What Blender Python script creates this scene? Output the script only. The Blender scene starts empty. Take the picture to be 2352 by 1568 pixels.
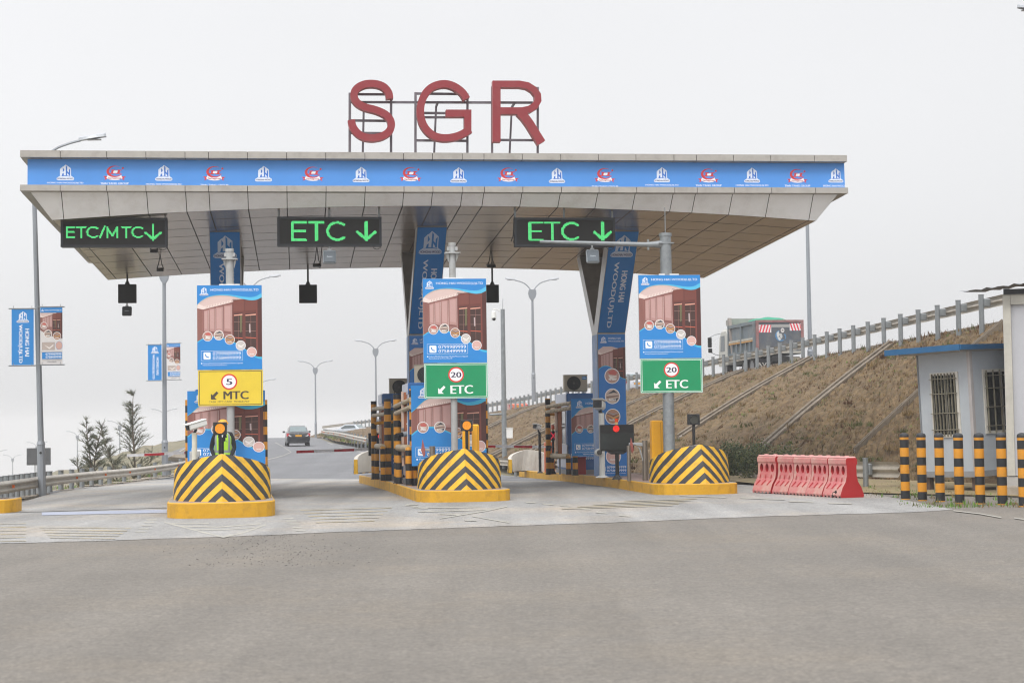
import bpy, math, random
from mathutils import Matrix, Vector
random.seed(7)
R = math.radians
# ------------------------------------------------------------------ camera
S = bpy.context.scene
COL = S.collection
F = 3920.0; PITCH = R(2.79); ROLL = R(0.8); CAMZ = 1.75      # F in pixels of a 2352 px wide frame
_r0 = Vector((1, 0, 0)); _fw = Vector((0, math.cos(PITCH), math.sin(PITCH))); _up = Vector((0, -math.sin(PITCH), math.cos(PITCH)))
RT = _r0 * math.cos(ROLL) - _up * math.sin(ROLL)
UP = _up * math.cos(ROLL) + _r0 * math.sin(ROLL)
cam = bpy.data.cameras.new('camera'); camo = bpy.data.objects.new('camera', cam); COL.objects.link(camo)
cam.sensor_width = 36; cam.lens = 36 * F / 2352; cam.clip_start = 0.1; cam.clip_end = 9000
camo.matrix_world = Matrix(((RT.x, UP.x, -_fw.x, 0), (RT.y, UP.y, -_fw.y, 0), (RT.z, UP.z, -_fw.z, CAMZ), (0, 0, 0, 1)))
cam.dof.use_dof = True; cam.dof.focus_distance = 40; cam.dof.aperture_fstop = 2.8
S.camera = camo
# ------------------------------------------------------------------ world and sun
W = bpy.data.worlds.new('World'); S.world = W; W.use_nodes = True
nt = W.node_tree; nt.nodes.clear()
def wn(t): return nt.nodes.new(t)
out = wn('ShaderNodeOutputWorld'); bg = wn('ShaderNodeBackground'); bg2 = wn('ShaderNodeBackground'); add = wn('ShaderNodeAddShader')
sky = wn('ShaderNodeTexSky'); sky.sky_type = 'NISHITA'; sky.sun_disc = False; sky.sun_elevation = R(52); sky.sun_rotation = R(200); sky.dust_density = 4
hs = wn('ShaderNodeHueSaturation'); hs.inputs['Saturation'].default_value = 0.12
nt.links.new(sky.outputs[0], hs.inputs['Color']); nt.links.new(hs.outputs[0], bg.inputs[0]); bg.inputs[1].default_value = 0.05
tc = wn('ShaderNodeTexCoord'); sp = wn('ShaderNodeSeparateXYZ'); rmp = wn('ShaderNodeValToRGB')
nt.links.new(tc.outputs['Generated'], sp.inputs[0]); nt.links.new(sp.outputs['Z'], rmp.inputs[0])
e = rmp.color_ramp.elements; rmp.color_ramp.interpolation = 'EASE'
e[0].position = 0.0; e[0].color = (0.30, 0.303, 0.312, 1); e[1].position = 1.0; e[1].color = (1.0, 1.0, 1.02, 1)
for pos, v in ((0.05, 0.318), (0.22, 0.332), (0.5, 0.56)):
    q = e.new(pos); q.color = (v, v * 1.004, v * 1.022, 1)
mrx = wn('ShaderNodeMapRange'); mrx.inputs[1].default_value = -.35; mrx.inputs[2].default_value = .35; mrx.inputs[3].default_value = 1.035; mrx.inputs[4].default_value = .955; nt.links.new(sp.outputs['X'], mrx.inputs[0])
cn = wn('ShaderNodeTexNoise'); cn.inputs['Scale'].default_value = 3.0; cn.inputs['Detail'].default_value = 4; nt.links.new(tc.outputs['Generated'], cn.inputs[0]); cm = wn('ShaderNodeMapRange'); cm.inputs[1].default_value = .3; cm.inputs[2].default_value = .7; cm.inputs[3].default_value = .98; cm.inputs[4].default_value = 1.02; nt.links.new(cn.outputs[0], cm.inputs[0])
mul = wn('ShaderNodeMath'); mul.operation = 'MULTIPLY'; nt.links.new(mrx.outputs[0], mul.inputs[0]); nt.links.new(cm.outputs[0], mul.inputs[1])
svx = wn('ShaderNodeVectorMath'); svx.operation = 'SCALE'; nt.links.new(rmp.outputs[0], svx.inputs[0]); nt.links.new(mul.outputs[0], svx.inputs['Scale']); nt.links.new(svx.outputs[0], bg2.inputs[0]); bg2.inputs[1].default_value = 2.05
nt.links.new(bg.outputs[0], add.inputs[0]); nt.links.new(bg2.outputs[0], add.inputs[1]); nt.links.new(add.outputs[0], out.inputs[0])
sl = bpy.data.lights.new('sun', 'SUN'); sl.energy = 1.2; sl.angle = R(14); sl.color = (1, 0.96, 0.9)
so = bpy.data.objects.new('sun', sl); COL.objects.link(so)
_sd = Vector((math.sin(R(200)) * math.cos(R(52)), math.cos(R(200)) * math.cos(R(52)), math.sin(R(52))))
so.rotation_euler = (-_sd).to_track_quat('-Z', 'Y').to_euler()
S.view_settings.view_transform = 'Standard'; S.view_settings.look = 'None'; S.view_settings.gamma = 1; S.view_settings.exposure = 0.04
S.cycles.max_bounces = 8; S.cycles.diffuse_bounces = 3; S.cycles.glossy_bounces = 3; S.cycles.volume_bounces = 4; S.cycles.transmission_bounces = 4
S.cycles.use_denoising = True; S.cycles.filter_width = 1.15
# ------------------------------------------------------------------ placing
def ray(x, y): return _fw + RT * ((x - 1176) / F) - UP * ((y - 784) / F)
def P(x, y, d):
    r = ray(x, y); k = d / r.y
    return Vector((r.x * k, d, CAMZ + r.z * k))
def lerp(a, b, t): return a + (b - a) * t
def interp(x, tab):
    if x <= tab[0][0]: return tab[0][1]
    for (a, va), (b, vb) in zip(tab, tab[1:]):
        if x <= b: 
            t = (x - a) / (b - a); return lerp(va, vb, t)
    return tab[-1][1]
GT = [(40, 0), (48, -.04), (57, -.15), (66, -.3), (75, -.38), (84, -.3), (95, .0), (108, .25), (122, .42), (145, .58), (168, .66), (190, .66), (210, .3), (250, -2.4)]
def gz(Y): return interp(Y, GT)
def G(x, y):                                    # point of the road surface seen at that place
    r = ray(x, y); z = 0.0
    for _ in range(30):
        d = (z - CAMZ) / r.z * r.y if r.z < 0 else 200
        z = lerp(z, gz(d), .6)
    return P(x, y, d)
def onplane(x, y, O, th, v=0.0):                # world point on the vertical plane through O, yaw th, pushed back by v
    n = Vector((-math.sin(th), math.cos(th), 0)); r = ray(x, y)
    k = ((O - Vector((0, 0, CAMZ))).dot(n) + v) / r.dot(n)
    return Vector((0, 0, CAMZ)) + r * k
# ------------------------------------------------------------------ materials
def lin(c):
    if isinstance(c, str):
        c = tuple(int(c[i:i + 2], 16) / 255 for i in (1, 3, 5)); return tuple(x / 12.92 if x <= .04045 else ((x + .055) / 1.055) ** 2.4 for x in c)
    return c
MATS = {}
def mat(name, col, rough=.6, metal=0.0, var=0.12, scale=3.0, bump=0.0, bscale=40.0, spec=.5, emit=None, estr=1.0, dirt=None, dscale=1.2, damt=.5, alpha=None, coat=0.0, dth=.48):
    if name in MATS: return MATS[name]
    m = bpy.data.materials.new(name); m.use_nodes = True; n = m.node_tree; b = n.nodes['Principled BSDF']; MATS[name] = m
    c = lin(col); L = n.links.new
    b.inputs['Roughness'].default_value = rough; b.inputs['Metallic'].default_value = metal
    b.inputs['Specular IOR Level'].default_value = spec; b.inputs['Coat Weight'].default_value = coat
    if emit:
        b.inputs['Base Color'].default_value = (*c, 1); b.inputs['Emission Color'].default_value = (*lin(emit), 1); b.inputs['Emission Strength'].default_value = estr
        return m
    t = n.nodes.new('ShaderNodeTexCoord'); no = n.nodes.new('ShaderNodeTexNoise'); no.inputs['Scale'].default_value = scale; no.inputs['Detail'].default_value = 6; no.inputs['Roughness'].default_value = .65
    L(t.outputs['Object'], no.inputs['Vector'])
    mr = n.nodes.new('ShaderNodeMapRange'); mr.inputs[1].default_value = .3; mr.inputs[2].default_value = .7; mr.inputs[3].default_value = 1 - var; mr.inputs[4].default_value = 1 + var
    L(no.outputs[0], mr.inputs[0])
    vm = n.nodes.new('ShaderNodeVectorMath'); vm.operation = 'SCALE'; vm.inputs[0].default_value = c; L(mr.outputs[0], vm.inputs['Scale']); o = vm.outputs[0]
    if dirt:
        n2 = n.nodes.new('ShaderNodeTexNoise'); n2.inputs['Scale'].default_value = dscale; n2.inputs['Detail'].default_value = 9; n2.inputs['Roughness'].default_value = .7
        L(t.outputs['Object'], n2.inputs['Vector'])
        r2 = n.nodes.new('ShaderNodeMapRange'); r2.inputs[1].default_value = dth; r2.inputs[2].default_value = dth + .24; r2.inputs[3].default_value = 0; r2.inputs[4].default_value = damt
        L(n2.outputs[0], r2.inputs[0]); mx = n.nodes.new('ShaderNodeMix'); mx.data_type = 'RGBA'; L(r2.outputs[0], mx.inputs[0]); L(o, mx.inputs[6]); mx.inputs[7].default_value = (*lin(dirt), 1); o = mx.outputs[2]
    L(o, b.inputs['Base Color'])
    if bump:
        n3 = n.nodes.new('ShaderNodeTexNoise'); n3.inputs['Scale'].default_value = bscale; n3.inputs['Detail'].default_value = 5; L(t.outputs['Object'], n3.inputs['Vector'])
        bp = n.nodes.new('ShaderNodeBump'); bp.inputs['Strength'].default_value = bump; bp.inputs['Distance'].default_value = .02; L(n3.outputs[0], bp.inputs['Height']); L(bp.outputs[0], b.inputs['Normal'])
    if alpha is not None:
        b.inputs['Transmission Weight'].default_value = alpha; b.inputs['IOR'].default_value = 1.2
    return m
def ink(col, rough=.45):                          # flat print or paint of one colour
    return mat('print_' + col[1:], col, rough, var=.03, scale=2)
# ------------------------------------------------------------------ mesh builder
class MB:
    def __init__(s): s.v = []; s.f = []; s.fm = []; s.ms = []
    def mi(s, m):
        if m not in s.ms: s.ms.append(m)
        return s.ms.index(m)
    def face(s, pts, m):
        b = len(s.v); s.v += [Vector(p) for p in pts]; s.f.append(tuple(range(b, b + len(pts)))); s.fm.append(s.mi(m)); return s
    def mesh(s, vs, fs, m):
        b = len(s.v); s.v += [Vector(p) for p in vs]; k = s.mi(m)
        for f in fs: s.f.append(tuple(b + i for i in f)); s.fm.append(k)
        return s
    def box(s, c, d, m, M=None):                  # centre, full dims
        x, y, z = (q / 2 for q in d); c = Vector(c)
        vs = [c + Vector((i * x, j * y, k * z)) for k in (-1, 1) for j in (-1, 1) for i in (-1, 1)]
        if M is not None: vs = [M @ v for v in vs]
        return s.mesh(vs, [(0, 2, 3, 1), (4, 5, 7, 6), (0, 1, 5, 4), (2, 6, 7, 3), (0, 4, 6, 2), (1, 3, 7, 5)], m)
    def bbox(s, c, d, m, bev=.02, M=None):        # box with bevelled vertical and horizontal edges
        x, y, z = (q / 2 for q in d); e = min(bev, x * .9, y * .9, z * .9); c = Vector(c); vs = []; fs = []
        def ring(zz, ins):
            a, b_ = x - ins, y - ins; q = max(e - ins, 0.0005)
            pts = [(-a + q, -b_), (a - q, -b_), (a, -b_ + q), (a, b_ - q), (a - q, b_), (-a + q, b_), (-a, b_ - q), (-a, -b_ + q)]
            return [c + Vector((p[0], p[1], zz)) for p in pts]
        for zz, ins in ((-z, e * .9), (-z + e, 0), (z - e, 0), (z, e * .9)): vs += ring(zz, ins)
        for k in range(3):
            for i in range(8): fs.append((k * 8 + i, k * 8 + (i + 1) % 8, k * 8 + 8 + (i + 1) % 8, k * 8 + 8 + i))
        fs.append(tuple(range(7, -1, -1))); fs.append(tuple(range(24, 32)))
        if M is not None: vs = [M @ v for v in vs]
        return s.mesh(vs, fs, m)
    def cyl(s, p0, p1, r0, m, r1=None, n=12, cap=True):
        p0 = Vector(p0); p1 = Vector(p1); r1 = r0 if r1 is None else r1; a = (p1 - p0).normalized()
        u = a.orthogonal().normalized(); w = a.cross(u); vs = []
        for p, r in ((p0, r0), (p1, r1)):
            for i in range(n):
                t = 2 * math.pi * i / n; vs.append(p + (u * math.cos(t) + w * math.sin(t)) * r)
        fs = [(i, (i + 1) % n, n + (i + 1) % n, n + i) for i in range(n)]
        if cap: fs += [tuple(range(n - 1, -1, -1)), tuple(range(n, 2 * n))]
        return s.mesh(vs, fs, m)
    def tube(s, pts, r, m, n=8, rr=None):
        pts = [Vector(p) for p in pts]; vs = []; fs = []; prev = None
        for k, p in enumerate(pts):
            a = (pts[min(k + 1, len(pts) - 1)] - pts[max(k - 1, 0)]).normalized()
            u = prev - a * prev.dot(a) if prev is not None and (prev - a * prev.dot(a)).length > 1e-4 else a.orthogonal()
            u.normalize(); prev = u; w = a.cross(u); q = r if rr is None else rr[k]
            for i in range(n):
                t = 2 * math.pi * i / n; vs.append(p + (u * math.cos(t) + w * math.sin(t)) * q)
        for k in range(len(pts) - 1):
            for i in range(n): fs.append((k * n + i, k * n + (i + 1) % n, k * n + n + (i + 1) % n, k * n + n + i))
        fs += [tuple(range(n - 1, -1, -1)), tuple(range((len(pts) - 1) * n, len(pts) * n))]
        return s.mesh(vs, fs, m)
    def ribbon(s, pts, w, dep, m, side=None):     # flat stroke in XY, thickness along -Z (front at z=0)
        side = side or m; pts = [Vector((p[0], p[1])) for p in pts]; L = []; Rr = []
        for k, p in enumerate(pts):
            a = (p - pts[k - 1]).normalized() if k else (pts[1] - p).normalized()
            b = (pts[k + 1] - p).normalized() if k < len(pts) - 1 else a
            n1 = Vector((-a.y, a.x)); n2 = Vector((-b.y, b.x)); n = (n1 + n2); n.normalize(); c = max(.45, n.dot(n1))
            L.append(p + n * w / 2 / c); Rr.append(p - n * w / 2 / c)
        N = len(pts)
        for k in range(N - 1):
            a, b, c, d = L[k], L[k + 1], Rr[k + 1], Rr[k]
            s.face([(d.x, d.y, 0), (c.x, c.y, 0), (b.x, b.y, 0), (a.x, a.y, 0)], m)
            if dep:
                s.face([(a.x, a.y, -dep), (b.x, b.y, -dep), (c.x, c.y, -dep), (d.x, d.y, -dep)], side)
                s.face([(a.x, a.y, 0), (b.x, b.y, 0), (b.x, b.y, -dep), (a.x, a.y, -dep)], side)
                s.face([(c.x, c.y, 0), (d.x, d.y, 0), (d.x, d.y, -dep), (c.x, c.y, -dep)], side)
        if dep:
            for k in (0, N - 1):
                a, d = L[k], Rr[k]; q = [(a.x, a.y, 0), (a.x, a.y, -dep), (d.x, d.y, -dep), (d.x, d.y, 0)]
                s.face(q if k == 0 else q[::-1], side)
        return s
    def prism(s, poly, z0, z1, m, top=None):      # polygon in XY, extruded in Z (counter-clockwise)
        n = len(poly); vs = [(p[0], p[1], z0) for p in poly] + [(p[0], p[1], z1) for p in poly]
        s.mesh(vs, [(i, (i + 1) % n, n + (i + 1) % n, n + i) for i in range(n)] + [tuple(range(n - 1, -1, -1))], m)
        return s.face([(p[0], p[1], z1) for p in poly], top or m)
    def sphere(s, c, r, m, n=12, k=8, sz=(1, 1, 1), M=None):
        vs = []; fs = []; c = Vector(c)
        for j in range(k + 1):
            a = math.pi * j / k
            for i in range(n):
                t = 2 * math.pi * i / n; vs.append(c + Vector((math.sin(a) * math.cos(t) * r * sz[0], math.sin(a) * math.sin(t) * r * sz[1], math.cos(a) * r * sz[2])))
        for j in range(k):
            for i in range(n): fs.append((j * n + i, (j + 1) * n + i, (j + 1) * n + (i + 1) % n, j * n + (i + 1) % n))
        if M is not None: vs = [M @ v for v in vs]
        return s.mesh(vs, fs, m)
    def add(s, o, M=None):
        b = len(s.v); s.v += [(M @ v if M is not None else v.copy()) for v in o.v]
        for f, k in zip(o.f, o.fm): s.f.append(tuple(b + i for i in f)); s.fm.append(s.mi(o.ms[k]))
        return s
    def build(s, name, parent=None, world=False, smooth=False, data=None):
        v = s.v
        if world and parent is not None: iv = XF[parent.name].inverted(); v = [iv @ p for p in v]
        me = bpy.data.meshes.new(name); me.from_pydata([tuple(p) for p in v], [], s.f)
        for m in s.ms: me.materials.append(m)
        me.polygons.foreach_set('material_index', s.fm)
        if smooth:
            me.polygons.foreach_set('use_smooth', [True] * len(s.f)); me.update()
            try: me.set_sharp_from_angle(angle=R(35))
            except Exception: pass
        me.update(); o = bpy.data.objects.new(name, me); COL.objects.link(o)
        if parent is not None: o.parent = parent
        return o
XF = {}
def thing(name, label, cat, M, group=None):       # Empty at the thing's base
    if not isinstance(M, Matrix): M = Matrix.Translation(M)
    o = bpy.data.objects.new(name, None); COL.objects.link(o); o.matrix_world = M; o.empty_display_size = .2; XF[o.name] = M.copy()
    o['label'] = label; o['category'] = cat
    if group: o['group'] = group
    return o
def tag(o, label, cat, group=None):
    o['label'] = label; o['category'] = cat
    if group: o['group'] = group
    return o
def struct(mb, name, label=None, smooth=False, kind='structure'):
    o = mb.build(name, smooth=smooth); o['kind'] = kind
    if label: o['label'] = label
    return o
def dup(root, M, label=None, group=None):          # copy a thing with its parts and their sub-parts
    def cp(o, par):
        c = o.copy(); COL.objects.link(c); c.parent = par
        for ch in kids.get(o.name, ()): cp(ch, c)
        return c
    kids = {}
    for o in bpy.data.objects:
        if o.parent: kids.setdefault(o.parent.name, []).append(o)
    if not isinstance(M, Matrix): M = Matrix.Translation(M)
    r = cp(root, None); r.matrix_world = M; XF[r.name] = M.copy()
    if label: r['label'] = label
    if group: r['group'] = group
    return r
def TR(p, yaw=0.0): return Matrix.Translation(Vector(p)) @ Matrix.Rotation(yaw, 4, 'Z')
def face_M(p, yaw=0.0):                            # art plane: x right, y up, z towards the camera side
    return Matrix.Translation(Vector(p)) @ Matrix.Rotation(yaw, 4, 'Z') @ Matrix.Rotation(R(90), 4, 'X')
TH = R(7.17)                                       # yaw of the plaza
AX = Vector((-math.sin(TH), math.cos(TH), 0)); LX = Vector((math.cos(TH), math.sin(TH), 0))
# common materials
ALU = mat('painted_aluminium_panel', '#f1f1f2', .38, .0, var=.03, scale=1.2, dirt='#b9b3aa', dscale=1.6, damt=.3)
ALUF = mat('dirty_flange_panel', '#a8a49e', .5, .15, var=.08, scale=1.5, dirt='#7d776e', dscale=2.5, damt=.5)
GALV = mat('galvanised_steel', '#8b9093', .45, .4, var=.18, scale=6, dirt='#7f8283', dscale=5, damt=.5)
GREYP = mat('grey_painted_pole', '#8b9097', .5, .1, var=.05)
BLACK = mat('black_paint', '#17181a', .5, var=.15)
YEL = mat('yellow_traffic_paint', '#e0a11c', .55, var=.1, scale=2, dirt='#9a7a35', dscale=3, damt=.45)
YEL2 = mat('amber_post_paint', '#c98a1e', .5, var=.1, scale=5, dirt='#7a5622', dscale=6, damt=.5)
BLK2 = mat('black_stripe_paint', '#26282b', .6, var=.2, scale=6)
WHITE = mat('white_paint', '#e6e6e4', .5, var=.04)
GLASS = mat('dark_window_glass', '#22282b', .08, var=.05, spec=.8)
SEAM = mat('seam_shadow_gap', '#2e2823', .9)
# ------------------------------------------------------------------ flat printed artwork
_TX = {}
def text2d(s, bold=.0):
    key = (s, bold)
    if key not in _TX:
        c = bpy.data.curves.new('lettering', 'FONT'); c.body = s; c.size = 1; c.offset = bold; c.resolution_u = 3; c.fill_mode = 'FRONT'
        o = bpy.data.objects.new('lettering', c); me = bpy.data.meshes.new_from_object(o)
        vs = [(v.co.x, v.co.y) for v in me.vertices]; fs = [tuple(p.vertices) for p in me.polygons]
        xs = [v[0] for v in vs]; ys = [v[1] for v in vs]
        _TX[key] = (vs, fs, min(xs), max(xs), min(ys), max(ys)); bpy.data.objects.remove(o); bpy.data.curves.remove(c); bpy.data.meshes.remove(me)
    return _TX[key]
class Art(MB):
    """2-D print: pixel coordinates in (y down), metres out; box (x0,y0)-(x1,y1) is mapped to w x h metres with the origin at the centre"""
    def __init__(s, box, w, h, step=.0012):
        super().__init__(); s.b = box; s.w = w; s.h = h; s.step = step; s.k = 0
    def pt(s, x, y, lay): 
        x0, y0, x1, y1 = s.b
        return Vector((((x - x0) / (x1 - x0) - .5) * s.w, (.5 - (y - y0) / (y1 - y0)) * s.h, lay * s.step))
    def poly(s, pts, col, lay=1):
        q = [s.pt(x, y, lay) for x, y in pts]
        ar = sum(a.x * b.y - b.x * a.y for a, b in zip(q, q[1:] + q[:1]))
        return s.face(q if ar > 0 else q[::-1], col if not isinstance(col, str) else ink(col))
    def rect(s, x0, y0, x1, y1, col, lay=1): return s.poly([(x0, y0), (x1, y0), (x1, y1), (x0, y1)], col, lay)
    def rrect(s, x0, y0, x1, y1, r, col, lay=1):
        pts = []
        for cx, cy, a0 in ((x1 - r, y0 + r, -90), (x1 - r, y1 - r, 0), (x0 + r, y1 - r, 90), (x0 + r, y0 + r, 180)):
            for a in (0, 30, 60, 90): t = R(a0 + a); pts.append((cx + r * math.cos(t), cy + r * math.sin(t)))
        return s.poly(pts, col, lay)
    def disc(s, cx, cy, r, col, lay=1, ry=None, n=28): 
        ry = ry or r
        return s.poly([(cx + r * math.cos(2 * math.pi * i / n), cy + ry * math.sin(2 * math.pi * i / n)) for i in range(n)], col, lay)
    def frame(s, x0, y0, x1, y1, w, col, lay=1):
        s.rect(x0, y0, x1, y0 + w, col, lay); s.rect(x0, y1 - w, x1, y1, col, lay); s.rect(x0, y0 + w, x0 + w, y1 - w, col, lay); s.rect(x1 - w, y0 + w, x1, y1 - w, col, lay)
    def line(s, pts, w, col, lay=1):
        for (ax, ay), (bx, by) in zip(pts, pts[1:]):
            L = math.hypot(bx - ax, by - ay) or 1; nx, ny = -(by - ay) / L * w / 2, (bx - ax) / L * w / 2
            s.poly([(ax + nx, ay + ny), (bx + nx, by + ny), (bx - nx, by - ny), (ax - nx, ay - ny)], col, lay)
    def text(s, t, x0, y0, x1, y1, col, lay=2, bold=.01, rot=0, clip=None):   # fitted into the box; rot=1: reads downwards
        if bold > .008 and len(t) < 24:             # heavier strokes: a second, slightly shifted print just above the first
            e = (y1 - y0 if not rot else x1 - x0) * .045; dx, dy = (e, 0) if not rot else (0, e)
            s.text(t, x0 + dx, y0 + dy, x1 + dx, y1 + dy, col, lay + .25, 0, rot, clip); x0 -= dx; x1 -= dx; y0 -= dy; y1 -= dy
        vs, fs, ax, bx, ay, by = text2d(t, 0); o = []
        for x, y in vs:
            u = (x - ax) / (bx - ax); v = (y - ay) / (by - ay)
            o.append((x0 + u * (x1 - x0), y1 - v * (y1 - y0)) if not rot else (x0 + v * (x1 - x0), y0 + u * (y1 - y0)))
        if clip is not None: o = [(x, min(y, clip)) for x, y in o]
        return s.mesh([s.pt(x, y, lay) for x, y in o], fs, ink(col) if isinstance(col, str) else col)
def spline(pts, n=6):
    o = []
    for i in range(len(pts) - 1):
        p0 = pts[max(i - 1, 0)]; p1 = pts[i]; p2 = pts[i + 1]; p3 = pts[min(i + 2, len(pts) - 1)]
        for k in range(n):
            t = k / n
            o.append(tuple(.5 * (2 * p1[j] + (p2[j] - p0[j]) * t + (2 * p0[j] - 5 * p1[j] + 4 * p2[j] - p3[j]) * t * t + (3 * p1[j] - p0[j] - 3 * p2[j] + p3[j]) * t ** 3) for j in range(len(p1))))
    o.append(tuple(pts[-1])); return o
def logo_tower(a, cx, cy, s, lay, blue='#2f7fd2', txt=True, halo='#dfe7f6'):    # twin towers mark, s = half width of the base; cy = middle
    k = s / 145
    def q(pts): return [(cx + (x - 178) * k, cy + (y - 345) * k) for x, y in pts]
    a.poly(q([(84, 405), (84, 282), (128, 240), (142, 238), (180, 200), (238, 238), (274, 268), (278, 402), (328, 438), (330, 468), (305, 484), (55, 484), (26, 468), (30, 440)]), halo, lay)
    a.poly(q([(133, 254), (158, 290), (158, 308), (133, 338)]), blue, lay + 1); a.poly(q([(124, 366), (150, 348), (150, 397), (118, 404)]), blue, lay + 1)
    a.poly(q([(186, 212), (210, 240), (210, 316), (238, 346), (238, 298), (262, 268), (262, 405), (238, 398), (238, 384), (210, 350), (210, 396), (186, 394)]), blue, lay + 1)
    a.poly(q([(78, 416), (120, 402), (185, 395), (240, 404), (282, 424), (240, 414), (185, 408), (120, 411)]), blue, lay + 1)
    if txt: a.text('HONGHAi WOOD', *q([(42, 438)])[0], *q([(315, 468)])[0], '#3a3568', lay + 1, .012)
def logo_crescent(a, cx, cy, s, lay):
    k = s / 190; RED = '#cf3a40'
    def q(pts): return [(cx + (x - 1037) * k, cy + (y - 360) * k) for x, y in pts]
    outer = [(1036 + 136 * math.cos(R(t)) , 333 - 101 * math.sin(R(t))) for t in range(52, 341, 8)]
    inner = [(1058 + 113 * math.cos(R(t)), 328 - 84 * math.sin(R(t))) for t in range(336, 51, -8)]
    a.poly(q(outer + inner), RED, lay)
    for dx in (0, 108): a.poly(q([(972 + dx, 302), (1052 + dx, 302), (1048 + dx, 316), (1024 + dx, 316), (1012 + dx, 358), (1036 + dx, 358), (1030 + dx, 376), (945 + dx, 376), (950 + dx, 360), (976 + dx, 358), (990 + dx, 316), (968 + dx, 316)]), RED, lay)
    a.poly(q([(1024, 318), (1092, 318), (1080, 358), (1010, 358)]), '#f2f0f2', lay + 1); a.disc(*q([(1177, 274)])[0], 18 * k, RED, lay)
    a.poly(q([(843, 414), (915, 414), (905, 470), (862, 478), (882, 446)]), RED, lay); a.poly(q([(1230, 422), (1160, 420), (1172, 474), (1208, 484), (1190, 452)]), RED, lay)
    a.poly(q([(918, 396), (968, 425), (1040, 434), (1100, 424), (1150, 396), (1174, 452), (1110, 480), (1040, 486), (960, 478), (897, 448)]), '#eeeaf0', lay + 1)
    a.text('TianTangGroup', *q([(925, 436)])[0], *q([(1150, 470)])[0], '#a8363f', lay + 2, .01)
PICS = [('#b9958b', '#7a4a44', '#e8e2dd'), ('#c9b7ab', '#8b6f66', '#3e4350'), ('#b28a72', '#5e3028', '#e7b24b'), ('#c9c4c0', '#93807a', '#d9a79b'), ('#d8b0a8', '#d8b0a8', '#e6cfc8')]
def sample_disc(a, cx, cy, r, k, lay):
    A, B, C = PICS[k]
    a.disc(cx, cy, r, '#f0eef0', lay); a.disc(cx, cy, r * .9, A, lay + 1); u = r * .9
    def q(pts): return [(cx + x * u, cy + y * u) for x, y in pts]
    if k == 0: a.poly(q([(-.6, -.6), (.2, -.9), (.75, -.5), (.5, -.1), (-.3, -.2)]), '#c4665e', lay + 2); [a.poly(q([(-.55 + i * .1, -.15 + i * .16), (.7, -.05 + i * .22), (.65, .05 + i * .22), (-.5 + i * .1, 0 + i * .2)]), C, lay + 2) for i in range(3)]
    if k == 1: a.poly(q([(-.8, -.3), (.2, -.9), (.8, -.4), (.2, -.5)]), C, lay + 2); a.poly(q([(-.3, .5), (.9, .2), (.6, .7)]), C, lay + 2); a.poly(q([(-.9, 0), (.9, -.15), (.9, .05), (-.85, .3)]), B, lay + 2)
    if k == 2:
        for i, c in enumerate((B, C, '#6e3a30', '#9aa0ac')): a.poly(q([(-.8, -.35 + i * .0 + .3 - i * .2), (.1, .6 - i * .28), (.85, .2 - i * .25), (.9, .02 - i * .2), (.1, .45 - i * .28), (-.8, .0 - i * .16)]), c, lay + 2)
    if k == 3: a.poly(q([(-.7, -.3), (.1, .1), (.8, -.4), (.8, -.2), (.1, .4), (-.6, .1)]), '#ece9e6', lay + 2); a.poly(q([(-.7, .2), (0, .5), (.1, .65), (-.6, .4)]), C, lay + 2)
    a.text(('MDF Boards', 'Block Boards', 'Particle Boards', 'Plywood', 'Ceiling Boards')[k], cx - u * .5, cy + u * .32, cx + u * .5, cy + u * .62, '#f4f2f2', lay + 3, .01)
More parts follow.
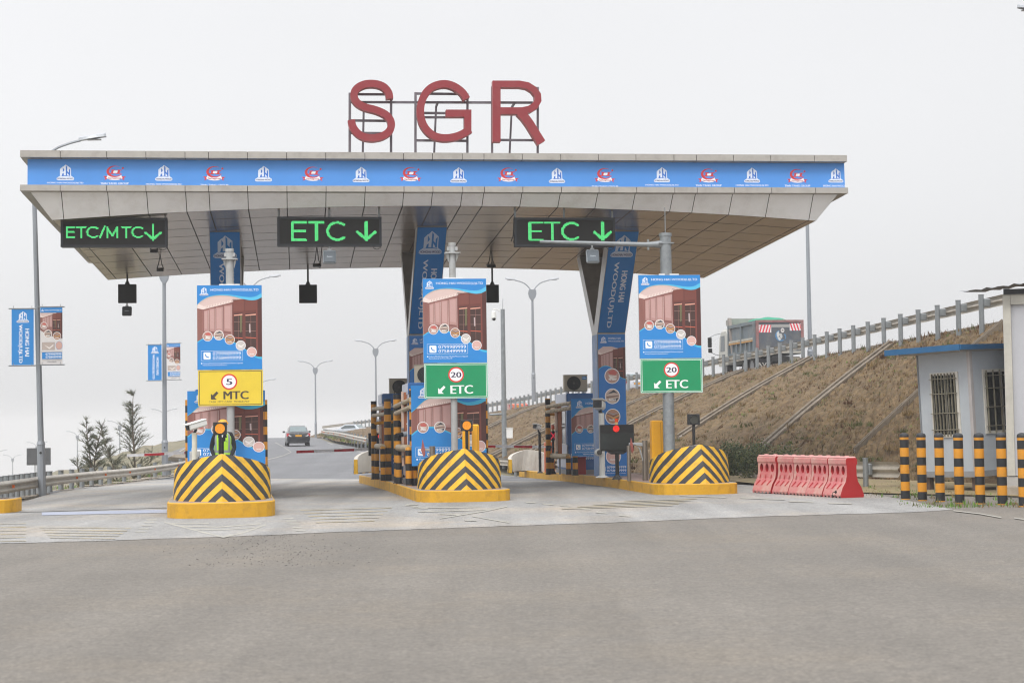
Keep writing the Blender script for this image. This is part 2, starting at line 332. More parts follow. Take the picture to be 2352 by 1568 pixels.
def wardrobe(a, x0, y0, x1, y1, lay):           # picture of a wardrobe room, drawn in the 500..1170 x 218..865 box
    def X(x): return x0 + (x - 500) / 670 * (x1 - x0)
    def Y(y): return y0 + (y - 218) / 647 * (y1 - y0)
    def pl(pts, c, l): a.poly([(X(x), Y(y)) for x, y in pts], c, lay + l)
    pl([(500, 218), (1170, 218), (1170, 865), (500, 865)], '#8a5a54', 0)
    pl([(500, 218), (985, 218), (985, 262), (560, 368), (500, 355)], '#d9c0ba', 1); pl([(500, 300), (500, 355), (560, 368), (985, 262), (985, 240), (570, 335)], '#e9d7d0', 2)
    for i in range(24):
        t = i / 24; x = lerp(590, 985, t); pl([(x, lerp(332, 243, t)), (x + 5, lerp(331, 242, t)), (x + 5, lerp(352, 256, t)), (x, lerp(353, 257, t))], '#c7a69f', 3)
    pl([(500, 370), (556, 375), (556, 700), (500, 700)], '#a06f66', 1)
    for i in range(5): pl([(505 + i * 10, 372), (510 + i * 10, 373), (510 + i * 10, 700), (505 + i * 10, 700)], '#7c4d46', 2)
    for (a0, a1, t0, t1) in ((568, 612, 382, 372), (626, 680, 362, 355), (694, 760, 348, 340), (778, 852, 330, 320)):
        pl([(a0, t0), (a1, t1), (a1, 600), (a0, 590)], '#b88f89', 2); pl([(a0 + 8, t0 + 12), (a1 - 8, t1 + 12), (a1 - 8, 570), (a0 + 8, 565)], '#c29c97', 3)
        pl([(a1 + 4, t1), (a1 + 8, t1), (a1 + 8, 700), (a1 + 4, 700)], '#e0c3be', 3); pl([(a0, 612), (a1, 618), (a1, 720), (a0, 715)], '#9d736c', 2)
    pl([(866, 262), (1125, 262), (1125, 865), (866, 865)], '#6b3a33', 2); pl([(875, 275), (985, 262), (985, 385), (875, 392)], '#7c463d', 3); pl([(998, 262), (1110, 262), (1110, 375), (998, 384)], '#77423a', 3)
    for (a0, a1) in ((880, 968), (1000, 1108)):
        pl([(a0, 412), (a1, 404), (a1, 850), (a0, 850)], '#47302c', 3); pl([(a0, 424), (a1, 414), (a1, 428), (a0, 436)], '#e0a08c', 4)
        for yy in (495, 592): pl([(a0, yy), (a1, yy), (a1, yy + 3), (a0, yy + 3)], '#a8807a', 4)
        pl([((a0 + a1) / 2, 430), ((a0 + a1) / 2 + 3, 430), ((a0 + a1) / 2 + 3, 840), ((a0 + a1) / 2, 840)], '#94695f', 4)
        pl([(a0, 655), (a1, 662), (a1, 672), (a0, 664)], '#c4604a', 4)
    pl([(942, 430), (966, 430), (960, 600), (944, 610)], '#6f6a4c', 5); pl([(1036, 520), (1050, 520), (1052, 610), (1038, 610)], '#c0b0b0', 5)
    pl([(1125, 240), (1170, 240), (1170, 865), (1125, 865)], '#532c28', 2); pl([(1112, 262), (1126, 262), (1126, 865), (1112, 865)], '#7e4239', 3)
def phone_box(a, x0, y0, x1, y1, lay, bl):
    h = y1 - y0; a.frame(x0, y0, x1, y1, h * .025, '#dfe8f5', lay); a.rrect(x0 + h * .24, y0 + h * .15, x0 + h * .96, y1 - h * .13, h * .1, '#eef2f8', lay)
    cx = x0 + h * .6; cy = (y0 + y1) / 2
    a.line([(cx - h * .17, cy - h * .17), (cx - h * .12, cy + h * .02), (cx + h * .02, cy + h * .13), (cx + h * .18, cy + h * .17)], h * .1, bl, lay + 1)
    xs = x0 + h * 1.17; a.text('0799989999', xs, y0 + h * .12, x1 - h * .18, y0 + h * .45, '#f2f4f8', lay, .005); a.text('0758499999', xs, y0 + h * .55, x1 - h * .18, y0 + h * .88, '#f2f4f8', lay, .005)
BLU = '#2585cf'; CYA = '#3fb7de'
def poster_art(w, h, vinyl=False):
    a = Art((500, 118, 1170, 990), w, h); a.rect(500, 118, 1170, 990, BLU, 0); wardrobe(a, 500, 218, 1170, 865, 1)
    top = spline([(500, 318), (530, 285), (570, 258), (620, 235), (690, 222), (760, 218), (830, 222), (900, 235), (960, 252), (1020, 266), (1070, 272), (1120, 264), (1170, 240)], 3)
    tpc = spline([(500, 322), (530, 289), (570, 262), (620, 238), (690, 224), (760, 221), (830, 226), (900, 240), (960, 257), (1020, 270), (1070, 275), (1120, 268), (1170, 244)], 3)
    a.poly([(500, 118), (1170, 118)] + tpc[::-1], '#57bfe6', 8)
    tb = spline([(500, 316), (530, 283), (570, 256), (620, 232), (690, 218), (760, 213), (830, 215), (900, 224), (960, 233), (1020, 240), (1070, 240), (1120, 228), (1170, 198)], 3)
    a.poly([(500, 118), (1170, 118)] + tb[::-1], BLU, 9)
    bot = spline([(500, 702), (550, 670), (600, 655), (650, 648), (720, 652), (800, 672), (880, 708), (950, 748), (1000, 782), (1040, 812), (1100, 850), (1140, 860), (1170, 862)], 3)
    a.poly([(500, 990)] + bot + [(1170, 990)], CYA, 8)
    b2 = [(x, y + (12 if x < 1050 else 12 + (x - 1050) * .1)) for x, y in bot]; a.poly([(500, 990)] + b2 + [(1170, 990)], BLU, 9)
    for k, (x, y) in enumerate(((607, 645), (722, 635), (836, 681), (949, 742), (1063, 811))): sample_disc(a, x, y, 52, k, 10)
    logo_tower(a, 571, 181, 44, 10, BLU); a.text('HONG HAI WOOD(U)LTD', 640, 152, 1138, 184, '#f4f6fa', 10, .005)
    phone_box(a, 538, 795, 968, 898, 10, BLU)
    a.disc(543, 925, 7, '#e8eef8', 10); a.text('Factory:Plot26.Kaseenge.Mbalala.Mukono.Uganda', 556, 917, 970, 934, '#e6eef8', 10, .01); a.text('Kenya:Enterprise Road.Road B', 556, 938, 802, 953, '#e6eef8', 10, .01)
    return a
def booth_art(w, h):                               # tall poster in front of a booth, same design, larger waves
    a = Art((0, 0, 470, 500), w, h); a.rect(0, 0, 470, 500, BLU, 0); wardrobe(a, 0, 70, 470, 400, 1)
    t = spline([(0, 165), (30, 140), (60, 110), (100, 82), (160, 68), (220, 72), (290, 100), (350, 122), (420, 118), (470, 96)], 3)
    a.poly([(0, 0), (470, 0)] + [(x, y + 5) for x, y in t][::-1], CYA, 8); t2 = [(x, y - max(0, (x - 200)) * .09) for x, y in t]; a.poly([(0, 0), (470, 0)] + t2[::-1], BLU, 9)
    b = spline([(0, 305), (40, 275), (80, 260), (140, 258), (200, 275), (270, 310), (330, 350), (390, 385), (470, 400)], 3)
    a.poly([(0, 500)] + b + [(470, 500)], CYA, 8); a.poly([(0, 500)] + [(x, y + 9) for x, y in b] + [(470, 500)], BLU, 9)
    for k, (x, y) in enumerate(((72, 262), (178, 262), (285, 300), (370, 348), (430, 384))): sample_disc(a, x, y, 36, k, 10)
    logo_tower(a, 78, 48, 34, 10, BLU); a.text('HONG HAI WOOD(U)LTD', 135, 32, 455, 56, '#f4f6fa', 10, .005)
    phone_box(a, 24, 385, 290, 445, 10, BLU)
    a.disc(34, 460, 6, '#e8eef8', 10); a.text('Factory:Plot26.Kaseenge.Mbalala', 48, 453, 300, 467, '#e6eef8', 10, .01); a.text('Mukono.Uganda', 105, 471, 220, 483, '#e6eef8', 10, .01); a.text('Kenya:Enterprise Road.Road B', 60, 486, 290, 497, '#e6eef8', 10, .01)
    return a
DB = '#1a66a8'
def arm_art(w, h):                                 # dark blue banner of a raking column arm
    a = Art((0, 0, 200, 700), w, h); a.rect(0, 0, 200, 700, '#1b72ba', 0)
    logo_tower(a, 100, 98, 76, 1, '#1b72ba', True, '#b8c6da'); a.text('HONG HAI', 118, 265, 160, 480, '#c9d2de', 1, .012, rot=1); a.text('WOOD(U)LTD', 48, 205, 92, 665, '#c9d2de', 1, .012, rot=1)
    return a
def shaft_art(w, h):
    a = Art((0, 0, 110, 560), w, h); a.rect(0, 0, 110, 560, '#2676c2', 0); logo_tower(a, 22, 22, 13, 1, '#2676c2'); a.text('HONG HAI', 42, 12, 92, 20, '#c3d2e4', 1, .02); a.text('WOOD(U)LTD', 42, 24, 106, 32, '#c3d2e4', 1, .02)
    wardrobe(a, 0, 48, 110, 190, 1)
    a.poly([(0, 36), (110, 36), (110, 50), (80, 55), (45, 46), (20, 48), (0, 62)], '#2676c2', 8)
    b = spline([(0, 140), (20, 128), (45, 130), (70, 150), (90, 172), (110, 180)], 4); a.poly([(0, 194)] + [(x, y - 3) for x, y in b] + [(110, 194)], CYA, 8); a.poly([(0, 200)] + b + [(110, 200)], '#2676c2', 9)
    for k, y in enumerate((165, 245, 325, 405, 470)): sample_disc(a, 55, y if k < 4 else 482, 31, k, 10)
    a.rrect(4, 522, 22, 540, 3, '#dfe8f5', 10); a.text('0799989999', 28, 520, 106, 529, '#dfe8f5', 10, .03); a.text('0758499999', 28, 533, 106, 542, '#dfe8f5', 10, .03); a.text('Factory:Plot26.Kaseenge.Mbalala', 5, 546, 106, 551, '#dfe8f5', 10, .01)
    return a
def lane_art(w, h, kind):
    if kind == 'MTC':
        a = Art((510, 995, 1183, 1373), w, h); a.rrect(510, 995, 1183, 1373, 14, mat('yellow_sign_face', '#e3c73a', .4, var=.05), 0); K = '#4a4138'
        a.frame(520, 1006, 1172, 1362, 6, K, 1); num = '5'; nb = (803, 1088, 862, 1152); T = ('MTC', 775, 1218, 1030, 1304); arc = K; cx, cy, r = 832, 1119, 84
        a.text('CASH  MTC CARD  MOBILE-PAY', 620, 1320, 1043, 1340, K, 1, .02)
    else:
        a = Art((510, 995, 1183, 1373), w, h); a.rrect(510, 995, 1183, 1373, 14, '#c9e8dc', 0); a.rrect(516, 1001, 1177, 1367, 12, '#0d9460', 1); a.frame(524, 1009, 1169, 1359, 5, '#e8f2ee', 2)
        a.rect(529, 1014, 1164, 1354, mat('green_sign_face', '#0b8f5c', .4, var=.05), 3); K = '#eef2f0'; num = '20'; nb = (792, 1090, 900, 1148); T = ('ETC', 788, 1232, 1020, 1325); cx, cy, r = 846, 1119, 84
    a.disc(cx, cy, r, '#d8342f', 4); a.disc(cx, cy, r * .82, '#f0f0f3', 5); a.text(num, *nb, '#3a3550', 6, .016)
    a.text(T[0], *T[1:], K, 4, .016)
    ax, ay = (642, 1305) if kind == 'MTC' else (655, 1322); a.poly([(ax, ay), (ax, ay - 62), (ax + 18, ay - 45), (ax + 60, ay - 86), (ax + 78, ay - 68), (ax + 36, ay - 22), (ax + 60, ay)], K, 4)
    return a
import numpy as np
# ------------------------------------------------------------------ ground, roads, embankment
GZC = [(40, 0), (48, -.04), (57, -.15), (66, -.3), (75, -.38), (84, -.3), (95, .0), (108, .25), (122, .42), (145, .58), (168, .66), (190, .66), (210, .3), (250, -3.2), (295, -6.4), (360, -11), (460, -25), (600, -60), (2600, -330)]
XLC = [(0, -60), (20, -40), (34, -14), (41.7, -12.6), (50, -13.8), (60, -14.7), (70, -15.4), (83, -16), (105, -21.5), (140, -26), (166, -30), (200, -38), (248, -62), (295, -90), (360, -130), (460, -300)]
def hn(x, y, s=1.0): return math.sin(x * 1.7 * s + 3 * math.sin(y * .9 * s)) * math.cos(y * 1.3 * s + 2 * math.sin(x * .7 * s))
def terrain(X, Y):
    z = interp(Y, GZC) - .07 - .55 * max(0, interp(Y, XLC) - X - 1.2)
    if Y > 200: z -= .3 * max(0, X + 15 - (Y - 200) * -.1)
    r_ = math.hypot(X, Y); return max(z, -40 - .11 * max(0, r_ - 150)) + (.25 * hn(X * .1, Y * .1) if z < -3 else 0)
xs = [-2600, -1800, -1200, -600, -300, -200] + [-150 + 10 * i for i in range(9)] + [-60 + 1.5 * i for i in range(67)] + [50, 70, 110, 300, 900, 1800, 2600]
ys = [-1200, -200, -60, -20, -5] + [3 * i for i in range(70)] + [215 + 8 * i for i in range(20)] + [400, 460, 530, 600, 800, 1200, 1800, 2600]
g = MB(); n = len(xs)
GR = mat('dry_earth_and_grass', '#746c56', .95, var=.3, scale=.8, dirt='#5a6144', dscale=.6, damt=.8, bump=.6, bscale=6)
g.mesh([(x, y, terrain(x, y)) for y in ys for x in xs], [(j * n + i, j * n + i + 1, (j + 1) * n + i + 1, (j + 1) * n + i) for j in range(len(ys) - 1) for i in range(n - 1)], GR)
struct(g, 'ground', smooth=True)
def tarmac(name, base, patch, sc):
    m = mat(name, base, .75, var=.1, scale=.35, dirt=patch, dscale=.22, damt=.75)
    nd = m.node_tree; b = nd.nodes['Principled BSDF']; L = nd.links.new
    t = nd.nodes.new('ShaderNodeTexCoord'); v = nd.nodes.new('ShaderNodeTexNoise'); v.inputs['Scale'].default_value = sc; v.inputs['Detail'].default_value = 4; v.inputs['Roughness'].default_value = .8; L(t.outputs['Object'], v.inputs[0])
    mr = nd.nodes.new('ShaderNodeMapRange'); mr.inputs[1].default_value = .3; mr.inputs[2].default_value = .7; mr.inputs[3].default_value = .6; mr.inputs[4].default_value = 1.4; L(v.outputs[0], mr.inputs[0])
    src = b.inputs['Base Color'].links[0].from_socket; s = nd.nodes.new('ShaderNodeVectorMath'); s.operation = 'SCALE'; L(src, s.inputs[0]); L(mr.outputs[0], s.inputs['Scale']); 
    # a scatter of pale and dark stones in the surface
    vo = nd.nodes.new('ShaderNodeTexVoronoi'); vo.inputs['Scale'].default_value = 22; L(t.outputs['Object'], vo.inputs[0]); vm_ = nd.nodes.new('ShaderNodeSeparateColor'); L(vo.outputs['Color'], vm_.inputs[0]); vr = nd.nodes.new('ShaderNodeMapRange'); vr.inputs[3].default_value = .88; vr.inputs[4].default_value = 1.12; L(vm_.outputs[0], vr.inputs[0]); sv = nd.nodes.new('ShaderNodeVectorMath'); sv.operation = 'SCALE'; L(s.outputs[0], sv.inputs[0]); L(vr.outputs[0], sv.inputs['Scale']); s = sv
    # long streaks left by tyres
    mp = nd.nodes.new('ShaderNodeMapping'); mp.inputs['Rotation'].default_value = (0, 0, R(-7)); mp.inputs['Scale'].default_value = (1.1, .06, 1); L(t.outputs['Object'], mp.inputs[0])
    w = nd.nodes.new('ShaderNodeTexNoise'); w.inputs['Scale'].default_value = 1.0; w.inputs['Detail'].default_value = 5; L(mp.outputs[0], w.inputs[0])
    m2 = nd.nodes.new('ShaderNodeMapRange'); m2.inputs[1].default_value = .35; m2.inputs[2].default_value = .68; m2.inputs[3].default_value = 1.1 if 'conc' in name else 1.06; m2.inputs[4].default_value = .74 if 'conc' in name else .89; L(w.outputs[0], m2.inputs[0])
    s2 = nd.nodes.new('ShaderNodeVectorMath'); s2.operation = 'SCALE'; L(s.outputs[0], s2.inputs[0]); L(m2.outputs[0], s2.inputs['Scale']); L(s2.outputs[0], b.inputs['Base Color'])
    n4 = nd.nodes.new('ShaderNodeTexNoise'); n4.inputs['Scale'].default_value = 7; n4.inputs['Detail'].default_value = 8; n4.inputs['Roughness'].default_value = .8; L(t.outputs['Object'], n4.inputs[0])
    m4 = nd.nodes.new('ShaderNodeMapRange'); m4.inputs[1].default_value = .3; m4.inputs[2].default_value = .7; m4.inputs[3].default_value = .8; m4.inputs[4].default_value = 1.2; L(n4.outputs[0], m4.inputs[0]); s4 = nd.nodes.new('ShaderNodeVectorMath'); s4.operation = 'SCALE'; L(s2.outputs[0], s4.inputs[0]); L(m4.outputs[0], s4.inputs['Scale']); L(s4.outputs[0], b.inputs['Base Color'])
    bp = nd.nodes.new('ShaderNodeBump'); bp.inputs['Strength'].default_value = .7; bp.inputs['Distance'].default_value = .01; L(v.outputs[0], bp.inputs['Height']); L(bp.outputs[0], b.inputs['Normal'])
    return m
ASP = tarmac('asphalt', '#6c6760', '#776e61', 26); ASP2 = tarmac('far_asphalt', '#66676a', '#727274', 30); CON = tarmac('concrete_paving', '#8f8e8c', '#ab9c88', 30)
def sheet(edgeL, edgeR, ys_, dz, m, nx=10):
    s = MB(); k = nx + 1; vs = []
    for y in ys_:
        a = interp(y, edgeL); b = interp(y, edgeR)
        for i in range(k): vs.append((lerp(a, b, i / nx), y, gz(y) + dz))
    return s.mesh(vs, [(j * k + i, j * k + i + 1, (j + 1) * k + i + 1, (j + 1) * k + i) for j in range(len(ys_) - 1) for i in range(nx)], m)
struct(sheet([(-60, -40), (30, -13), (45, -12.6)], [(-60, 40), (30, 25), (38, 13.2), (46, 11.0)], [-60, -20, 0, 10, 20, 25, 30, 34, 38, 42, 46], .0, ASP), 'asphalt_road')
# pale concrete of the toll plaza: near edge as painted in the road, far edge where the asphalt starts again
near = [G(x, y) for x, y in ((-260, 1256), (0, 1248), (260, 1241), (530, 1232), (800, 1221), (1050, 1212), (1400, 1200), (1750, 1186), (2100, 1176), (2190, 1170))]
NE = [(p.x, p.y) for p in near]; cp = MB(); vs = []; nx, ny = 140, 40
for i in range(nx + 1):
    X = lerp(NE[0][0], NE[-1][0], i / nx); y0 = interp(X, NE) + .04 * hn(X * 2, 1) + .05 * hn(X * 9, 3) + random.uniform(-.02, .02)
    y1 = interp(X, [(-15.0, 70.5), (-4, 71.5), (1.5, 66), (3.6, 60), (7.6, 52.5), (8.6, 42.5), (10.6, 40), (12.4, 36.5)])
    for j in range(ny + 1):
        Y = lerp(y0, max(y1, y0 + .3), j / ny); xx = max(X - (Y - y0) * .16 * (1 if X < 4 else .0), interp(Y, XLC) - .2) if X > NE[0][0] + 1 else max(interp(Y, XLC) - .2, X - (Y - y0) * .16)
        vs.append((xx, Y, gz(Y) + .006))
cp.mesh(vs, [(i * (ny + 1) + j, (i + 1) * (ny + 1) + j, (i + 1) * (ny + 1) + j + 1, i * (ny + 1) + j + 1) for i in range(nx) for j in range(ny)], CON)
struct(cp, 'concrete_pavement')
struct(sheet([(50, -14), (60, -14.9), (70, -15.6), (83, -16.2), (105, -21.5), (140, -26), (166, -30), (190, -36), (212, -42)], [(50, 5), (62, 1.5), (70, -.2), (80, -1.6), (95, -4.4), (108, -9), (135, -14.4), (185, -21.5), (212, -26)], [50, 57, 62, 66, 70, 75, 80, 84, 90, 95, 100, 108, 115, 122, 130, 138, 145, 155, 168, 180, 190, 200, 210], .002, ASP2), 'far_road')
# embankment of the flyover ramp
TOE = [(16, 30, 0), (16, 36, 0), (11.3, 48, 0), (7.5, 54, -.05), (3, 62, -.15), (.5, 72, -.2), (-1, 80, .1), (-4, 95, .3), (-8.5, 108, .55), (-14, 135, .66), (-21, 185, .66), (-30, 230, -.4)]
TOP = [(18.6, 24, 5.1), (17.0, 36, 4.9), (15, 52, 4.62), (13.9, 64, 4.5), (12.5, 80, 4.36), (10.2, 95, 4.15), (7.3, 110, 3.85), (3.5, 130, 3.5), (0, 150, 3.1), (-6, 175, 2.5), (-15, 205, 1.9), (-27, 240, 1.0)]
TOE = [Vector(p) for p in TOE]; TOP = [Vector(p) for p in TOP]
def at(tab, s):
    i = min(int(s), len(tab) - 2); return spline([tuple(tab[max(i - 1, 0)]), tuple(tab[i]), tuple(tab[i + 1]), tuple(tab[min(i + 2, len(tab) - 1)])], 1) and tab[i].lerp(tab[i + 1], s - i)
def smooth_tab(tab, n=8): return [Vector(p) for p in spline([tuple(q) for q in tab], n)]
TOEs = smooth_tab(TOE); TOPs = smooth_tab(TOP)
SLOPE = mat('dry_grass_slope', '#67543a', .95, var=.5, scale=5, dirt='#453222', dscale=1.1, damt=.85, bump=1.0, bscale=16)
_n = SLOPE.node_tree; _b = _n.nodes['Principled BSDF']; _src = _b.inputs['Base Color'].links[0].from_socket
_t = _n.nodes.new('ShaderNodeTexCoord'); _v = _n.nodes.new('ShaderNodeTexNoise'); _v.inputs['Scale'].default_value = 7; _v.inputs['Detail'].default_value = 8; _v.inputs['Roughness'].default_value = .75; _n.links.new(_t.outputs['Object'], _v.inputs[0])
_r = _n.nodes.new('ShaderNodeMapRange'); _r.inputs[1].default_value = .52; _r.inputs[2].default_value = .66; _r.inputs[3].default_value = 0; _r.inputs[4].default_value = .42; _n.links.new(_v.outputs[0], _r.inputs[0])
_x = _n.nodes.new('ShaderNodeMix'); _x.data_type = 'RGBA'; _n.links.new(_r.outputs[0], _x.inputs[0]); _n.links.new(_src, _x.inputs[6]); _x.inputs[7].default_value = (*lin('#585a34'), 1); _n.links.new(_x.outputs[2], _b.inputs['Base Color'])
def slope_pt(s, t):                                # s in stations of TOEs, t 0 toe .. 1 top
    i = min(int(s), len(TOEs) - 2); a = TOEs[i].lerp(TOEs[i + 1], s - i); b = TOPs[i].lerp(TOPs[i + 1], s - i); p = a.lerp(b, t)
    p.z += .35 * math.sin(math.pi * t) ** 1.0 * .6 * (b.z - a.z) / 4.5; return p
em = MB(); ns, ntt = (len(TOEs) - 1) * 8, 34; vs = []
for i in range(ns + 1):
    for j in range(ntt + 1):
        p = slope_pt(i / 8, j / ntt); w = .05 if 0 < j < ntt else 0
        vs.append((p.x + random.uniform(-w, w), p.y + random.uniform(-w, w), p.z + random.uniform(-w, w) * 1.3 + .05 * hn(p.x, p.y)))
    p = slope_pt(i / 8, 1); vs.append((p.x + .8, p.y + .25, p.z - .02)); vs.append((p.x + 1.3, p.y + .4, p.z - .3))
k = ntt + 3; em.mesh(vs, [(i * k + j, (i + 1) * k + j, (i + 1) * k + j + 1, i * k + j + 1) for i in range(ns) for j in range(k - 1)], SLOPE)
struct(em, 'embankment', smooth=False)
rr_ = MB(); vs = []
for p in TOPs: vs += [(p.x + .75, p.y + .2, p.z - .06), (p.x + 9.5, p.y + 2, p.z - .16), (p.x + 10.5, p.y + 2.2, p.z - .4), (p.x + 22, p.y + 5, max(-2, p.z - 7))]
rr_.mesh(vs, [(i * 4 + j, i * 4 + j + 1, (i + 1) * 4 + j + 1, (i + 1) * 4 + j) for i in range(len(TOPs) - 1) for j in range(3)], ASP2); struct(rr_, 'ramp_road')
kb = MB()                                           # stone kerb along the crest of the bank
for a, b in zip(TOPs, TOPs[1:]):
    o = Vector((.38, .1, 0)); q = Vector((.55, .15, 0)); h = Vector((0, 0, .16))
    kb.mesh([a + o - h, b + o - h, b + o + h, a + o + h, a + q + h, b + q + h], [(0, 1, 2, 3), (3, 2, 5, 4)], mat('weathered_concrete', '#9b9184', .85, var=.2, scale=2, dirt='#6c6355', dscale=1.5, damt=.6))
struct(kb, 'ramp_kerb')
WC = MATS['weathered_concrete']
# grass tufts over the slope and verges: nobody could count them
def blades(mb, c, n, h, r, m, nrm=None):
    for _ in range(n):
        a = random.uniform(0, 6.28); q = random.uniform(0, r); b = c + Vector((math.cos(a) * q, math.sin(a) * q, -.02)); d = Vector((random.uniform(-.5, .5), random.uniform(-.5, .5), 1)).normalized() * h * random.uniform(.5, 1.1)
        w = Vector((math.cos(a + 1.5), math.sin(a + 1.5), 0)) * h * .11
        mb.face([b - w, b + w, b + d], m)
GA = mat('straw_grass', '#7d6845', .9, var=.3, scale=2); GB = mat('olive_grass', '#5a5c36', .9, var=.3, scale=2); GC = mat('brown_weed', '#583e29', .9, var=.3, scale=2); GD = mat('fresh_grass', '#5f8030', .85, var=.2, scale=2)
tf = MB(); rs = random.Random(3)
for _ in range(15000):
    s = rs.uniform(6, (len(TOEs) - 1) * .99) ** 1.0; s = 6 + (s - 6) * rs.random() ** .5
    t = rs.random(); p = slope_pt(s, t); u = hn(p.x * .35, p.y * .35); 
    m = rs.choices([GA, GB, GC, GD], [3 + 2 * max(0, -u), 1.4 + 2.4 * max(0, u) + 2.6 * (1 - t) ** 2, 4.0, .15 + 1.2 * max(0, u)])[0]
    blades(tf, p, 5, rs.uniform(.05, .15), .13, m)
for _ in range(170):                                # weed clumps on the slope
    s = rs.uniform(8, 40); p = slope_pt(s, rs.random() ** 1.6 * .95); m = rs.choice([GB, GA, GB, GC, GA]); h = rs.uniform(.1, .24)
    for _k in range(6): blades(tf, p + Vector((rs.gauss(0, .16), rs.gauss(0, .16), .02)), 7, h, .12, m)
for _ in range(380):                                # taller weeds along the crest
    s = rs.uniform(10, 60); p = slope_pt(s, 1.0) + Vector((rs.uniform(-.3, .4), rs.uniform(-.3, .3), 0)); blades(tf, p, 5, rs.uniform(.1, .28), .2, rs.choice([GB, GC, GA, GC, GC]))
for _ in range(240):                                # weeds at the bollards and the verge behind the barriers
    x, y = rs.choice([(rs.uniform(2100, 2352), 1160), (rs.uniform(1990, 2120), rs.uniform(1108, 1138)), (rs.uniform(2060, 2330), rs.uniform(1120, 1158))])
    p = P(x, y, 0.1); p = G(x, y + rs.uniform(-3, 6)); blades(tf, p, 6, rs.uniform(.05, .17), .16, rs.choice([GD, GD, GB, GA]))
for _ in range(260):
    Y = rs.uniform(42, 90); blades(tf, Vector((interp(Y, XLC) - rs.uniform(.5, 1.4), Y, terrain(interp(Y, XLC) - 1, Y))), 5, .18, .2, rs.choice([GB, GD, GA]))
for _ in range(500):
    Y = rs.uniform(95, 195); X = interp(Y, [(95, -4), (108, -8.6), (135, -14), (185, -21)]); blades(tf, Vector((X + rs.uniform(-.2, 1.5), Y, gz(Y) + .25)), 5, .25, .3, rs.choice([GB, GD, GA, GA]))
struct(tf, 'grass', kind='stuff')
vg = MB()                                           # verge behind the barriers and under the cabins
vp = [(4.6, 59), (7.0, 46), (8.3, 40.6), (12.3, 36.4), (30, 35), (30, 55), (16, 60), (8, 62)]
vg.face([(x, y, .03) for x, y in vp], mat('verge_dirt', '#8a7a5c', .95, var=.3, scale=1.5, dirt='#6f7440', dscale=1.2, damt=.7, bump=.6, bscale=12)); struct(vg, 'verge')
# painted marks
PW = mat('worn_white_road_paint', '#adaa9f', .7, var=.1, scale=3, dirt='#95938c', dscale=2.6, damt=1.0, dth=.36); PY = mat('worn_yellow_road_paint', '#aa9a74', .7, var=.15, scale=3, dirt='#95938c', dscale=1.6, damt=1.0, dth=.36); PB = mat('pale_blue_road_coat', '#969cac', .7, var=.1, scale=1, dirt='#8c8d92', dscale=1.2, damt=.8)
mk = MB()
_mk = [0]
def mark(pts, m, dz=.011):
    _mk[0] += 1; q = [G(x, y) for x, y in pts]; mk.face([(p.x, p.y, gz(p.y) + .009 + _mk[0] * .00012) for p in q][::-1], m)
def dash(x, y, w, h, sl, m): mark([(x, y), (x + w, y + sl * w), (x + w + 4, y + sl * w + h), (x + 4, y + h)], m)
for a, b, h in (((660, 1169), (890, 1232), 3.4), ((890, 1231), (1065, 1178), 3.4)): mark([a, b, (b[0] - 2, b[1] + h), (a[0] - 10, a[1] + h)], PW) if 0 else None
def stroke(pts, w, m, dz=.011):
    for a, b in zip(pts, pts[1:]): mark([a, b, (b[0], b[1] + w), (a[0], a[1] + w)], m, dz)
stroke([(377, 1198), (420, 1209), (470, 1222), (515, 1233)], 3, PW); stroke([(515, 1232), (560, 1222), (610, 1204)], 3, PW)
stroke([(415, 1207), (500, 1210), (600, 1202)], 2.2, PW, .013); stroke([(440, 1215), (510, 1216), (585, 1211)], 2, PW, .013); stroke([(395, 1201), (480, 1202)], 2, PW, .013)
for i, y in enumerate((1193, 1199, 1206, 1214, 1221)): dash(334 - i * 6, y, 24, 2.2, 0, PW); dash(648 + i * 7, y - 3, 24, 2.2, -.02, PW)
for i in range(6): stroke([(85 + i * 6, 1205 + i * 6), (310 - i * 9, 1207 + i * 6)], 1.6, PY) if i else None; stroke([(0, 1203 + i * 8), (60, 1202 + i * 8)], 1.4, PY)
stroke([(96, 1177), (383, 1171)], 7, PB, .009); stroke([(0, 1178), (383, 1166)], .8, mat('wet_crack', '#5c5a58', .6), .012)
for i in range(5): stroke([(690 + i * 9, 1172 + i * 7), (900 - i * 10, 1166 + i * 7.5)], 1.5, PY)
stroke([(930, 1160), (960, 1163)], 2, PW); stroke([(948, 1166), (1105, 1164)], 2, PW); stroke([(960, 1175), (1130, 1170)], 2, PW); stroke([(1010, 1190), (1120, 1172), (1165, 1162)], 2.4, PW); stroke([(1085, 1185), (1170, 1200)], 2.2, PW); stroke([(1010, 1180), (1060, 1182)], 2.0, PW)
for i, (x, y) in enumerate(((930, 1158), (952, 1166), (975, 1173), (1010, 1180), (1065, 1195))): dash(x, y, 28, 2.2, .03, PW)
for i, (x, y) in enumerate(((1205, 1153), (1245, 1157), (1285, 1161), (1330, 1168), (1368, 1177), (1420, 1184))): dash(x, y, 24, 2.3, .05, PW)
for i in range(5): stroke([(1290 + i * 36, 1169 - i * 4.4), (1545 + i * 14, 1161 - i * 3.9)], 1.3, PY)
for i, (x, y) in enumerate(((1560, 1138), (1610, 1140), (1700, 1143), (1745, 1145), (1810, 1151), (1900, 1155))): dash(x, y, 55, 2.4, .03, PW)
stroke([(2190, 1173), (2250, 1180), (2300, 1189)], 1.8, PW); stroke([(2330, 1190), (2352, 1193)], 1.8, PW)
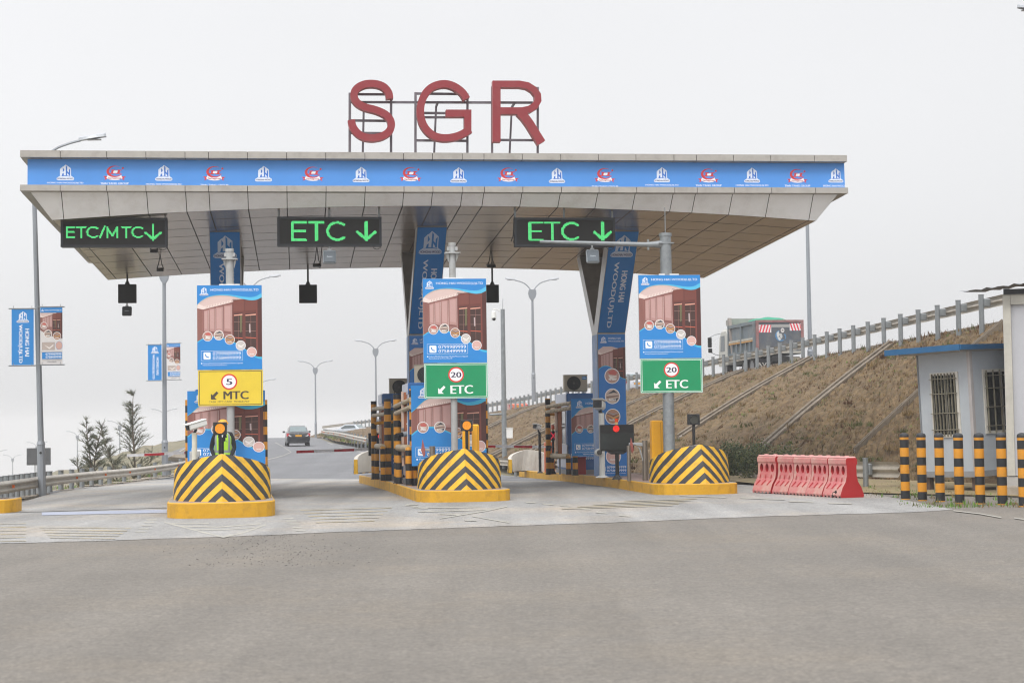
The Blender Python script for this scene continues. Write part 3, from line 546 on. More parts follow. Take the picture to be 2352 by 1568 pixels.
stroke([(721, 1008.3), (752, 1016), (790, 1030), (847, 1041.5)], 1.0, PW, .012); stroke([(606, 1009), (632, 1015.6), (650, 1025), (669, 1038)], 1.1, PW, .012); stroke([(669, 1038), (650, 1046), (612, 1056)], 1.1, PW, .012)
stroke([(350, 1101), (432, 1088)], 1.2, PW, .012)
struct(mk, 'road_markings')
gv = MB(); rg_ = random.Random(9)
for _ in range(420):
    p = G(rg_.gauss(640, 110), rg_.uniform(1228, 1300)); e = rg_.uniform(.004, .012); gv.mesh([p + Vector((math.cos(a) * e, math.sin(a) * e, .001)) for a in (0, 2.1, 4.2)] + [p + Vector((0, 0, e))], [(0, 1, 3), (1, 2, 3), (2, 0, 3)], mat('dark_grit', '#34312e', .9))
struct(gv, 'grit', kind='stuff')
# reflective studs and litter are too small to count; dark wet patches come from the paving shader
# ------------------------------------------------------------------ toll islands
KERB = mat('yellow_kerb_paint', '#cd9a18', .6, var=.1, scale=1.5, dirt='#8a6a2c', dscale=2.0, damt=.7, bump=.3, bscale=14); KERB2 = mat('kerb_top_concrete', '#8d8780', .9, var=.15, scale=2, dirt='#7c5f55', dscale=1.0, damt=.5)
def island(name, label, nose, L, wl=1.06, dirl=None, h=.28, backw=None):
    d = dirl or AX; r = Vector((d.y, -d.x, 0)); bw = backw or wl; hf = [(1, .95), (.985, .66), (.93, .42), (.83, .25), (.66, .12), (.4, .04)]; out = [(-wl * a, b) for a, b in hf] + [(0, 0)] + [(wl * a, b) for a, b in hf[::-1]]
    pts = [nose + r * x + d * y for x, y in out]
    for k in range(1, 9): pts.append(nose + r * lerp(wl, bw, k / 8) + d * lerp(.95, L, k / 8))
    for k in range(8, 0, -1): pts.append(nose - r * lerp(wl, bw, k / 8) + d * lerp(.95, L, k / 8))
    t = thing(name, label, 'traffic island', Vector((nose.x, nose.y, 0)), 'toll islands with yellow kerbs'); k = MB(); n = len(pts); vs = []
    for p in pts: vs.append((p.x, p.y, gz(p.y) - .05))
    for p in pts: vs.append((p.x, p.y, gz(p.y) + h - .02))
    C = Vector((sum(p.x for p in pts) / n, sum(p.y for p in pts) / n, 0))
    def ins(p, e):
        f = (p - nose); a = f.dot(r); b = f.dot(d); a2 = a * (1 - e / wl); b2 = b + e * (1 if b < 1 else 0) - (e if b > L - .5 else 0); return nose + r * a2 + d * b2
    for e, dz in ((.025, 0), (.17, .0)):
        for p in pts: q = ins(p, e); vs.append((q.x, q.y, gz(q.y) + h + dz))
    k.mesh(vs, [(j * n + i, j * n + (i + 1) % n, (j + 1) * n + (i + 1) % n, (j + 1) * n + i) for j in range(2) for i in range(n)], KERB)
    k.mesh(vs, [(2 * n + i, 2 * n + (i + 1) % n, 3 * n + (i + 1) % n, 3 * n + i) for i in range(n)], KERB2)
    k.build('kerb', t, world=True)
    pv = MB(); m = len(pts); q = vs[3 * n:]; pv.mesh([(a, b, c - .012) for a, b, c in q], [(6, 5, 7)] + [(5 - i, 4 - i, 8 + i, 7 + i) for i in range(5)] + [(0 if i == 0 else n - i, n - i - 1, 12 + i + 1, 12 + i) for i in range(0, 8)], mat('reddish_block_paving', '#957b72', .9, var=.2, scale=4, dirt='#7d766c', dscale=1.2, damt=.7))
    pv.build('paving', t, world=True); return t
N1 = G(508, 1190); N2 = G(1074, 1153); N3 = G(1612, 1136)
island('toll_island', 'yellow kerbed island of the left striped block, carrying the guard in the green vest', N1, 24, 1.07, Vector((-.165, 1, 0)).normalized(), h=.31)
D2 = Vector((-.158, 1, 0)).normalized(); island('toll_island', 'yellow kerbed island running back under the two cabins in the middle of the plaza', N2, 20.5, 1.1, D2, h=.27)
D3 = Vector((-.118, 1, 0)).normalized(); island('toll_island', 'yellow kerbed island of the right striped block with the black display board on it', N3, 28, 1.06, D3, h=.27)
o = island('toll_island', 'short end of a yellow kerb cut off by the left edge of the view', G(-30, 1180), 1.3, .52, h=.3)
def top_z(Y, h=.27): return gz(Y) + h - .012
def onisle(x, Yd, h=.27):                          # point on an island top seen at column x and depth Yd
    p = P(x, 1000, Yd); return Vector((p.x, Yd, top_z(Yd, h)))
# ------------------------------------------------------------------ striped paints
def stripe_mat(name, c1, c2, per, duty, off=0, axis='Z', rough=.5, uv=False, k=.7):
    m = mat(name, c1, rough, var=.1, scale=3, dirt='#7a6238' , dscale=4, damt=.5); n = m.node_tree; b = n.nodes['Principled BSDF']; L = n.links.new; src = b.inputs['Base Color'].links[0].from_socket
    t = n.nodes.new('ShaderNodeTexCoord'); s = n.nodes.new('ShaderNodeSeparateXYZ'); L(t.outputs['UV' if uv else 'Object'], s.inputs[0])
    if uv:
        a = n.nodes.new('ShaderNodeMath'); a.operation = 'ABSOLUTE'; L(s.outputs[0], a.inputs[0]); q = n.nodes.new('ShaderNodeMath'); q.operation = 'MULTIPLY_ADD'; L(a.outputs[0], q.inputs[0]); q.inputs[1].default_value = k; L(s.outputs[1], q.inputs[2]); o = q.outputs[0]
    else: o = s.outputs[axis]
    f = n.nodes.new('ShaderNodeMath'); f.operation = 'ADD'; L(o, f.inputs[0]); f.inputs[1].default_value = off + 50 * per
    d = n.nodes.new('ShaderNodeMath'); d.operation = 'DIVIDE'; L(f.outputs[0], d.inputs[0]); d.inputs[1].default_value = per
    fr = n.nodes.new('ShaderNodeMath'); fr.operation = 'FRACT'; L(d.outputs[0], fr.inputs[0]); g_ = n.nodes.new('ShaderNodeMath'); g_.operation = 'LESS_THAN'; L(fr.outputs[0], g_.inputs[0]); g_.inputs[1].default_value = duty
    n2 = n.nodes.new('ShaderNodeTexNoise'); n2.inputs['Scale'].default_value = 7; n2.inputs['Detail'].default_value = 6; L(t.outputs['Object'], n2.inputs[0]); r = n.nodes.new('ShaderNodeMapRange'); r.inputs[1].default_value = .35; r.inputs[2].default_value = .7; r.inputs[3].default_value = 1.25; r.inputs[4].default_value = .7; L(n2.outputs[0], r.inputs[0])
    v = n.nodes.new('ShaderNodeVectorMath'); v.operation = 'SCALE'; v.inputs[0].default_value = lin(c2); L(r.outputs[0], v.inputs['Scale'])
    mx = n.nodes.new('ShaderNodeMix'); mx.data_type = 'RGBA'; L(g_.outputs[0], mx.inputs[0]); L(src, mx.inputs[6]); L(v.outputs[0], mx.inputs[7]); L(mx.outputs[2], b.inputs['Base Color']); return m
CHEV = stripe_mat('chevron_paint', '#dfae26', '#37373a', .29, .5, .165, uv=True, k=.72, rough=.6)
POSTS = stripe_mat('banded_post_paint', '#d08c1c', '#1f2124', .37, .47, -.02)
# ------------------------------------------------------------------ crash blocks
HALF = [(0, 0, .95), (.2, .16, .92), (.38, .33, .885), (.55, .52, .845), (.70, .74, .80), (.83, .92, .75), (.92, 1.1, .69), (.98, 1.3, .63), (1.0, 1.5, .59), (1.0, 1.75, .56)]
def crash_block(h=1.0, rake=.5):
    out = [(-x, y, z) for x, y, z in HALF[:0:-1]] + HALF; s = 0; S_ = [0]
    for a, b in zip(HALF, HALF[1:]): s += math.hypot(b[0] - a[0], b[1] - a[1]); S_.append(s)
    SS = [-q for q in S_[:0:-1]] + S_; m = MB(); vs = []; uv = []; nz = 6; n = len(out)
    for (x, y, z), q in zip(out, SS):
        for j in range(nz + 1):
            t = j / nz; vs.append((x * (1 - .02 * t), y + rake * t * z * (1 - y / 1.75), z * h * t)); uv.append((q, z * h * t))
    m.mesh(vs, [(i * (nz + 1) + j, (i + 1) * (nz + 1) + j, (i + 1) * (nz + 1) + j + 1, i * (nz + 1) + j + 1) for i in range(n - 1) for j in range(nz)], CHEV)
    m.uv = uv
    it = MB(); iv = []                                # pale concrete rim and hollow inside
    for (x, y, z) in out:
        t = 1; yy = y + rake * z * (1 - y / 1.75); f = .84 if abs(x) > .01 else 0
        iv += [(x * .98, yy, z * h - .001), (x * f, max(yy, .28) + .16 * (1 - y / 1.75), z * h), (x * f * .98, max(y, .4) + .35, .05)]
    it.mesh(iv, [(i * 3 + j, (i + 1) * 3 + j, (i + 1) * 3 + j + 1, i * 3 + j + 1) for i in range(n - 1) for j in range(2)] + [(0, 1, 2), ], mat('pale_block_concrete', '#bcb8b0', .85, var=.12, scale=2, dirt='#8d8579', dscale=2, damt=.5))
    for s_ in (0, n - 1): p0, p1, p2 = iv[s_ * 3], iv[s_ * 3 + 1], iv[s_ * 3 + 2]; it.face([p0, p1, (p1[0], p1[1], 0), (p0[0], p0[1], 0)], CHEV)
    return m, it
def _uv(o, uv):
    l = o.data.uv_layers.new(name='UVMap')
    for lp in o.data.loops:
        if lp.vertex_index < len(uv): l.data[lp.index].uv = uv[lp.vertex_index]
shell, inner = crash_block()
def mk_block(M, label):
    t = thing('crash_block', label, 'crash barrier', M, 'striped crash blocks on the island ends'); o = shell.build('striped_wall', t); _uv(o, shell.uv); inner.build('inner_wall', t); return t
b1 = mk_block(TR(N1 + AX * .42 + Vector((0, 0, .295)), TH + R(2.2)), 'striped black and yellow prow block nearest the camera, in front of the guard')
b2 = dup(b1, TR(N2 + AX * .4 + LX * .03 + Vector((0, 0, .255)), TH + R(1)), 'striped prow block with chipped paint below the middle green ETC sign'); 
b3 = dup(b1, TR(N3 + AX * .35 + LX * .2 + Vector((0, 0, .255)), TH + R(2)), 'striped prow block on the right island beside the pink water barriers')
b4 = dup(b1, TR(G(842, 1107) + D2 * 3.2 + LX * .7 + Vector((0, 0, .25)), TH + R(178)) @ Matrix.Scale(.95, 4), 'hollow pale rear block at the far end of the middle island')
b5 = dup(b1, TR(P(1214, 1088, 64) + D3 * 3.4 + LX * .35, TH + R(180)) @ Matrix.Scale(.92, 4), 'hollow pale rear block at the far end of the right island')
# ------------------------------------------------------------------ toll canopy
CO = P(45, 433, 41.3); CO.z = 0; ZB = 7.60
TILT = R(1.9)
CM = Matrix.Translation(Vector((CO.x, CO.y, 0))) @ Matrix.Rotation(TH, 4, 'Z')
CW = 20.85; CD = 13.8
def cu(x, y=430, v=0.0):
    w = onplane(x, y, CO, TH, v); q = CM.inverted() @ w; return q
can = thing('toll_canopy', 'wide grey panelled toll gate canopy on three raking columns with a blue banner band', 'canopy', CM)
TL = Matrix.Translation((0, 0, ZB)) @ Matrix.Rotation(-TILT, 4, 'X')   # canopy body leans down to the back
JX = [138, 245, 335, 425, 479, 568.5, 659, 749, 839, 928, 994.5, 1063, 1113, 1201, 1289.5, 1376, 1462.5, 1550, 1601.5, 1687, 1772.6, 1873.5]
JU = [cu(x).x for x in JX]; US = [0.0] + JU + [CW]
def zsof(u): return -.24 - .38 * min(1.0, ((u - CW / 2) / (CW / 2 - .62)) ** 2)
def flange(z0, z1, name):
    m = MB(); g_ = .008
    for a, b in zip(US, US[1:]): 
        m.box(((a + b) / 2, .17, (z0 + z1) / 2), (b - a - g_ * 2, .34, z1 - z0 - .004), ALUF); m.box(((a + b) / 2, CD - .17, (z0 + z1) / 2), (b - a - g_ * 2, .34, z1 - z0 - .004), ALU)
    nv = 12
    for k in range(nv):
        a, b = lerp(.35, CD - .35, k / nv), lerp(.35, CD - .35, (k + 1) / nv)
        for u in (.17, CW - .17): m.box((u, (a + b) / 2, (z0 + z1) / 2), (.34, b - a - .016, z1 - z0 - .006), ALUF)
    mm = MB(); mm.add(m, TL); mm.box((CW / 2, .17, 0), (CW - .05, .3, z1 - z0 - .02), SEAM, TL @ Matrix.Translation((0, 0, (z0 + z1) / 2))); mm.build(name, can)
flange(.83, 1.0, 'roof_flange'); flange(.0, .15, 'lower_flange')
core = MB(); core.box((CW / 2, CD / 2, .49), (CW - .46, CD - .46, .68), ALU); core.box((CW / 2, CD / 2, .96), (CW - .5, CD - .5, .05), mat('roof_membrane', '#8f8c88', .9)); c2 = MB(); c2.add(core, TL); c2.build('parapet_wall', can)
# banner band with the printed marks
x0 = cu(63, 390, .22); x1 = cu(1940, 395, .22); bw = x1.x - x0.x; bh = .665
ba = Art((0, 0, bw, bh), bw, bh, .0012); ba.rect(0, 0, bw, bh, mat('blue_vinyl_banner', '#4d90dc', .45, var=.05, scale=.6, bump=.25, bscale=1.5), 0)
def bu(x): return cu(x, 395, .22).x - x0.x
for x, cut, dy in ((150, 0, 0), (376, .5, 0), (605, 2, .01), (829, 2, .02), (1053, 2, .02), (1279, 2, .02), (1520, .0, -.01), (1727, .0, -.01), (1927, .0, -.01)):
    u = bu(x)
    if u + .25 < bw: logo_tower(ba, u, .335 + dy, .2, 1, '#2f72cc')
    else: logo_tower(ba, bw - .24, .335 + dy, .19, 1, '#2f72cc')
    if cut < 2:
        if u + .45 < bw: ba.text('HONG HAI WOOD(U)LTD', u - .43, .568 + cut * .05, u + .43, .618 + cut * .05, '#dfe6f6', 1, .014, clip=bh - .004)
        else: ba.text('HONG HAI WOO', u - .43, .568, bw - .01, .618, '#dfe6f6', 1, .014, clip=bh - .004)
for x, cut in ((263, .1), (492, .8), (718, 2), (943, 2), (1167, 2), (1389, .9), (1627, 0), (1831, 0)):
    u = bu(x); logo_crescent(ba, u, .34, .27, 1)
    if cut < 2: ba.text('TIAN TANG GROUP', u - .34, .57 + cut * .045, u + .34, .62 + cut * .045, '#dfe6f6', 1, .014, clip=bh - .004)
bb = MB(); bb.add(ba, TL @ Matrix.Translation((x0.x + bw / 2, .215, .49)) @ Matrix.Rotation(R(90), 4, 'X')); bb.build('banner_band', can)
# inclined fascia ring
fa = MB(); e0, e1 = .22, .68; SD = 12.5 + e1
def fpan(a, b, c, d, m): fa.face([a, b, c, d], m)
g_ = .009
def top_at(u): return Vector((min(max(u, e0), CW - e0), e0, -.002))
for i, (a, b) in enumerate(zip(US, US[1:])):
    ta, tb = max(a, e0) + g_, min(b, CW - e0) - g_; ba_, bb_ = max(a, e1) + (g_ if i else 0), min(b, CW - e1) - (g_ if i < len(US) - 2 else 0)
    for v0, v1, sg in ((e0, e1, 0), (CD - e0, SD, 1)):
        q = [(ba_, v1, zsof(ba_)), (bb_, v1, zsof(bb_)), (tb, v0, 0), (ta, v0, 0)]
        if ba_ < bb_: fpan(*(q if not sg else q[::-1]), ALU)
        else: fa.face([(max(ba_, e1), v1, zsof(e1)), (tb, v0, 0), (ta, v0, 0)], ALU)
nv = 10
for k in range(nv):
    a, b = lerp(e0, CD - e0, k / nv) + g_, lerp(e0, CD - e0, (k + 1) / nv) - g_; c, d = lerp(e1, SD, k / nv) + g_, lerp(e1, SD, (k + 1) / nv) - g_
    fpan((e0, a, 0), (e0, b, 0), (e1, d, zsof(e1)), (e1, c, zsof(e1)), ALU); fpan((CW - e0, b, 0), (CW - e0, a, 0), (CW - e1, c, zsof(e1)), (CW - e1, d, zsof(e1)), ALU)
bk = MB()                                            # dark backing that shows in the open joints
for a, b in zip(US, US[1:]): bk.face([(max(a, e1), e1 + .012, zsof(max(a, e1)) + .012), (min(b, CW - e1), e1 + .012, zsof(min(b, CW - e1)) + .012), (min(b, CW - e0), e0 + .012, .01), (max(a, e0), e0 + .012, .01)], SEAM)
f2 = MB(); f2.add(fa, TL); f2.add(bk, TL); f2.build('sloping_fascia', can)
SOF = mat('soffit_panel', '#aa9d90', .25, .6, var=.07, scale=.5, dirt='#8d8072', dscale=.6, damt=.5)
sf = MB(); VR = [e1 + (SD - e1) * k / 9 for k in range(10)]; UR = [e1] + [u for u in JU if e1 + .1 < u < CW - e1 - .1] + [CW - e1]
def su(u, v): return u
for a, b in zip(UR, UR[1:]):
    for c, d in zip(VR, VR[1:]):
        q = .014; j = random.uniform(-.004, .004)
        sf.face([(a + q, c + .024, zsof(a) + j), (a + q, d - .024, zsof(a)), (b - q, d - .024, zsof(b) + j), (b - q, c + .024, zsof(b))], SOF)
    sf.face([(a, e1, zsof(a) + .012), (a, SD, zsof(a) + .012), (b, SD, zsof(b) + .012), (b, e1, zsof(b) + .012)], SEAM)
s2 = MB(); s2.add(sf, TL); s2.build('soffit', can)
def sof_z(u, v): return (TL @ Vector((u, v, zsof(u)))).z
# columns: shaft with a forward and a rearward raking arm
CLAD = mat('column_cladding', '#a7a49f', .35, .55, var=.12, scale=1.5, dirt='#6f6a64', dscale=1.2, damt=.5)
def arm_prism(mb, u0, u1, v0, z0, v1, z1, th, m, du=0, th1=None):
    th1 = th1 or th
    vs = [(u0, v0, z0), (u1, v0, z0), (u1, v0 + th, z0), (u0, v0 + th, z0), (u0 + du, v1, z1), (u1 + du, v1, z1), (u1 + du, v1 + th1, z1), (u0 + du, v1 + th1, z1)]
    mb.mesh(vs, [(3, 2, 1, 0), (4, 5, 6, 7), (0, 1, 5, 4), (1, 2, 6, 5), (2, 3, 7, 6), (3, 0, 4, 7)], m)
armA = arm_art(.8, 3.3); shA = shaft_art(.8, 4.05)
for k, (xc, dB) in enumerate(((520, 48.6), (972, 49.3), (1404.5, 50.0))):
    w = P(xc, 800, dB); q = CM.inverted() @ w; u = q.x; v = q.y; hw = .415; zf = gz(dB) + .25; zk = 4.38
    s = MB(); s.box((u, v + .45, (zf + zk) / 2), (2 * hw, .9, zk - zf), CLAD)
    du = (.08, .10, -.05)[k]
    zt = sof_z(u, v - 2.6) + .02; zr = sof_z(u, v + 3.0) + .02
    arm_prism(s, u - hw, u + hw, v, zk, v - 2.6, zt, .72, CLAD, du); arm_prism(s, u - hw, u + hw, v + .32, zk, v + 2.9, zr, .58, CLAD)
    c = s.build('column', can)
    XF[c.name] = CM.copy(); b = MB(); L = math.hypot(2.6, zt - zk); ang = math.atan2(2.6, zt - zk)
    # banner lies on the front of the raking arm
    uu = MB(); a2 = arm_art(.8, L - .1)
    Ux = Vector((1, 0, 0)); Uy = Vector((du, -2.6, zt - zk)).normalized(); Uz = Ux.cross(Uy).normalized(); O_ = Vector((u + du / 2, v - 1.3, (zk + zt) / 2)) + Uz * .012
    Mx = Matrix(((Ux.x, Uy.x, Uz.x, O_.x), (Ux.y, Uy.y, Uz.y, O_.y), (Ux.z, Uy.z, Uz.z, O_.z), (0, 0, 0, 1))); uu.add(a2, Mx)
    a3 = shaft_art(.8, zk - zf - .05); uu.add(a3, Matrix.Translation((u, v - .012, (zf + zk) / 2)) @ Matrix.Rotation(R(90), 4, 'X'))
    uu.build('wrap_banner', c)
    if k: m2 = MB(); m2.box((u - hw - .006, v + .45, (zf + zk) / 2), (.006, .86, zk - zf - .04), mat('side_wrap_print', '#4a7fbd', .4, var=.3, scale=1.2, dirt='#b9c4d6', dscale=1.0, damt=.6)); m2.build('side_wrap', c)
# ------------------------------------------------------------------ roof sign SGR
def zc(x, y): return onplane(1350 * .57422 + x / 2.6133 * .57422, 280 * .57422 + y / 2.6133 * .57422, CO, TH, .9)
def zl(x, y): q = CM.inverted() @ zc(x, y); return (q.x, q.z)
rs_ = thing('rooftop_sign', 'red capital letters SGR on steel frames standing on the canopy roof', 'sign', CM @ Matrix.Translation((CW / 2, .9, 8.5)))
RED1 = mat('faded_red_letter_face', '#8b2c34', .5, var=.07, scale=1.2, dirt='#8c4a48', dscale=1.5, damt=.5); RED2 = mat('pink_letter_edge', '#97403f', .5, var=.08)
Lm = CM @ Matrix.Translation((0, .9, 0)) @ Matrix.Rotation(R(90), 4, 'X')
def letter(name, strokes):
    m = MB()
    for k, (pts, w, sm) in enumerate(strokes):
        q = [zl(*p) for p in (spline(pts, 5) if sm else pts)]; mm = MB(); mm.ribbon(q, w / 2.6133 * .57422 / 90.5, .26, RED1, RED2); m.add(mm, Lm @ Matrix.Translation((0, 0, .02 + k * .003)))
    m.build(name, rs_, world=True)
letter('letter_s', [([(545, 302), (535, 240), (490, 182), (425, 152), (350, 143), (280, 152), (215, 183), (178, 230), (175, 285), (200, 335), (250, 372), (315, 397), (385, 414), (450, 438), (508, 470), (548, 515), (563, 565), (553, 618), (520, 660), (465, 692), (400, 708), (350, 711), (280, 700), (220, 668), (178, 622), (155, 575), (145, 522)], 77, 1)])
letter('letter_g', [([(1350, 303), (1310, 240), (1250, 190), (1190, 160), (1130, 147), (1060, 153), (990, 180), (930, 232), (888, 310), (868, 400), (872, 490), (896, 570), (945, 640), (1010, 688), (1080, 708), (1150, 711), (1230, 698), (1300, 672), (1388, 622)], 78, 1), ([(1362, 640), (1362, 454), (1134, 454)], 76, 0)])
letter('letter_r', [([(1663, 752), (1663, 114)], 85, 0), ([(1625, 149), (1900, 149), (1985, 165), (2050, 205), (2092, 262), (2096, 320), (2065, 375), (2005, 412), (1930, 428), (1704, 428)], 72, 0), ([(1905, 440), (1955, 490), (2010, 565), (2065, 655), (2132, 762)], 92, 0)])
fr = MB(); FRM = mat('dark_sign_frame_steel', '#6d6970', .6, .3, var=.2, scale=5, dirt='#5a3b3a', dscale=4, damt=.4)
def bar(a, b, w=.07, v=.33):
    p = onplane(1350 * .57422 + a[0] / 2.6133 * .57422, 280 * .57422 + a[1] / 2.6133 * .57422, CO, TH, .9) + AX * v; q = onplane(1350 * .57422 + b[0] / 2.6133 * .57422, 280 * .57422 + b[1] / 2.6133 * .57422, CO, TH, .9) + AX * v
    fr.cyl(p, q, w * .62, FRM, n=4)
for x, y0 in ((133, 215), (568, 230), (825, 210), (1372, 225), (1632, 150), (2112, 155)): bar((x, y0), (x - 1, 880))
for x, x2 in ((290, 277), (1062, 1038), (1870, 1843)): bar((x, 310), (x2, 880), v=.95, w=.06)
for a, b in (((133, 227), (568, 229)), ((133, 310), (2060, 316)), ((133, 503), (560, 508)), ((133, 634), (560, 638)), ((825, 220), (1372, 226)), ((825, 424), (1372, 428)), ((825, 470), (1372, 470)), ((825, 713), (1372, 718)), ((1632, 160), (2112, 163)), ((1632, 708), (2112, 712))): bar(a, b, .065, .36)
for x, y in ((290, 310), (1062, 310), (1870, 318)): bar((x, y), (x, y + 1)); 
for x, y in ((290, 310), (1062, 310), (1870, 318)):
    p = zc(x, y); fr.cyl(p + AX * .36, p + AX * .95, .035, FRM, n=4)
fr.build('support_frame', rs_, world=True)
# ------------------------------------------------------------------ LED lane signs
def seg(px, py, a, b):
    ax, ay = a; bx, by = b; L = (bx - ax) ** 2 + (by - ay) ** 2; t = 0 if L == 0 else max(0, min(1, ((px - ax) * (bx - ax) + (py - ay) * (by - ay)) / L)); return math.hypot(px - ax - t * (bx - ax), py - ay - t * (by - ay))
def arcpts(cx, cy, rx, ry, a0, a1, n=14): return [(cx + rx * math.cos(R(a0 + (a1 - a0) * i / n)), cy - ry * math.sin(R(a0 + (a1 - a0) * i / n))) for i in range(n + 1)]
def glyph(ch, x, y, w, h):
    if ch == 'E': return [[(x, y), (x, y + h)], [(x, y), (x + w, y)], [(x, y + h / 2), (x + w * .92, y + h / 2)], [(x, y + h), (x + w, y + h)]]
    if ch == 'T': return [[(x, y), (x + w, y)], [(x + w / 2, y), (x + w / 2, y + h)]]
    if ch == 'C': return [arcpts(x + w * .56, y + h / 2, w * .56, h / 2, 48, 312)]
    if ch == 'M': return [[(x, y + h), (x, y), (x + w / 2, y + h * .86), (x + w, y), (x + w, y + h)]]
    if ch == '/': return [[(x + w, y), (x, y + h)]]
    if ch == 'v': return [[(x + w / 2, y), (x + w / 2, y + h)], [(x, y + h * .55), (x + w / 2, y + h * .97), (x + w, y + h * .55)]]
DOT = mat('lit_green_led', '#102010', .5, emit='#5cf58c', estr=1.2); OFF = mat('unlit_led_screen', '#100f0e', .7, var=.2, scale=30); CASE = mat('dark_sign_case', '#2b2e33', .5, .2, var=.1)
def led_sign(xa, xb, y0, y1, label, strokes, d, rods):
    c = P((xa + xb) / 2, (y0 + y1) / 2, d); s = 3920 / d; w = (xb - xa) / s / math.cos(TH); h = (y1 - y0) / s; t = thing('led_lane_sign', label, 'electronic sign', TR(c, TH), 'LED lane signs hanging from the canopy')
    m = MB(); m.bbox((0, .09, 0), (w, .22, h), CASE, .015); 
    for q in ((0, -.03, h / 2 - .03), (0, -.03, -h / 2 + .03)): m.box(q, (w, .05, .055), CASE)
    for q in ((-w / 2 + .03, -.03, 0), (w / 2 - .03, -.03, 0)): m.box(q, (.055, .05, h - .1), CASE)
    m.build('case', t)
    sc = MB(); sc.box((0, -.026, 0), (w - .12, .006, h - .12), OFF); pit = .022; nx_, ny_ = int((w - .13) / pit), int((h - .13) / pit); dots = {}; off = MB(); gr = mat('unlit_led_dot', '#3a332c', .4)
    for i in range(nx_):
        for j in range(ny_):
            X = (i + .5) / nx_; Y = (j + .5) / ny_; px = X * (xb - xa) + xa; py = Y * (y1 - y0) + y0; lit = False
            for gi, ps, sw in strokes:
                for a, b in zip(ps, ps[1:]):
                    if seg(px, py, a, b) < sw: lit = True; break
                if lit: break
            cx, cz = (X - .5) * (w - .13), (.5 - Y) * (h - .13)
            if lit: r = pit * .40; dots.setdefault(gi, MB()).face([(cx - r, -.033, cz - r), (cx + r, -.033, cz - r), (cx + r, -.033, cz + r), (cx - r, -.033, cz + r)], DOT)
            elif (i + j) % 2 == 0: r = pit * .2; off.face([(cx - r, -.031, cz - r), (cx + r, -.031, cz - r), (cx + r, -.031, cz + r), (cx - r, -.031, cz + r)], gr)
    sc.add(off); s_ = sc.build('screen', t); [dots[k].build('lit_arrow' if k == 'v' else 'lit_letter', s_) for k in dots]
    for x in rods:
        r = MB(); u = (x - (xa + xb) / 2) / s; q = CM.inverted() @ (c + LX * u); r.cyl((u, .08, h / 2 - .02), (u, .08, sof_z(q.x, q.y) - c.z + .03), .028, GALV, n=8); r.build('hanger_rod', t)
    f = MB(); f.tube([(w / 2 - .22, .05, -h / 2 + .01), (w / 2 - .2, .05, -h / 2 - .05), (w / 2 - .12, .05, -h / 2 - .075), (w / 2 - .04, .05, -h / 2 - .04), (w / 2 - .02, .05, -h / 2 + .01)], .008, BLACK, 6); f.build('cable_loop', t); return t
def word(s, sw): 
    o = []
    for ch, x, y, w, h in s: o += [('v' if ch == 'v' else (ch, x), q, sw) for q in glyph(ch, x, y, w, h)]
    return o
led_sign(143, 382, 500, 568, 'green LED sign reading ETC/MTC with a down arrow at the left of the canopy', word([('E', 152, 519.5, 17, 28), ('T', 175, 519.5, 20, 28), ('C', 199, 519.5, 26, 28), ('/', 229, 518, 11, 31), ('M', 246, 520, 24, 28), ('T', 281, 519.5, 20, 28), ('C', 305, 519.5, 26, 28)], 2.4) + word([('v', 337, 513, 35, 41)], 3.1), 42.6, (262, 378))
led_sign(638, 876, 498, 566, 'green LED sign reading ETC with a down arrow, the middle one of the three', word([('E', 669, 506, 31, 50), ('T', 709, 506, 33, 50), ('C', 752, 507, 42, 48)], 3.4) + word([('v', 824, 506, 42, 50)], 3.7), 43.2, (641, 757, 872))
led_sign(1181, 1414, 500, 567, 'green LED sign reading ETC with its arrow crossed by the right mast arm', word([('E', 1212, 507, 29, 48), ('T', 1250, 507, 33, 48), ('C', 1291, 508, 40, 46)], 3.3) + word([('v', 1369, 507, 40, 48)], 3.6), 43.9, (1183, 1297, 1410))
# black lane lights hung from the rear edge, seen from behind
def hang_panel(x, y0, y1, xw, d, label):
    c = P(x, (y0 + y1) / 2, d); s = 3920 / d; w = xw / s; h = (y1 - y0) / s; q = CM.inverted() @ c; t = thing('hanging_lane_light', label, 'lane light', TR(c, TH), 'black lane lights hung at the back of the canopy')
    m = MB(); m.bbox((0, 0, 0), (w, .16, h), mat('matt_black_box', '#0d0d0f', .7), .01); m.build('housing', t); r = MB(); r.cyl((0, 0, h / 2 - .01), (0, 0, sof_z(q.x, q.y) - c.z + .03), .03, BLACK, n=8); r.cyl((0, 0, h / 2 - .01), (0, 0, h / 2 + .12), .09, BLACK, .03, 8); r.build('hanger_pole', t); return t
hang_panel(292.5, 653, 696, 41, 53.6, 'black square lane light hanging at the left end of the canopy above a small antenna'); hang_panel(707.5, 654, 696, 41, 54.2, 'black square lane light hanging over the middle lane, free against the sky'); hang_panel(1131, 654, 695, 29, 54.9, 'black square lane light half hidden behind the middle poster mast')
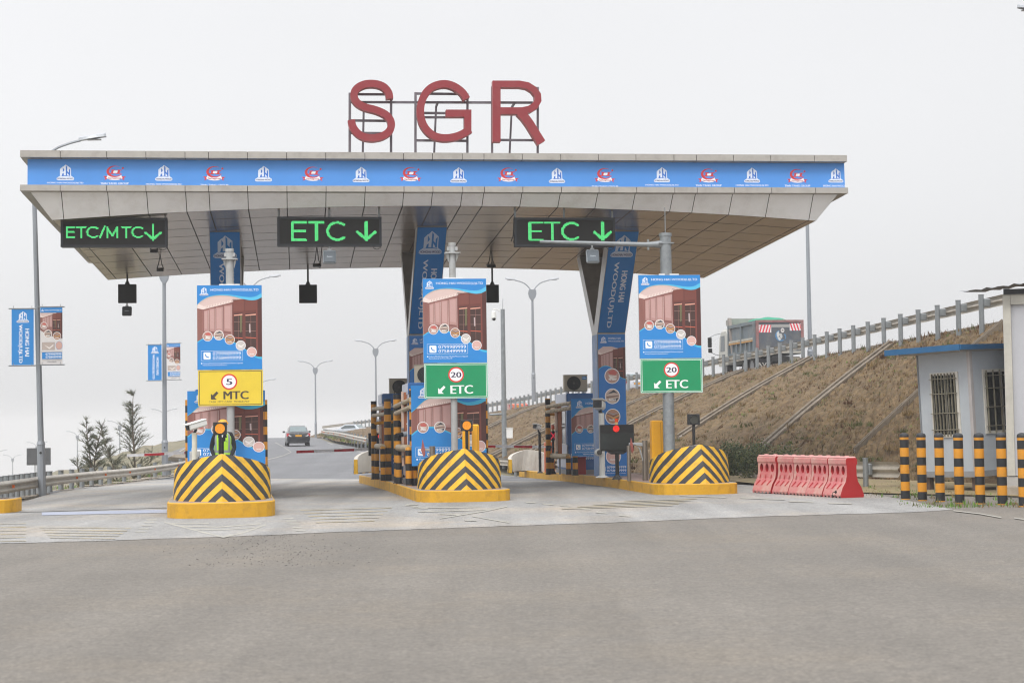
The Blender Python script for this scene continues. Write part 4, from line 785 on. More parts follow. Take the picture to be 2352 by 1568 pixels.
# road side antennas
def antenna(x, y, d, label, wpx=31, hpx=33, dark='#59626a', up=None, back=0):
    c = P(x, y, d); s = 3920 / d; w = wpx / s; h = hpx / s; t = thing('lane_antenna', label, 'antenna', TR(c, TH), 'square lane antennas'); M = Matrix.Rotation(R(-14), 4, 'X'); m = MB(); m.bbox((0, 0, 0), (w, .1, h), mat('antenna_rim_' + dark[1:], '#8d959b' if dark == '#59626a' else '#4a4f54', .5), .03, M); m.build('housing', t)
    f = MB(); f.bbox((0, -.055, -.01), (w * .86, .02, h * .82), mat('antenna_face_' + dark[1:], dark, .45), .02, M); fo = f.build('face_plate', t)
    a = Art((0, 0, 100, 20), w * .42, h * .12); a.text('Genvict', 0, 0, 100, 20, '#b9c2c8', 0, .02); b = MB(); b.add(a, M @ Matrix.Translation((0, -.068, h * -.02)) @ Matrix.Rotation(R(90), 4, 'X')); b.build('lettering', fo)
    r = MB(); zt = up if up is not None else h; r.cyl((0, .03, h / 2 - .04), (0, .03, h / 2 + zt), .022, mat('bracket_grey', '#a4a8aa', .5), n=8); r.box((0, .03, h / 2 + .02), (w * .3, .06, .04), MATS['bracket_grey']); r.build('bracket', t); return t
antenna(757, 590.5, 43.2, 'grey square antenna hanging under the middle ETC sign', 30, 32, up=.2); antenna(1361, 589, 42.8, 'grey square antenna hanging from the arm of the right mast', 30, 32, up=.15); antenna(291.5, 714.5, 53.6, 'small black antenna hanging below the left square lane light', 22, 22, '#33383b', up=.16)
# floodlights on the soffit
def flood(x, y, d, label, k=1.0):
    c = P(x, y, d); q = CM.inverted() @ c; t = thing('floodlight', label, 'floodlight', TR(c, TH), 'small black floodlights under the canopy'); m = MB(); M = Matrix.Rotation(R(20), 4, 'X'); m.bbox((0, 0, 0), (.25 * k, .2, .06), BLACK, .01, M); m.box((0, -.01, -.032), (.21 * k, .16, .006), mat('lamp_glass', '#7c8186', .2), M); m.build('lamp_body', t)
    r = MB(); zt = sof_z(q.x, q.y) - c.z + .02; r.tube([(-.1, 0, .02), (-.05, 0, min(.16, zt * .6)), (0, 0, zt)], .014, BLACK, 6); r.tube([(.1, 0, .02), (.05, 0, min(.16, zt * .6)), (0, 0, zt)], .014, BLACK, 6); r.build('bracket', t); return t
flood(354, 576, 45.2, 'small black floodlight just under the lower edge of the ETC/MTC sign', .8); flood(368, 619, 50.0, 'small black floodlight on the left soffit near its back edge', .8); flood(728, 609, 50.2, 'small black floodlight beside the grey antenna of the middle lane'); flood(1128, 610, 51.6, 'small black floodlight over the lane light behind the middle mast', 1.1)
flood(1183, 556, 44.4, 'tiny black lamp at the lower left corner of the right ETC sign', .35)
# ------------------------------------------------------------------ poster masts
MGREY = mat('mast_paint', '#a9abab', .5, .15, var=.08, scale=4, dirt='#8b8178', dscale=3, damt=.4)
PG = poster_art(1.56, 2.06); PGm = PG.build('poster_print'); bpy.data.objects.remove(PGm); _pg = [m for m in bpy.data.meshes if m.name.startswith('poster_print')][-1]
def linked(me, name, parent, M=None):
    o = bpy.data.objects.new(name, me); COL.objects.link(o); o.parent = parent
    if M is not None: o.matrix_local = M
    return o
def mast(xp, yp0, yp1, ys1, xpole, d, kind, label, r=.085, ytop=575, galv=False, arm=None, h=.27, yawk=0):
    s = 3920 / d; c = P(xp, (yp0 + yp1) / 2, d); base = P(xpole, 1020, d); base.z = top_z(d, h); t = thing('poster_mast', label, 'road sign', TR(base, TH + yawk), 'roadside masts with poster and lane sign')
    m = GALV if galv else MGREY; zt = P(xpole, ytop, d).z - base.z; pm = MB(); pm.cyl((0, 0, 0), (0, 0, zt), r, m, n=16); pm.cyl((0, 0, 0), (0, 0, .03), r * 2.2, m, n=12); pm.build('pole', t, smooth=True)
    br = MB(); br.cyl((0, 0, zt - .02), (0, 0, zt + .06), r * 1.12, m, n=12)
    for sx in (-1, 1):
        br.box((sx * .1, 0, zt - .09), (.06, .12, .09), m)
        for yy in (-.05, .05): br.mesh([(sx * r, yy, zt - .21), (sx * .15, yy, zt - .21), (sx * .15, yy, zt - .27), (sx * r * 1.1, yy, zt - .42), (sx * r, yy + .012, zt - .21), (sx * .15, yy + .012, zt - .21), (sx * .15, yy + .012, zt - .27), (sx * r * 1.1, yy + .012, zt - .42)], [(0, 1, 2, 3), (7, 6, 5, 4), (1, 5, 6, 2), (2, 6, 7, 3)], m)
    br.box((0, 0, zt - .2), (.38, .3, .03), m); br.build('bracket', t)
    IV = (Matrix.Translation(base) @ Matrix.Rotation(TH + yawk, 4, 'Z')).inverted(); q = IV @ c; k = (yp1 - yp0) / s / 2.06
    pp = MB(); pp.box((q.x, -.13, q.z), (1.57 * k, .03, 2.07 * k), mat('sign_back', '#b6b8b8', .5, .3)); 
    for dz in (-.8, 0, .8): pp.box((q.x * .5, -.09, q.z + dz * k), (.9, .05, .06), GALV)
    po = pp.build('poster_board', t); linked(_pg, 'poster_print', po, Matrix.Translation((q.x, -.147, q.z)) @ Matrix.Rotation(R(90), 4, 'X') @ Matrix.Scale(k, 4))
    zs = q.z - (ys1 + yp1) / 2 / s + (yp0 + yp1) / 2 / s; hs = (ys1 - yp1) / s - .02; w = 1.57 * k; m2 = MB(); m2.box((q.x + .015, -.13, zs), (w, .03, hs), MATS['sign_back']); m2.box((q.x * .5, -.09, zs), (.9, .05, .06), GALV)
    so_ = m2.build('lane_sign', t); la = MB(); la.add(lane_art(w - .006, hs - .006, kind), Matrix.Translation((q.x + .015, -.147, zs)) @ Matrix.Rotation(R(90), 4, 'X')); la.build('sign_face', so_)
    tp = MB(); tp.box((q.x, -.1, q.z + 1.05 * k), (.5 * k, .06, .03), WHITE); tp.build('top_clamp', t)
    if arm:
        xa, ya = arm; pa = IV @ P(xa, ya, d - .35); am = MB(); z0 = zt - .22; am.tube([(-.12, 0, z0), (-.55, -.02, z0 - .01)], .09, m, 12, [.1, .055]); am.cyl((-.5, -.02, z0 - .01), (pa.x, pa.y, pa.z), .062, m, .04, 12); am.cyl((-.45, -.02, z0 - .14), (-.45, -.02, z0 + .12), .03, m, n=8); am.build('side_arm', t, smooth=True)
        rd = MB(); rd.cyl((0, 0, zt), (0, 0, zt + .72), .012, GALV, n=6); rd.build('lightning_rod', t)
    return t
mast(528, 656, 849, 933, 530, 41.6, 'MTC', 'mast with a wood company poster over the yellow MTC speed 5 sign', .095, 577, h=.31)
mast(1043.5, 641, 833.5, 916, 1044, 42.2, 'ETC', 'mast with a wood company poster over the middle green ETC speed 20 sign', .082, 563)
mast(1536, 632.5, 823, 903, 1537, 42.9, 'ETC', 'galvanised mast with a side arm over the right green ETC speed 20 sign', .145, 541, True, (1240, 555))
# ------------------------------------------------------------------ air conditioners
ACM = mat('beige_enamel', '#b5ab97', .5, var=.06, dirt='#8a8070', dscale=3, damt=.4); GRL = mat('fan_grille_black', '#1c1d1c', .6, var=.2, scale=20)
def ac_unit(x0_, x1_, y0, y1, d, label, fx, brand=None, yaw=0):
    s = 3920 / d; w = (x1_ - x0_) / s; h = (y1 - y0) / s; c = P((x0_ + x1_) / 2, y1, d); t = thing('air_conditioner', label, 'air conditioner', TR(c, TH + yaw), 'outdoor air conditioner units on the cabins'); m = MB(); m.bbox((0, .14, h / 2), (w, .3, h), ACM, .02); m.box((0, .14, h + .004), (w + .02, .32, .012), ACM); m.build('casing', t)
    f = MB(); r = h * .42; cx = -w / 2 + w * fx; f.cyl((cx, -.008, h / 2), (cx, -.028, h / 2), r, GRL, n=28)
    for k in range(5): f.tube([(cx + r * (.2 + .17 * k) * math.cos(R(a)), -.032, h / 2 + r * (.2 + .17 * k) * math.sin(R(a))) for a in range(0, 361, 20)], .004, mat('grille_wire', '#3a3b39', .5), 4)
    f.cyl((cx, -.028, h / 2), (cx, -.036, h / 2), r * .15, mat('fan_hub', '#4b4b48', .5), n=12); f.build('fan_grille', t)
    if brand: a = Art((0, 0, 70, 40), w * .2, h * .19); a.rect(0, 0, 70, 40, '#1d7fc0', 0); a.text(brand, 8, 10, 62, 28, '#dce8f4', 1, .01); b = MB(); b.add(a, Matrix.Translation((w * .365, -.012, h * .82)) @ Matrix.Rotation(R(90), 4, 'X')); b.build('brand_plate', t)
    l = MB(); [l.box((k * w * .33, .14, -.03), (.05, .28, .05), GALV) for k in (-1, 1)]; l.build('foot_rails', t); return t
# ------------------------------------------------------------------ toll cabins
BWH = mat('cabin_white_panel', '#b9bfcf', .35, .1, var=.08, scale=2, dirt='#8d90a2', dscale=2, damt=.4); BBL = mat('cabin_blue_panel', '#27609f', .45, var=.08, scale=2)
def cabin(xl, d, w, D, zt, label, side_k=1):
    p = P(xl, 1000, d); p.z = top_z(d); t = thing('toll_cabin', label, 'toll booth', TR(p, TH), 'toll cabins on the islands'); H = zt
    m = MB(); m.box((w / 2, D / 2, .07), (w + .1, D + .1, .14), mat('cabin_base_grey', '#8b8c8e', .7)); m.box((w / 2, D / 2, .14 + .40), (w, D, .8), BBL); m.build('body', t)
    sd = MB(); g0 = .94; g1 = H - .42
    for x in (.005, w - .005):
        for y0, y1 in ((.0, .22), (D * .62, D * .7), (D - .14, D)): sd.box((x, (y0 + y1) / 2, (g0 + g1) / 2), (.07, y1 - y0, g1 - g0), BWH if y0 > .1 else BBL)
        sd.box((x - .035 if x < 1 else x + .035, D / 2, .58), (.012, D - .1, .74), BWH)
        sd.box((x, D / 2, g1 + .06), (.07, D, .12), BWH)
    for y in (.035, D - .035): sd.box((w / 2, y, (g0 + g1) / 2), (.12, .07, g1 - g0), BBL); [sd.box((x, y, (g0 + g1) / 2), (.1, .069, g1 - g0 - .002), BBL) for x in (.088, w - .088)]
    sd.build('wall_frame', t)
    rf = MB(); rf.bbox((w / 2, D / 2, H - .15), (w + .06, D + .06, .3), BBL, .03); rf.box((-.038, D / 2, H - .15), (.02, D * .96, .29), BWH); rf.build('roof', t)
    for x, nm in ((0, 'a'), (w, 'b')):
        f = MB(); wf = mat('white_window_frame', '#d9dbdd', .4); sx = -1 if x == 0 else 1
        for y0, y1 in ((.26, .30), (D * .58, D * .62)): f.box((x + sx * .02, (y0 + y1) / 2, (g0 + g1) / 2), (.05, .05, g1 - g0 - .06), wf)
        for z in (g0 + .03, g1 - .03, (g0 + g1) / 2): f.box((x + sx * .02, (.28 + D * .6) / 2, z), (.05, D * .6 - .28, .04), wf)
        fo = f.build('window', t); gl = MB(); gl.box((x + sx * .004, (.28 + D * .6) / 2, (g0 + g1) / 2), (.012, D * .6 - .3, g1 - g0 - .08), GLASS); gl.box((x + sx * .004, D * .82, (g0 + g1) / 2), (.012, D * .24, g1 - g0 - .08), GLASS); gl.build('pane', fo)
    g = MB()
    for x in (w * .27, w * .73): g.box((x, .03, (g0 + g1) / 2), (w * .46 - .14, .012, g1 - g0 - .04), mat('greenish_glass', '#5c6a62', .12, spec=.8))
    g.build('front_pane', t)
    for k in (0, 1): e = MB(); e.tube([(w * (.2 + .5 * k) + .035 * math.cos(R(a)), .15, H + .03 + .035 * math.sin(R(a))) for a in range(0, 361, 30)], .01, BLACK, 5); e.build('lifting_eye', t)
    return t
c1 = cabin(452, 42.7, 1.62, 2.3, 2.5, 'left toll cabin, almost wholly hidden behind the poster beside the guard')
c2_ = cabin(941, 43.75, 1.75, 2.3, 2.62, 'front cabin of the middle island, its white window side showing left of the poster')
c3 = cabin(881, 51.4, 1.9, 2.4, 2.56, 'rear cabin of the middle island, with a blue front and white logo under the roof')
c4 = cabin(1305, 55.0, 1.66, 2.3, 2.6, 'right toll cabin beside the raking column, with an open white side window')
for par, w_, H_, ext in ((c3, 1.9, 2.56, 1), (c4, 1.66, 2.6, 0)):
    a = Art((0, 0, 190, 256), w_ - .02, 2.4); a.rect(0, 190, 190, 256, '#27609f', 0)
    if not ext: a.rect(0, 40, 190, 190, '#27609f', 0)
    if ext: a.rect(0, 45, 190, 190, mat('greenish_glass', '#5c6a62', .12, spec=.8), 0); a.rect(0, 0, 190, 45, '#1f5c9c', 0); logo_tower(a, 32, 22, 15, 1, '#1f5c9c', halo='#c8d4e6'); a.text('HONG HAI WOOD(U)LTD', 62, 14, 180, 26, '#c8d4e6', 1, .014)
    a.rrect(8, 196, 22, 210, 2, '#c8d4e6', 1); a.text('0799989999', 28, 196, 110, 205, '#c8d4e6', 1, .014); a.text('0758499999', 28, 208, 110, 217, '#c8d4e6', 1, .014)
    for k in range(3): sample_disc(a, 60 + 42 * k, 172 if k else 168, 17, k, 1)
    b = MB(); b.add(a, Matrix.Translation((w_ / 2, -.009, H_ / 2)) @ Matrix.Rotation(R(90), 4, 'X')); b.build('front_print', par)
ac_unit(894.5, 938, 869.5, 907, 52.5, 'beige air conditioner on the roof of the rear middle cabin, left of the column', .52)
ac_unit(953, 1004, 838, 883, 45.2, 'beige air conditioner half hidden behind the middle green ETC sign', .48)
ac_unit(1296, 1350, 861, 899, 55.6, 'beige air conditioner with a blue brand plate on the right cabin roof', .41, 'Midea')
# fare display boxes, brown and tall, beside each cabin window
def fare_box(x0_, x1_, y0, y1, d, label):
    s = 3920 / d; h = (y1 - y0) / s; c = P((x0_ + x1_) / 2, y1, d); w = (x1_ - x0_) / s; t = thing('fare_display', label, 'display unit', TR(c, TH), 'tall brown fare displays beside the cabin windows'); m = MB(); m.bbox((.03, .1, h / 2), (w * .62, .2, h), mat('brown_display_case', '#a5623f', .5, var=.08), .01); m.build('case', t)
    e = MB(); e.box((-w * .36, .1, h / 2), (w * .3, .17, h * 1.02), mat('pale_pink_edge', '#cdb2a2', .5)); 
    for z in (.12, .5, .86): e.box((-w * .4, .0, h * z), (w * .35, .06, .05), GALV)
    e.build('side_flange', t); p = MB(); p.cyl((.03, .12, 0), (.03, .12, top_z(d) - c.z), .03, GREYP, n=8); p.build('stand', t)
fare_box(924, 940, 899 - 22 + 24, 1092 - 24, 44.3, 'brown fare display with a small camera beside the front middle cabin'); fare_box(873, 884, 920 + 22, 1075, 51.0, 'brown fare display beside the rear middle cabin'); fare_box(1277.5, 1292, 928, 1053, 54.8, 'brown fare display beside the white window of the right cabin')
# ------------------------------------------------------------------ banded guard frames
TAPE = mat('taped_foam_wrap', '#b5a488', .6, var=.1); _n = TAPE.node_tree; 
def wrapmat():
    m = stripe_mat('wrapped_tube_tape', '#c0ae8e', '#857a6c', .09, .4, axis='Y', rough=.5); return m
WR = wrapmat(); AMB = YEL2
def posts_frame(label, posts, bars=(), hoops=(), parent_art=None, h=.27, group='banded guard frames around the cabins'):
    x, y, d, r = posts[0]; b = onisle(x, d, h); t = thing('guard_frame', label, 'guard frame', TR(b, TH), group); IV = XF[t.name].inverted()
    for (x, y, d, r) in posts:
        p = P(x, y, d); q = IV @ Vector((p.x, p.y, top_z(d, h))); m = MB(); zt = p.z - top_z(d, h); m.cyl((0, 0, 0), (0, 0, zt), r, POSTS, n=14); m.cyl((0, 0, 0), (0, 0, .02), r * 1.25, BLK2, n=12); o = m.build('banded_post', t, smooth=True); o.location = q
    for (a, b_, r, k) in bars:
        p = IV @ P(*a); q = IV @ P(*b_); m = MB(); m.cyl(p, q, r, WR if k else AMB, n=12); m.build('taped_bar' if k else 'cross_bar', t, smooth=True)
    for (xa, da, xb, db, yt, r) in hoops:
        pa = IV @ onisle(xa, da, h); pb = IV @ onisle(xb, db, h); zt = (IV @ P(xa, yt, da)).z
        for p in (pa, pb): m = MB(); m.cyl((0, 0, 0), (0, 0, zt - p.z - .05), r, POSTS, n=12); m.sphere((0, 0, zt - p.z - .05), r, AMB, 12, 6); o = m.build('hoop_leg', t, smooth=True); o.location = p
        m = MB(); m.cyl((pa.x, pa.y, zt), (pb.x, pb.y, zt), r * 1.08, WR, n=12); m.build('taped_bar', t, smooth=True)
    return t
FA = booth_art(1.9, 2.02)
def add_poster(t, x0_, x1_, y0, y1, d, yaw=0, name='poster_print'):
    s = 3920 / d; c = P((x0_ + x1_) / 2, (y0 + y1) / 2, d); w = (x1_ - x0_) / s; h = (y1 - y0) / s; IV = XF[t.name].inverted(); q = IV @ c; m = MB(); m.box((q.x, q.y + .02, q.z), (w, .02, h), MATS['sign_back']); b = m.build('poster_board', t)
    n = MB(); n.add(booth_art(w, h), Matrix.Translation((q.x, q.y + .008, q.z)) @ Matrix.Rotation(R(90), 4, 'X')); n.build(name, b)
f1 = posts_frame('pair of tall banded posts carrying the big poster behind the guard in the green vest', [(433, 918, 42.2, .085), (606, 918, 42.2, .085)], h=.31); add_poster(f1, 432, 608, 897, 1066, 42.0)
f2_ = posts_frame('banded guard frame with taped bars carrying the poster of the front middle cabin', [(912, 905, 45.6, .105), (948, 893, 43.4, .095), (1114, 900, 43.4, .06)], [((908, 933, 45.5), (944, 917, 43.3), .06, 1), ((909, 949, 45.5), (944, 934, 43.3), .06, 1), ((914, 965, 45.6), (960, 962, 45.4), .055, 0)], [(915, 44.7, 938, 43.2, 1027.5, .085)])
add_poster(f2_, 945, 1117, 884, 1068, 43.1)
posts_frame('banded guard frame at the far end of the middle island, left of the rear cabin', [(858, 921, 51.2, .085), (889.5, 916, 48.2, .1)], [((857, 939, 51.1), (886, 936, 48.2), .055, 1), ((857, 954, 51.1), (886, 950, 48.2), .055, 1), ((862, 972, 51.1), (905, 968, 50.8), .05, 0)], [(865, 50.2, 879, 47.9, 1024, .075)])
f4 = posts_frame('banded guard frame with taped bars in front of the right cabin', [(1257.6, 915, 55.2, .085), (1321, 1047, 53.2, .085)], [((1256, 934, 55.0), (1312, 925, 53.6), .06, 1), ((1256, 946, 55.0), (1312, 936.5, 53.6), .06, 1), ((1262, 951, 55.2), (1287, 951, 55.2), .05, 0)], [(1266, 55.2, 1304.5, 53.8, 1046.5, .08)])
add_poster(f4, 1312, 1312 + 117, 915, 1048, 53.4); 
# yellow posts beside the amber lamps
def ypost(x, y0, d, w, dep, label, h=.27):
    b = onisle(x, d, h); zt = P(x, y0, d).z - b.z; t = thing('yellow_housing', label, 'equipment post', TR(b, TH), 'plain yellow equipment posts'); m = MB(); m.bbox((0, 0, zt / 2), (w, dep, zt), mat('yellow_housing_paint', '#e6a51b', .4, var=.05), .03); m.build('housing', t); g = MB(); g.box((w * .28, -dep / 2 - .003, zt / 2), (.008, .006, zt * .92), mat('housing_seam', '#8f6a1c', .6)); g.build('door_seam', t)
ypost(1070, 975, 41.6, .17, .2, 'narrow yellow post right behind the amber lamp of the middle island'); ypost(1092, 974, 41.0, .16, .22, 'yellow post standing free to the right of the middle amber lamp'); ypost(1508, 965, 44.0, .3, .28, 'tall yellow post at the left flank of the right striped block')
# ------------------------------------------------------------------ signal lamps
def lamp(x, y0, y1, wpx, d, label, lit, yb, h=.27, col='#ffa628', beacon=False):
    s = 3920 / d; b = onisle(x, d, h); w = wpx / s * 1.06; zc_ = P(x, (y0 + y1) / 2, d).z - b.z; t = thing('signal_lamp', label, 'traffic light', TR(b, TH), 'round signal lamps on black poles'); hh = (y1 - y0) / s
    m = MB(); m.bbox((0, 0, zc_), (w, .12, hh), mat('lamp_box_black', '#26282a', .5, var=.1), .01); r = w * .36; ring = MB()
    for k in range(20):
        a, c = 2 * math.pi * k / 20, 2 * math.pi * (k + 1) / 20; m.mesh([(r * 1.07 * math.cos(a), -.06, zc_ + r * 1.07 * math.sin(a)), (r * 1.07 * math.cos(c), -.06, zc_ + r * 1.07 * math.sin(c)), (r * 1.07 * math.cos(c), -.075 - .05 * max(0, math.sin(c)), zc_ + r * 1.07 * math.sin(c)), (r * 1.07 * math.cos(a), -.075 - .05 * max(0, math.sin(a)), zc_ + r * 1.07 * math.sin(a))], [(0, 1, 2, 3)], MATS['lamp_box_black'])
    m.build('lamp_box', t); l = MB(); l.cyl((0, -.058, zc_), (0, -.066, zc_), r, mat('lens_base_amber', '#7a3c08', .5) if lit else mat('dark_lens', '#3c3d38', .3), n=24)
    if lit:
        em = mat('lit_led_' + col[1:], '#402000', .5, emit=col, estr=1.7)
        for k in range(1, 10):
            q = r * .97 * k / 9; N_ = int(6 * k)
            for i in range(N_): a = 2 * math.pi * i / N_; cx, cz = q * math.cos(a), zc_ + q * math.sin(a); e = r * .038; l.face([(cx - e, -.068, cz - e), (cx + e, -.068, cz - e), (cx + e, -.068, cz + e), (cx - e, -.068, cz + e)], em)
    l.build('lens', t); p = MB(); p.box((0, .0, (zc_ - hh / 2) / 2), (.065, .065, zc_ - hh / 2), BLACK); p.box((0, 0, .02), (.2, .2, .03), BLACK); p.build('pole', t); return t
lamp(505.5, 969, 998.5, 29, 35.4, 'lit amber lamp hiding the face of the guard above the left striped block', True, 1040, .31)
lamp(1072, 964, 989.5, 25.5, 40.6, 'lit amber lamp on a black pole above the middle striped block', True, 1027)
lamp(1593.5, 950.5, 975.5, 26, 43.0, 'unlit dark lamp on a thin pole above the right striped block', False, 1016)
# display boards with a round red light
def board(x0_, x1_, y0, y1, d, label, lens, beac=True):
    s = 3920 / d; x = (x0_ + x1_) / 2; b = onisle(x, d); w = (x1_ - x0_) / s; hh = (y1 - y0) / s; zc_ = P(x, (y0 + y1) / 2, d).z - b.z; t = thing('lane_display', label, 'display board', TR(b, TH), 'black lane display boards'); m = MB(); m.bbox((0, 0, zc_), (w, .16, hh), mat('board_black', '#111314', .45, var=.1), .012); m.box((0, -.083, zc_ - hh * .14), (w * .96, .006, hh * .62), mat('board_screen', '#232a2a', .25, spec=.6)); m.mesh([(-.3, -.07, zc_ - hh / 2), (.3, -.07, zc_ - hh / 2), (.16, -.07, zc_ - hh / 2 - .09), (-.16, -.07, zc_ - hh / 2 - .09), (-.3, .07, zc_ - hh / 2), (.3, .07, zc_ - hh / 2), (.16, .07, zc_ - hh / 2 - .09), (-.16, .07, zc_ - hh / 2 - .09)], [(3, 2, 1, 0), (4, 5, 6, 7), (0, 4, 7, 3), (1, 2, 6, 5), (2, 3, 7, 6)], MATS['board_black']); m.build('screen_box', t)
    l = MB(); em = mat('lit_led_red', '#300505', .5, emit='#ff2a1e', estr=1.4); lx = lens * w / 2; lz = zc_ + hh * .35; r = .085
    for k in range(0, 8):
        q = r * k / 7; N_ = max(1, int(6 * k))
        for i in range(N_): a = 2 * math.pi * i / N_; cx, cz = lx + q * math.cos(a), lz + q * math.sin(a); e = .0048; l.face([(cx - e, -.09, cz - e), (cx + e, -.09, cz - e), (cx + e, -.09, cz + e), (cx - e, -.09, cz + e)], em)
    l.build('red_lens', t); p = MB(); p.cyl((0, 0, 0), (0, 0, zc_ - hh / 2 - .05), .055, BLACK, n=10); p.cyl((0, 0, 0), (0, 0, .12), .16, BLACK, .06, 8); p.build('pole', t)
    if beac: q = MB(); q.cyl((0, 0, zc_ + hh / 2), (0, 0, zc_ + hh / 2 + .07), .045, mat('beacon_base', '#c9b07a', .5), n=10); q.cyl((0, 0, zc_ + hh / 2 + .07), (0, 0, zc_ + hh / 2 + .17), .052, mat('orange_beacon', '#e0501a', .25, var=.05), .045, 12); q.build('beacon', t)
board(1377.5, 1455.5, 975, 1035, 46.6, 'black display board with a red light and orange beacon before the right column', -.06)
board(846, 900, 994, 1046, 54.5, 'black display board half hidden behind the rear guard frame of the middle island', .05, False)
def xsig(x, y, wpx, hpx, d, label, h=.27):
    s = 3920 / d; b = onisle(x, d, h); w = wpx / s; hh = hpx / s; zc_ = P(x, y, d).z - b.z; t = thing('cross_signal', label, 'traffic light', TR(b, TH), 'red cross lane signals'); m = MB(); m.bbox((0, 0, zc_), (w, .14, hh), MATS['lamp_box_black'], .01); m.build('lamp_box', t); em = mat('lit_led_crimson', '#300505', .5, emit='#ff2f50', estr=1.3); l = MB(); n = 15
    for i in range(n):
        for j in range(n):
            u, v = (i + .5) / n * 2 - 1, (j + .5) / n * 2 - 1
            if abs(abs(u) - abs(v)) < .26: e = w / n * .33; l.face([(u * w * .47 - e, -.073, zc_ + v * hh * .47 - e), (u * w * .47 + e, -.073, zc_ + v * hh * .47 - e), (u * w * .47 + e, -.073, zc_ + v * hh * .47 + e), (u * w * .47 - e, -.073, zc_ + v * hh * .47 + e)], em)
    l.build('red_cross', t); p = MB(); p.cyl((0, 0, 0), (0, 0, zc_ - hh / 2), .04, BLACK, n=8); p.cyl((0, 0, 0), (0, 0, .1), .12, BLACK, .05, 8); p.build('pole', t); q = MB(); q.cyl((0, 0, zc_ + hh / 2), (0, 0, zc_ + hh / 2 + .06), .04, MATS['beacon_base'], n=10); q.cyl((0, 0, zc_ + hh / 2 + .06), (0, 0, zc_ + hh / 2 + .2), .06, MATS['orange_beacon'], .05, 12); q.build('beacon', t)
xsig(1270, 1000, 16, 21, 56.0, 'red cross signal with an orange beacon behind the right guard frame'); xsig(927, 1010, 17, 26, 50.0, 'red cross signal half hidden behind the front middle guard frame')
# ------------------------------------------------------------------ cameras
CAMW = mat('camera_white', '#dfe0dc', .35, var=.03)
def bullet(x, y, d, L, r, label, yaw, base_y, post, h=.27, pr=.04, pm=None, pitch=-12, lampq=None):
    b = onisle(x if post is None else post, d, h); c = P(x, y, d); t = thing('surveillance_camera', label, 'camera', TR(b, 0), 'bullet cameras on posts'); q = XF[t.name].inverted() @ c; M = Matrix.Translation(q) @ Matrix.Rotation(R(yaw), 4, 'Z') @ Matrix.Rotation(R(pitch), 4, 'X')
    m = MB(); m.bbox((0, 0, 0), (r * 2, L, r * 1.7), CAMW, r * .4, M); m.bbox((0, -.03, r * .95), (r * 2.3, L * 1.08, r * .3), CAMW, r * .12, M); m.build('housing', t, smooth=False); l = MB(); l.bbox((0, -L / 2 - .004, 0), (r * 1.7, .012, r * 1.35), mat('camera_front_black', '#141518', .3), r * .3, M); l.cyl(M @ Vector((0, -L / 2 - .01, 0)), M @ Vector((0, -L / 2 - .02, 0)), r * .4, mat('camera_lens', '#30343c', .08), n=12); l.build('lens_window', t)
    p = MB(); zt = q.z - r; pm = pm or CAMW; p.cyl((0, 0, 0), (0, 0, zt - .08), pr, pm, n=12); p.cyl((0, 0, zt - .1), (q.x * .8, q.y, zt), pr * .6, BLACK, n=8); p.cyl((0, 0, 0), (0, 0, .06), pr * 2.6, pm, pr * 1.3, 10); p.build('post', t)
    if lampq: l2 = MB(); l2.sphere((-.08, -.12, lampq), .14, CAMW, 14, 8, (1, .6, .8)); l2.cyl((-.08, -.19, lampq), (-.08, -.215, lampq), .075, MATS['fan_hub'], n=14); l2.build('fill_light', t)
    return t
bullet(1376.5, 930, 49.0, .4, .15, 'cream box camera on a tall white post in front of the right column', -18, 1093, 1382, pr=.085, lampq=.72, pitch=-8)
bullet(452, 976, 36.5, .46, .08, 'white bullet camera pointing down left beside the guard', -48, 1040, 446, .31, .05, mat('cream_post', '#cfccbd', .5), pitch=14)
bullet(1234, 981, 59.0, .3, .09, 'small white camera on a thin black pole left of the right guard frame', -35, 1083, 1239.5, pr=.05, pm=BLACK)
t = thing('window_camera', 'tiny grey camera clamped to the brown fare display of the front middle cabin', 'camera', TR(P(604 / 3.484 * .5742 + 826.8, (1500 + 825 / 3.484) * .5742, 44.0), 0)); m = MB(); m.cyl((.14, .1, .02), (-.02, 0, 0), .07, mat('camera_grey', '#9a9da0', .4), n=12); m.cyl((-.02, 0, 0), (-.16, -.14, -.04), .055, BLACK, .075, 12); m.build('housing', t); m = MB(); m.cyl((.14, .1, .02), (.2, .12, .02), .03, GALV, n=8); m.build('bracket', t)
# small cabinet under the left camera
t = thing('control_cabinet', 'small pale grey cabinet with a short white post above the left striped block', 'cabinet', TR(onisle(446, 36.8, .31), TH)); m = MB(); zt = P(446, 1036, 36.8).z - top_z(36.8, .31); m.bbox((0, .16, zt / 2), (.21, .2, zt), mat('cabinet_grey', '#b4b6b6', .5), .01); m.build('body', t); m = MB(); m.box((.08, .05, zt * .85), (.015, .012, .05), BLACK); m.build('lock', t)
m = MB(); m.cyl((.0, .13, zt), (.0, .13, zt + .36), .055, MATS['cream_post'], n=12); m.cyl((.0, .13, zt + .36), (.0, .13, zt + .39), .062, YEL2, n=12); m.build('short_post', t)
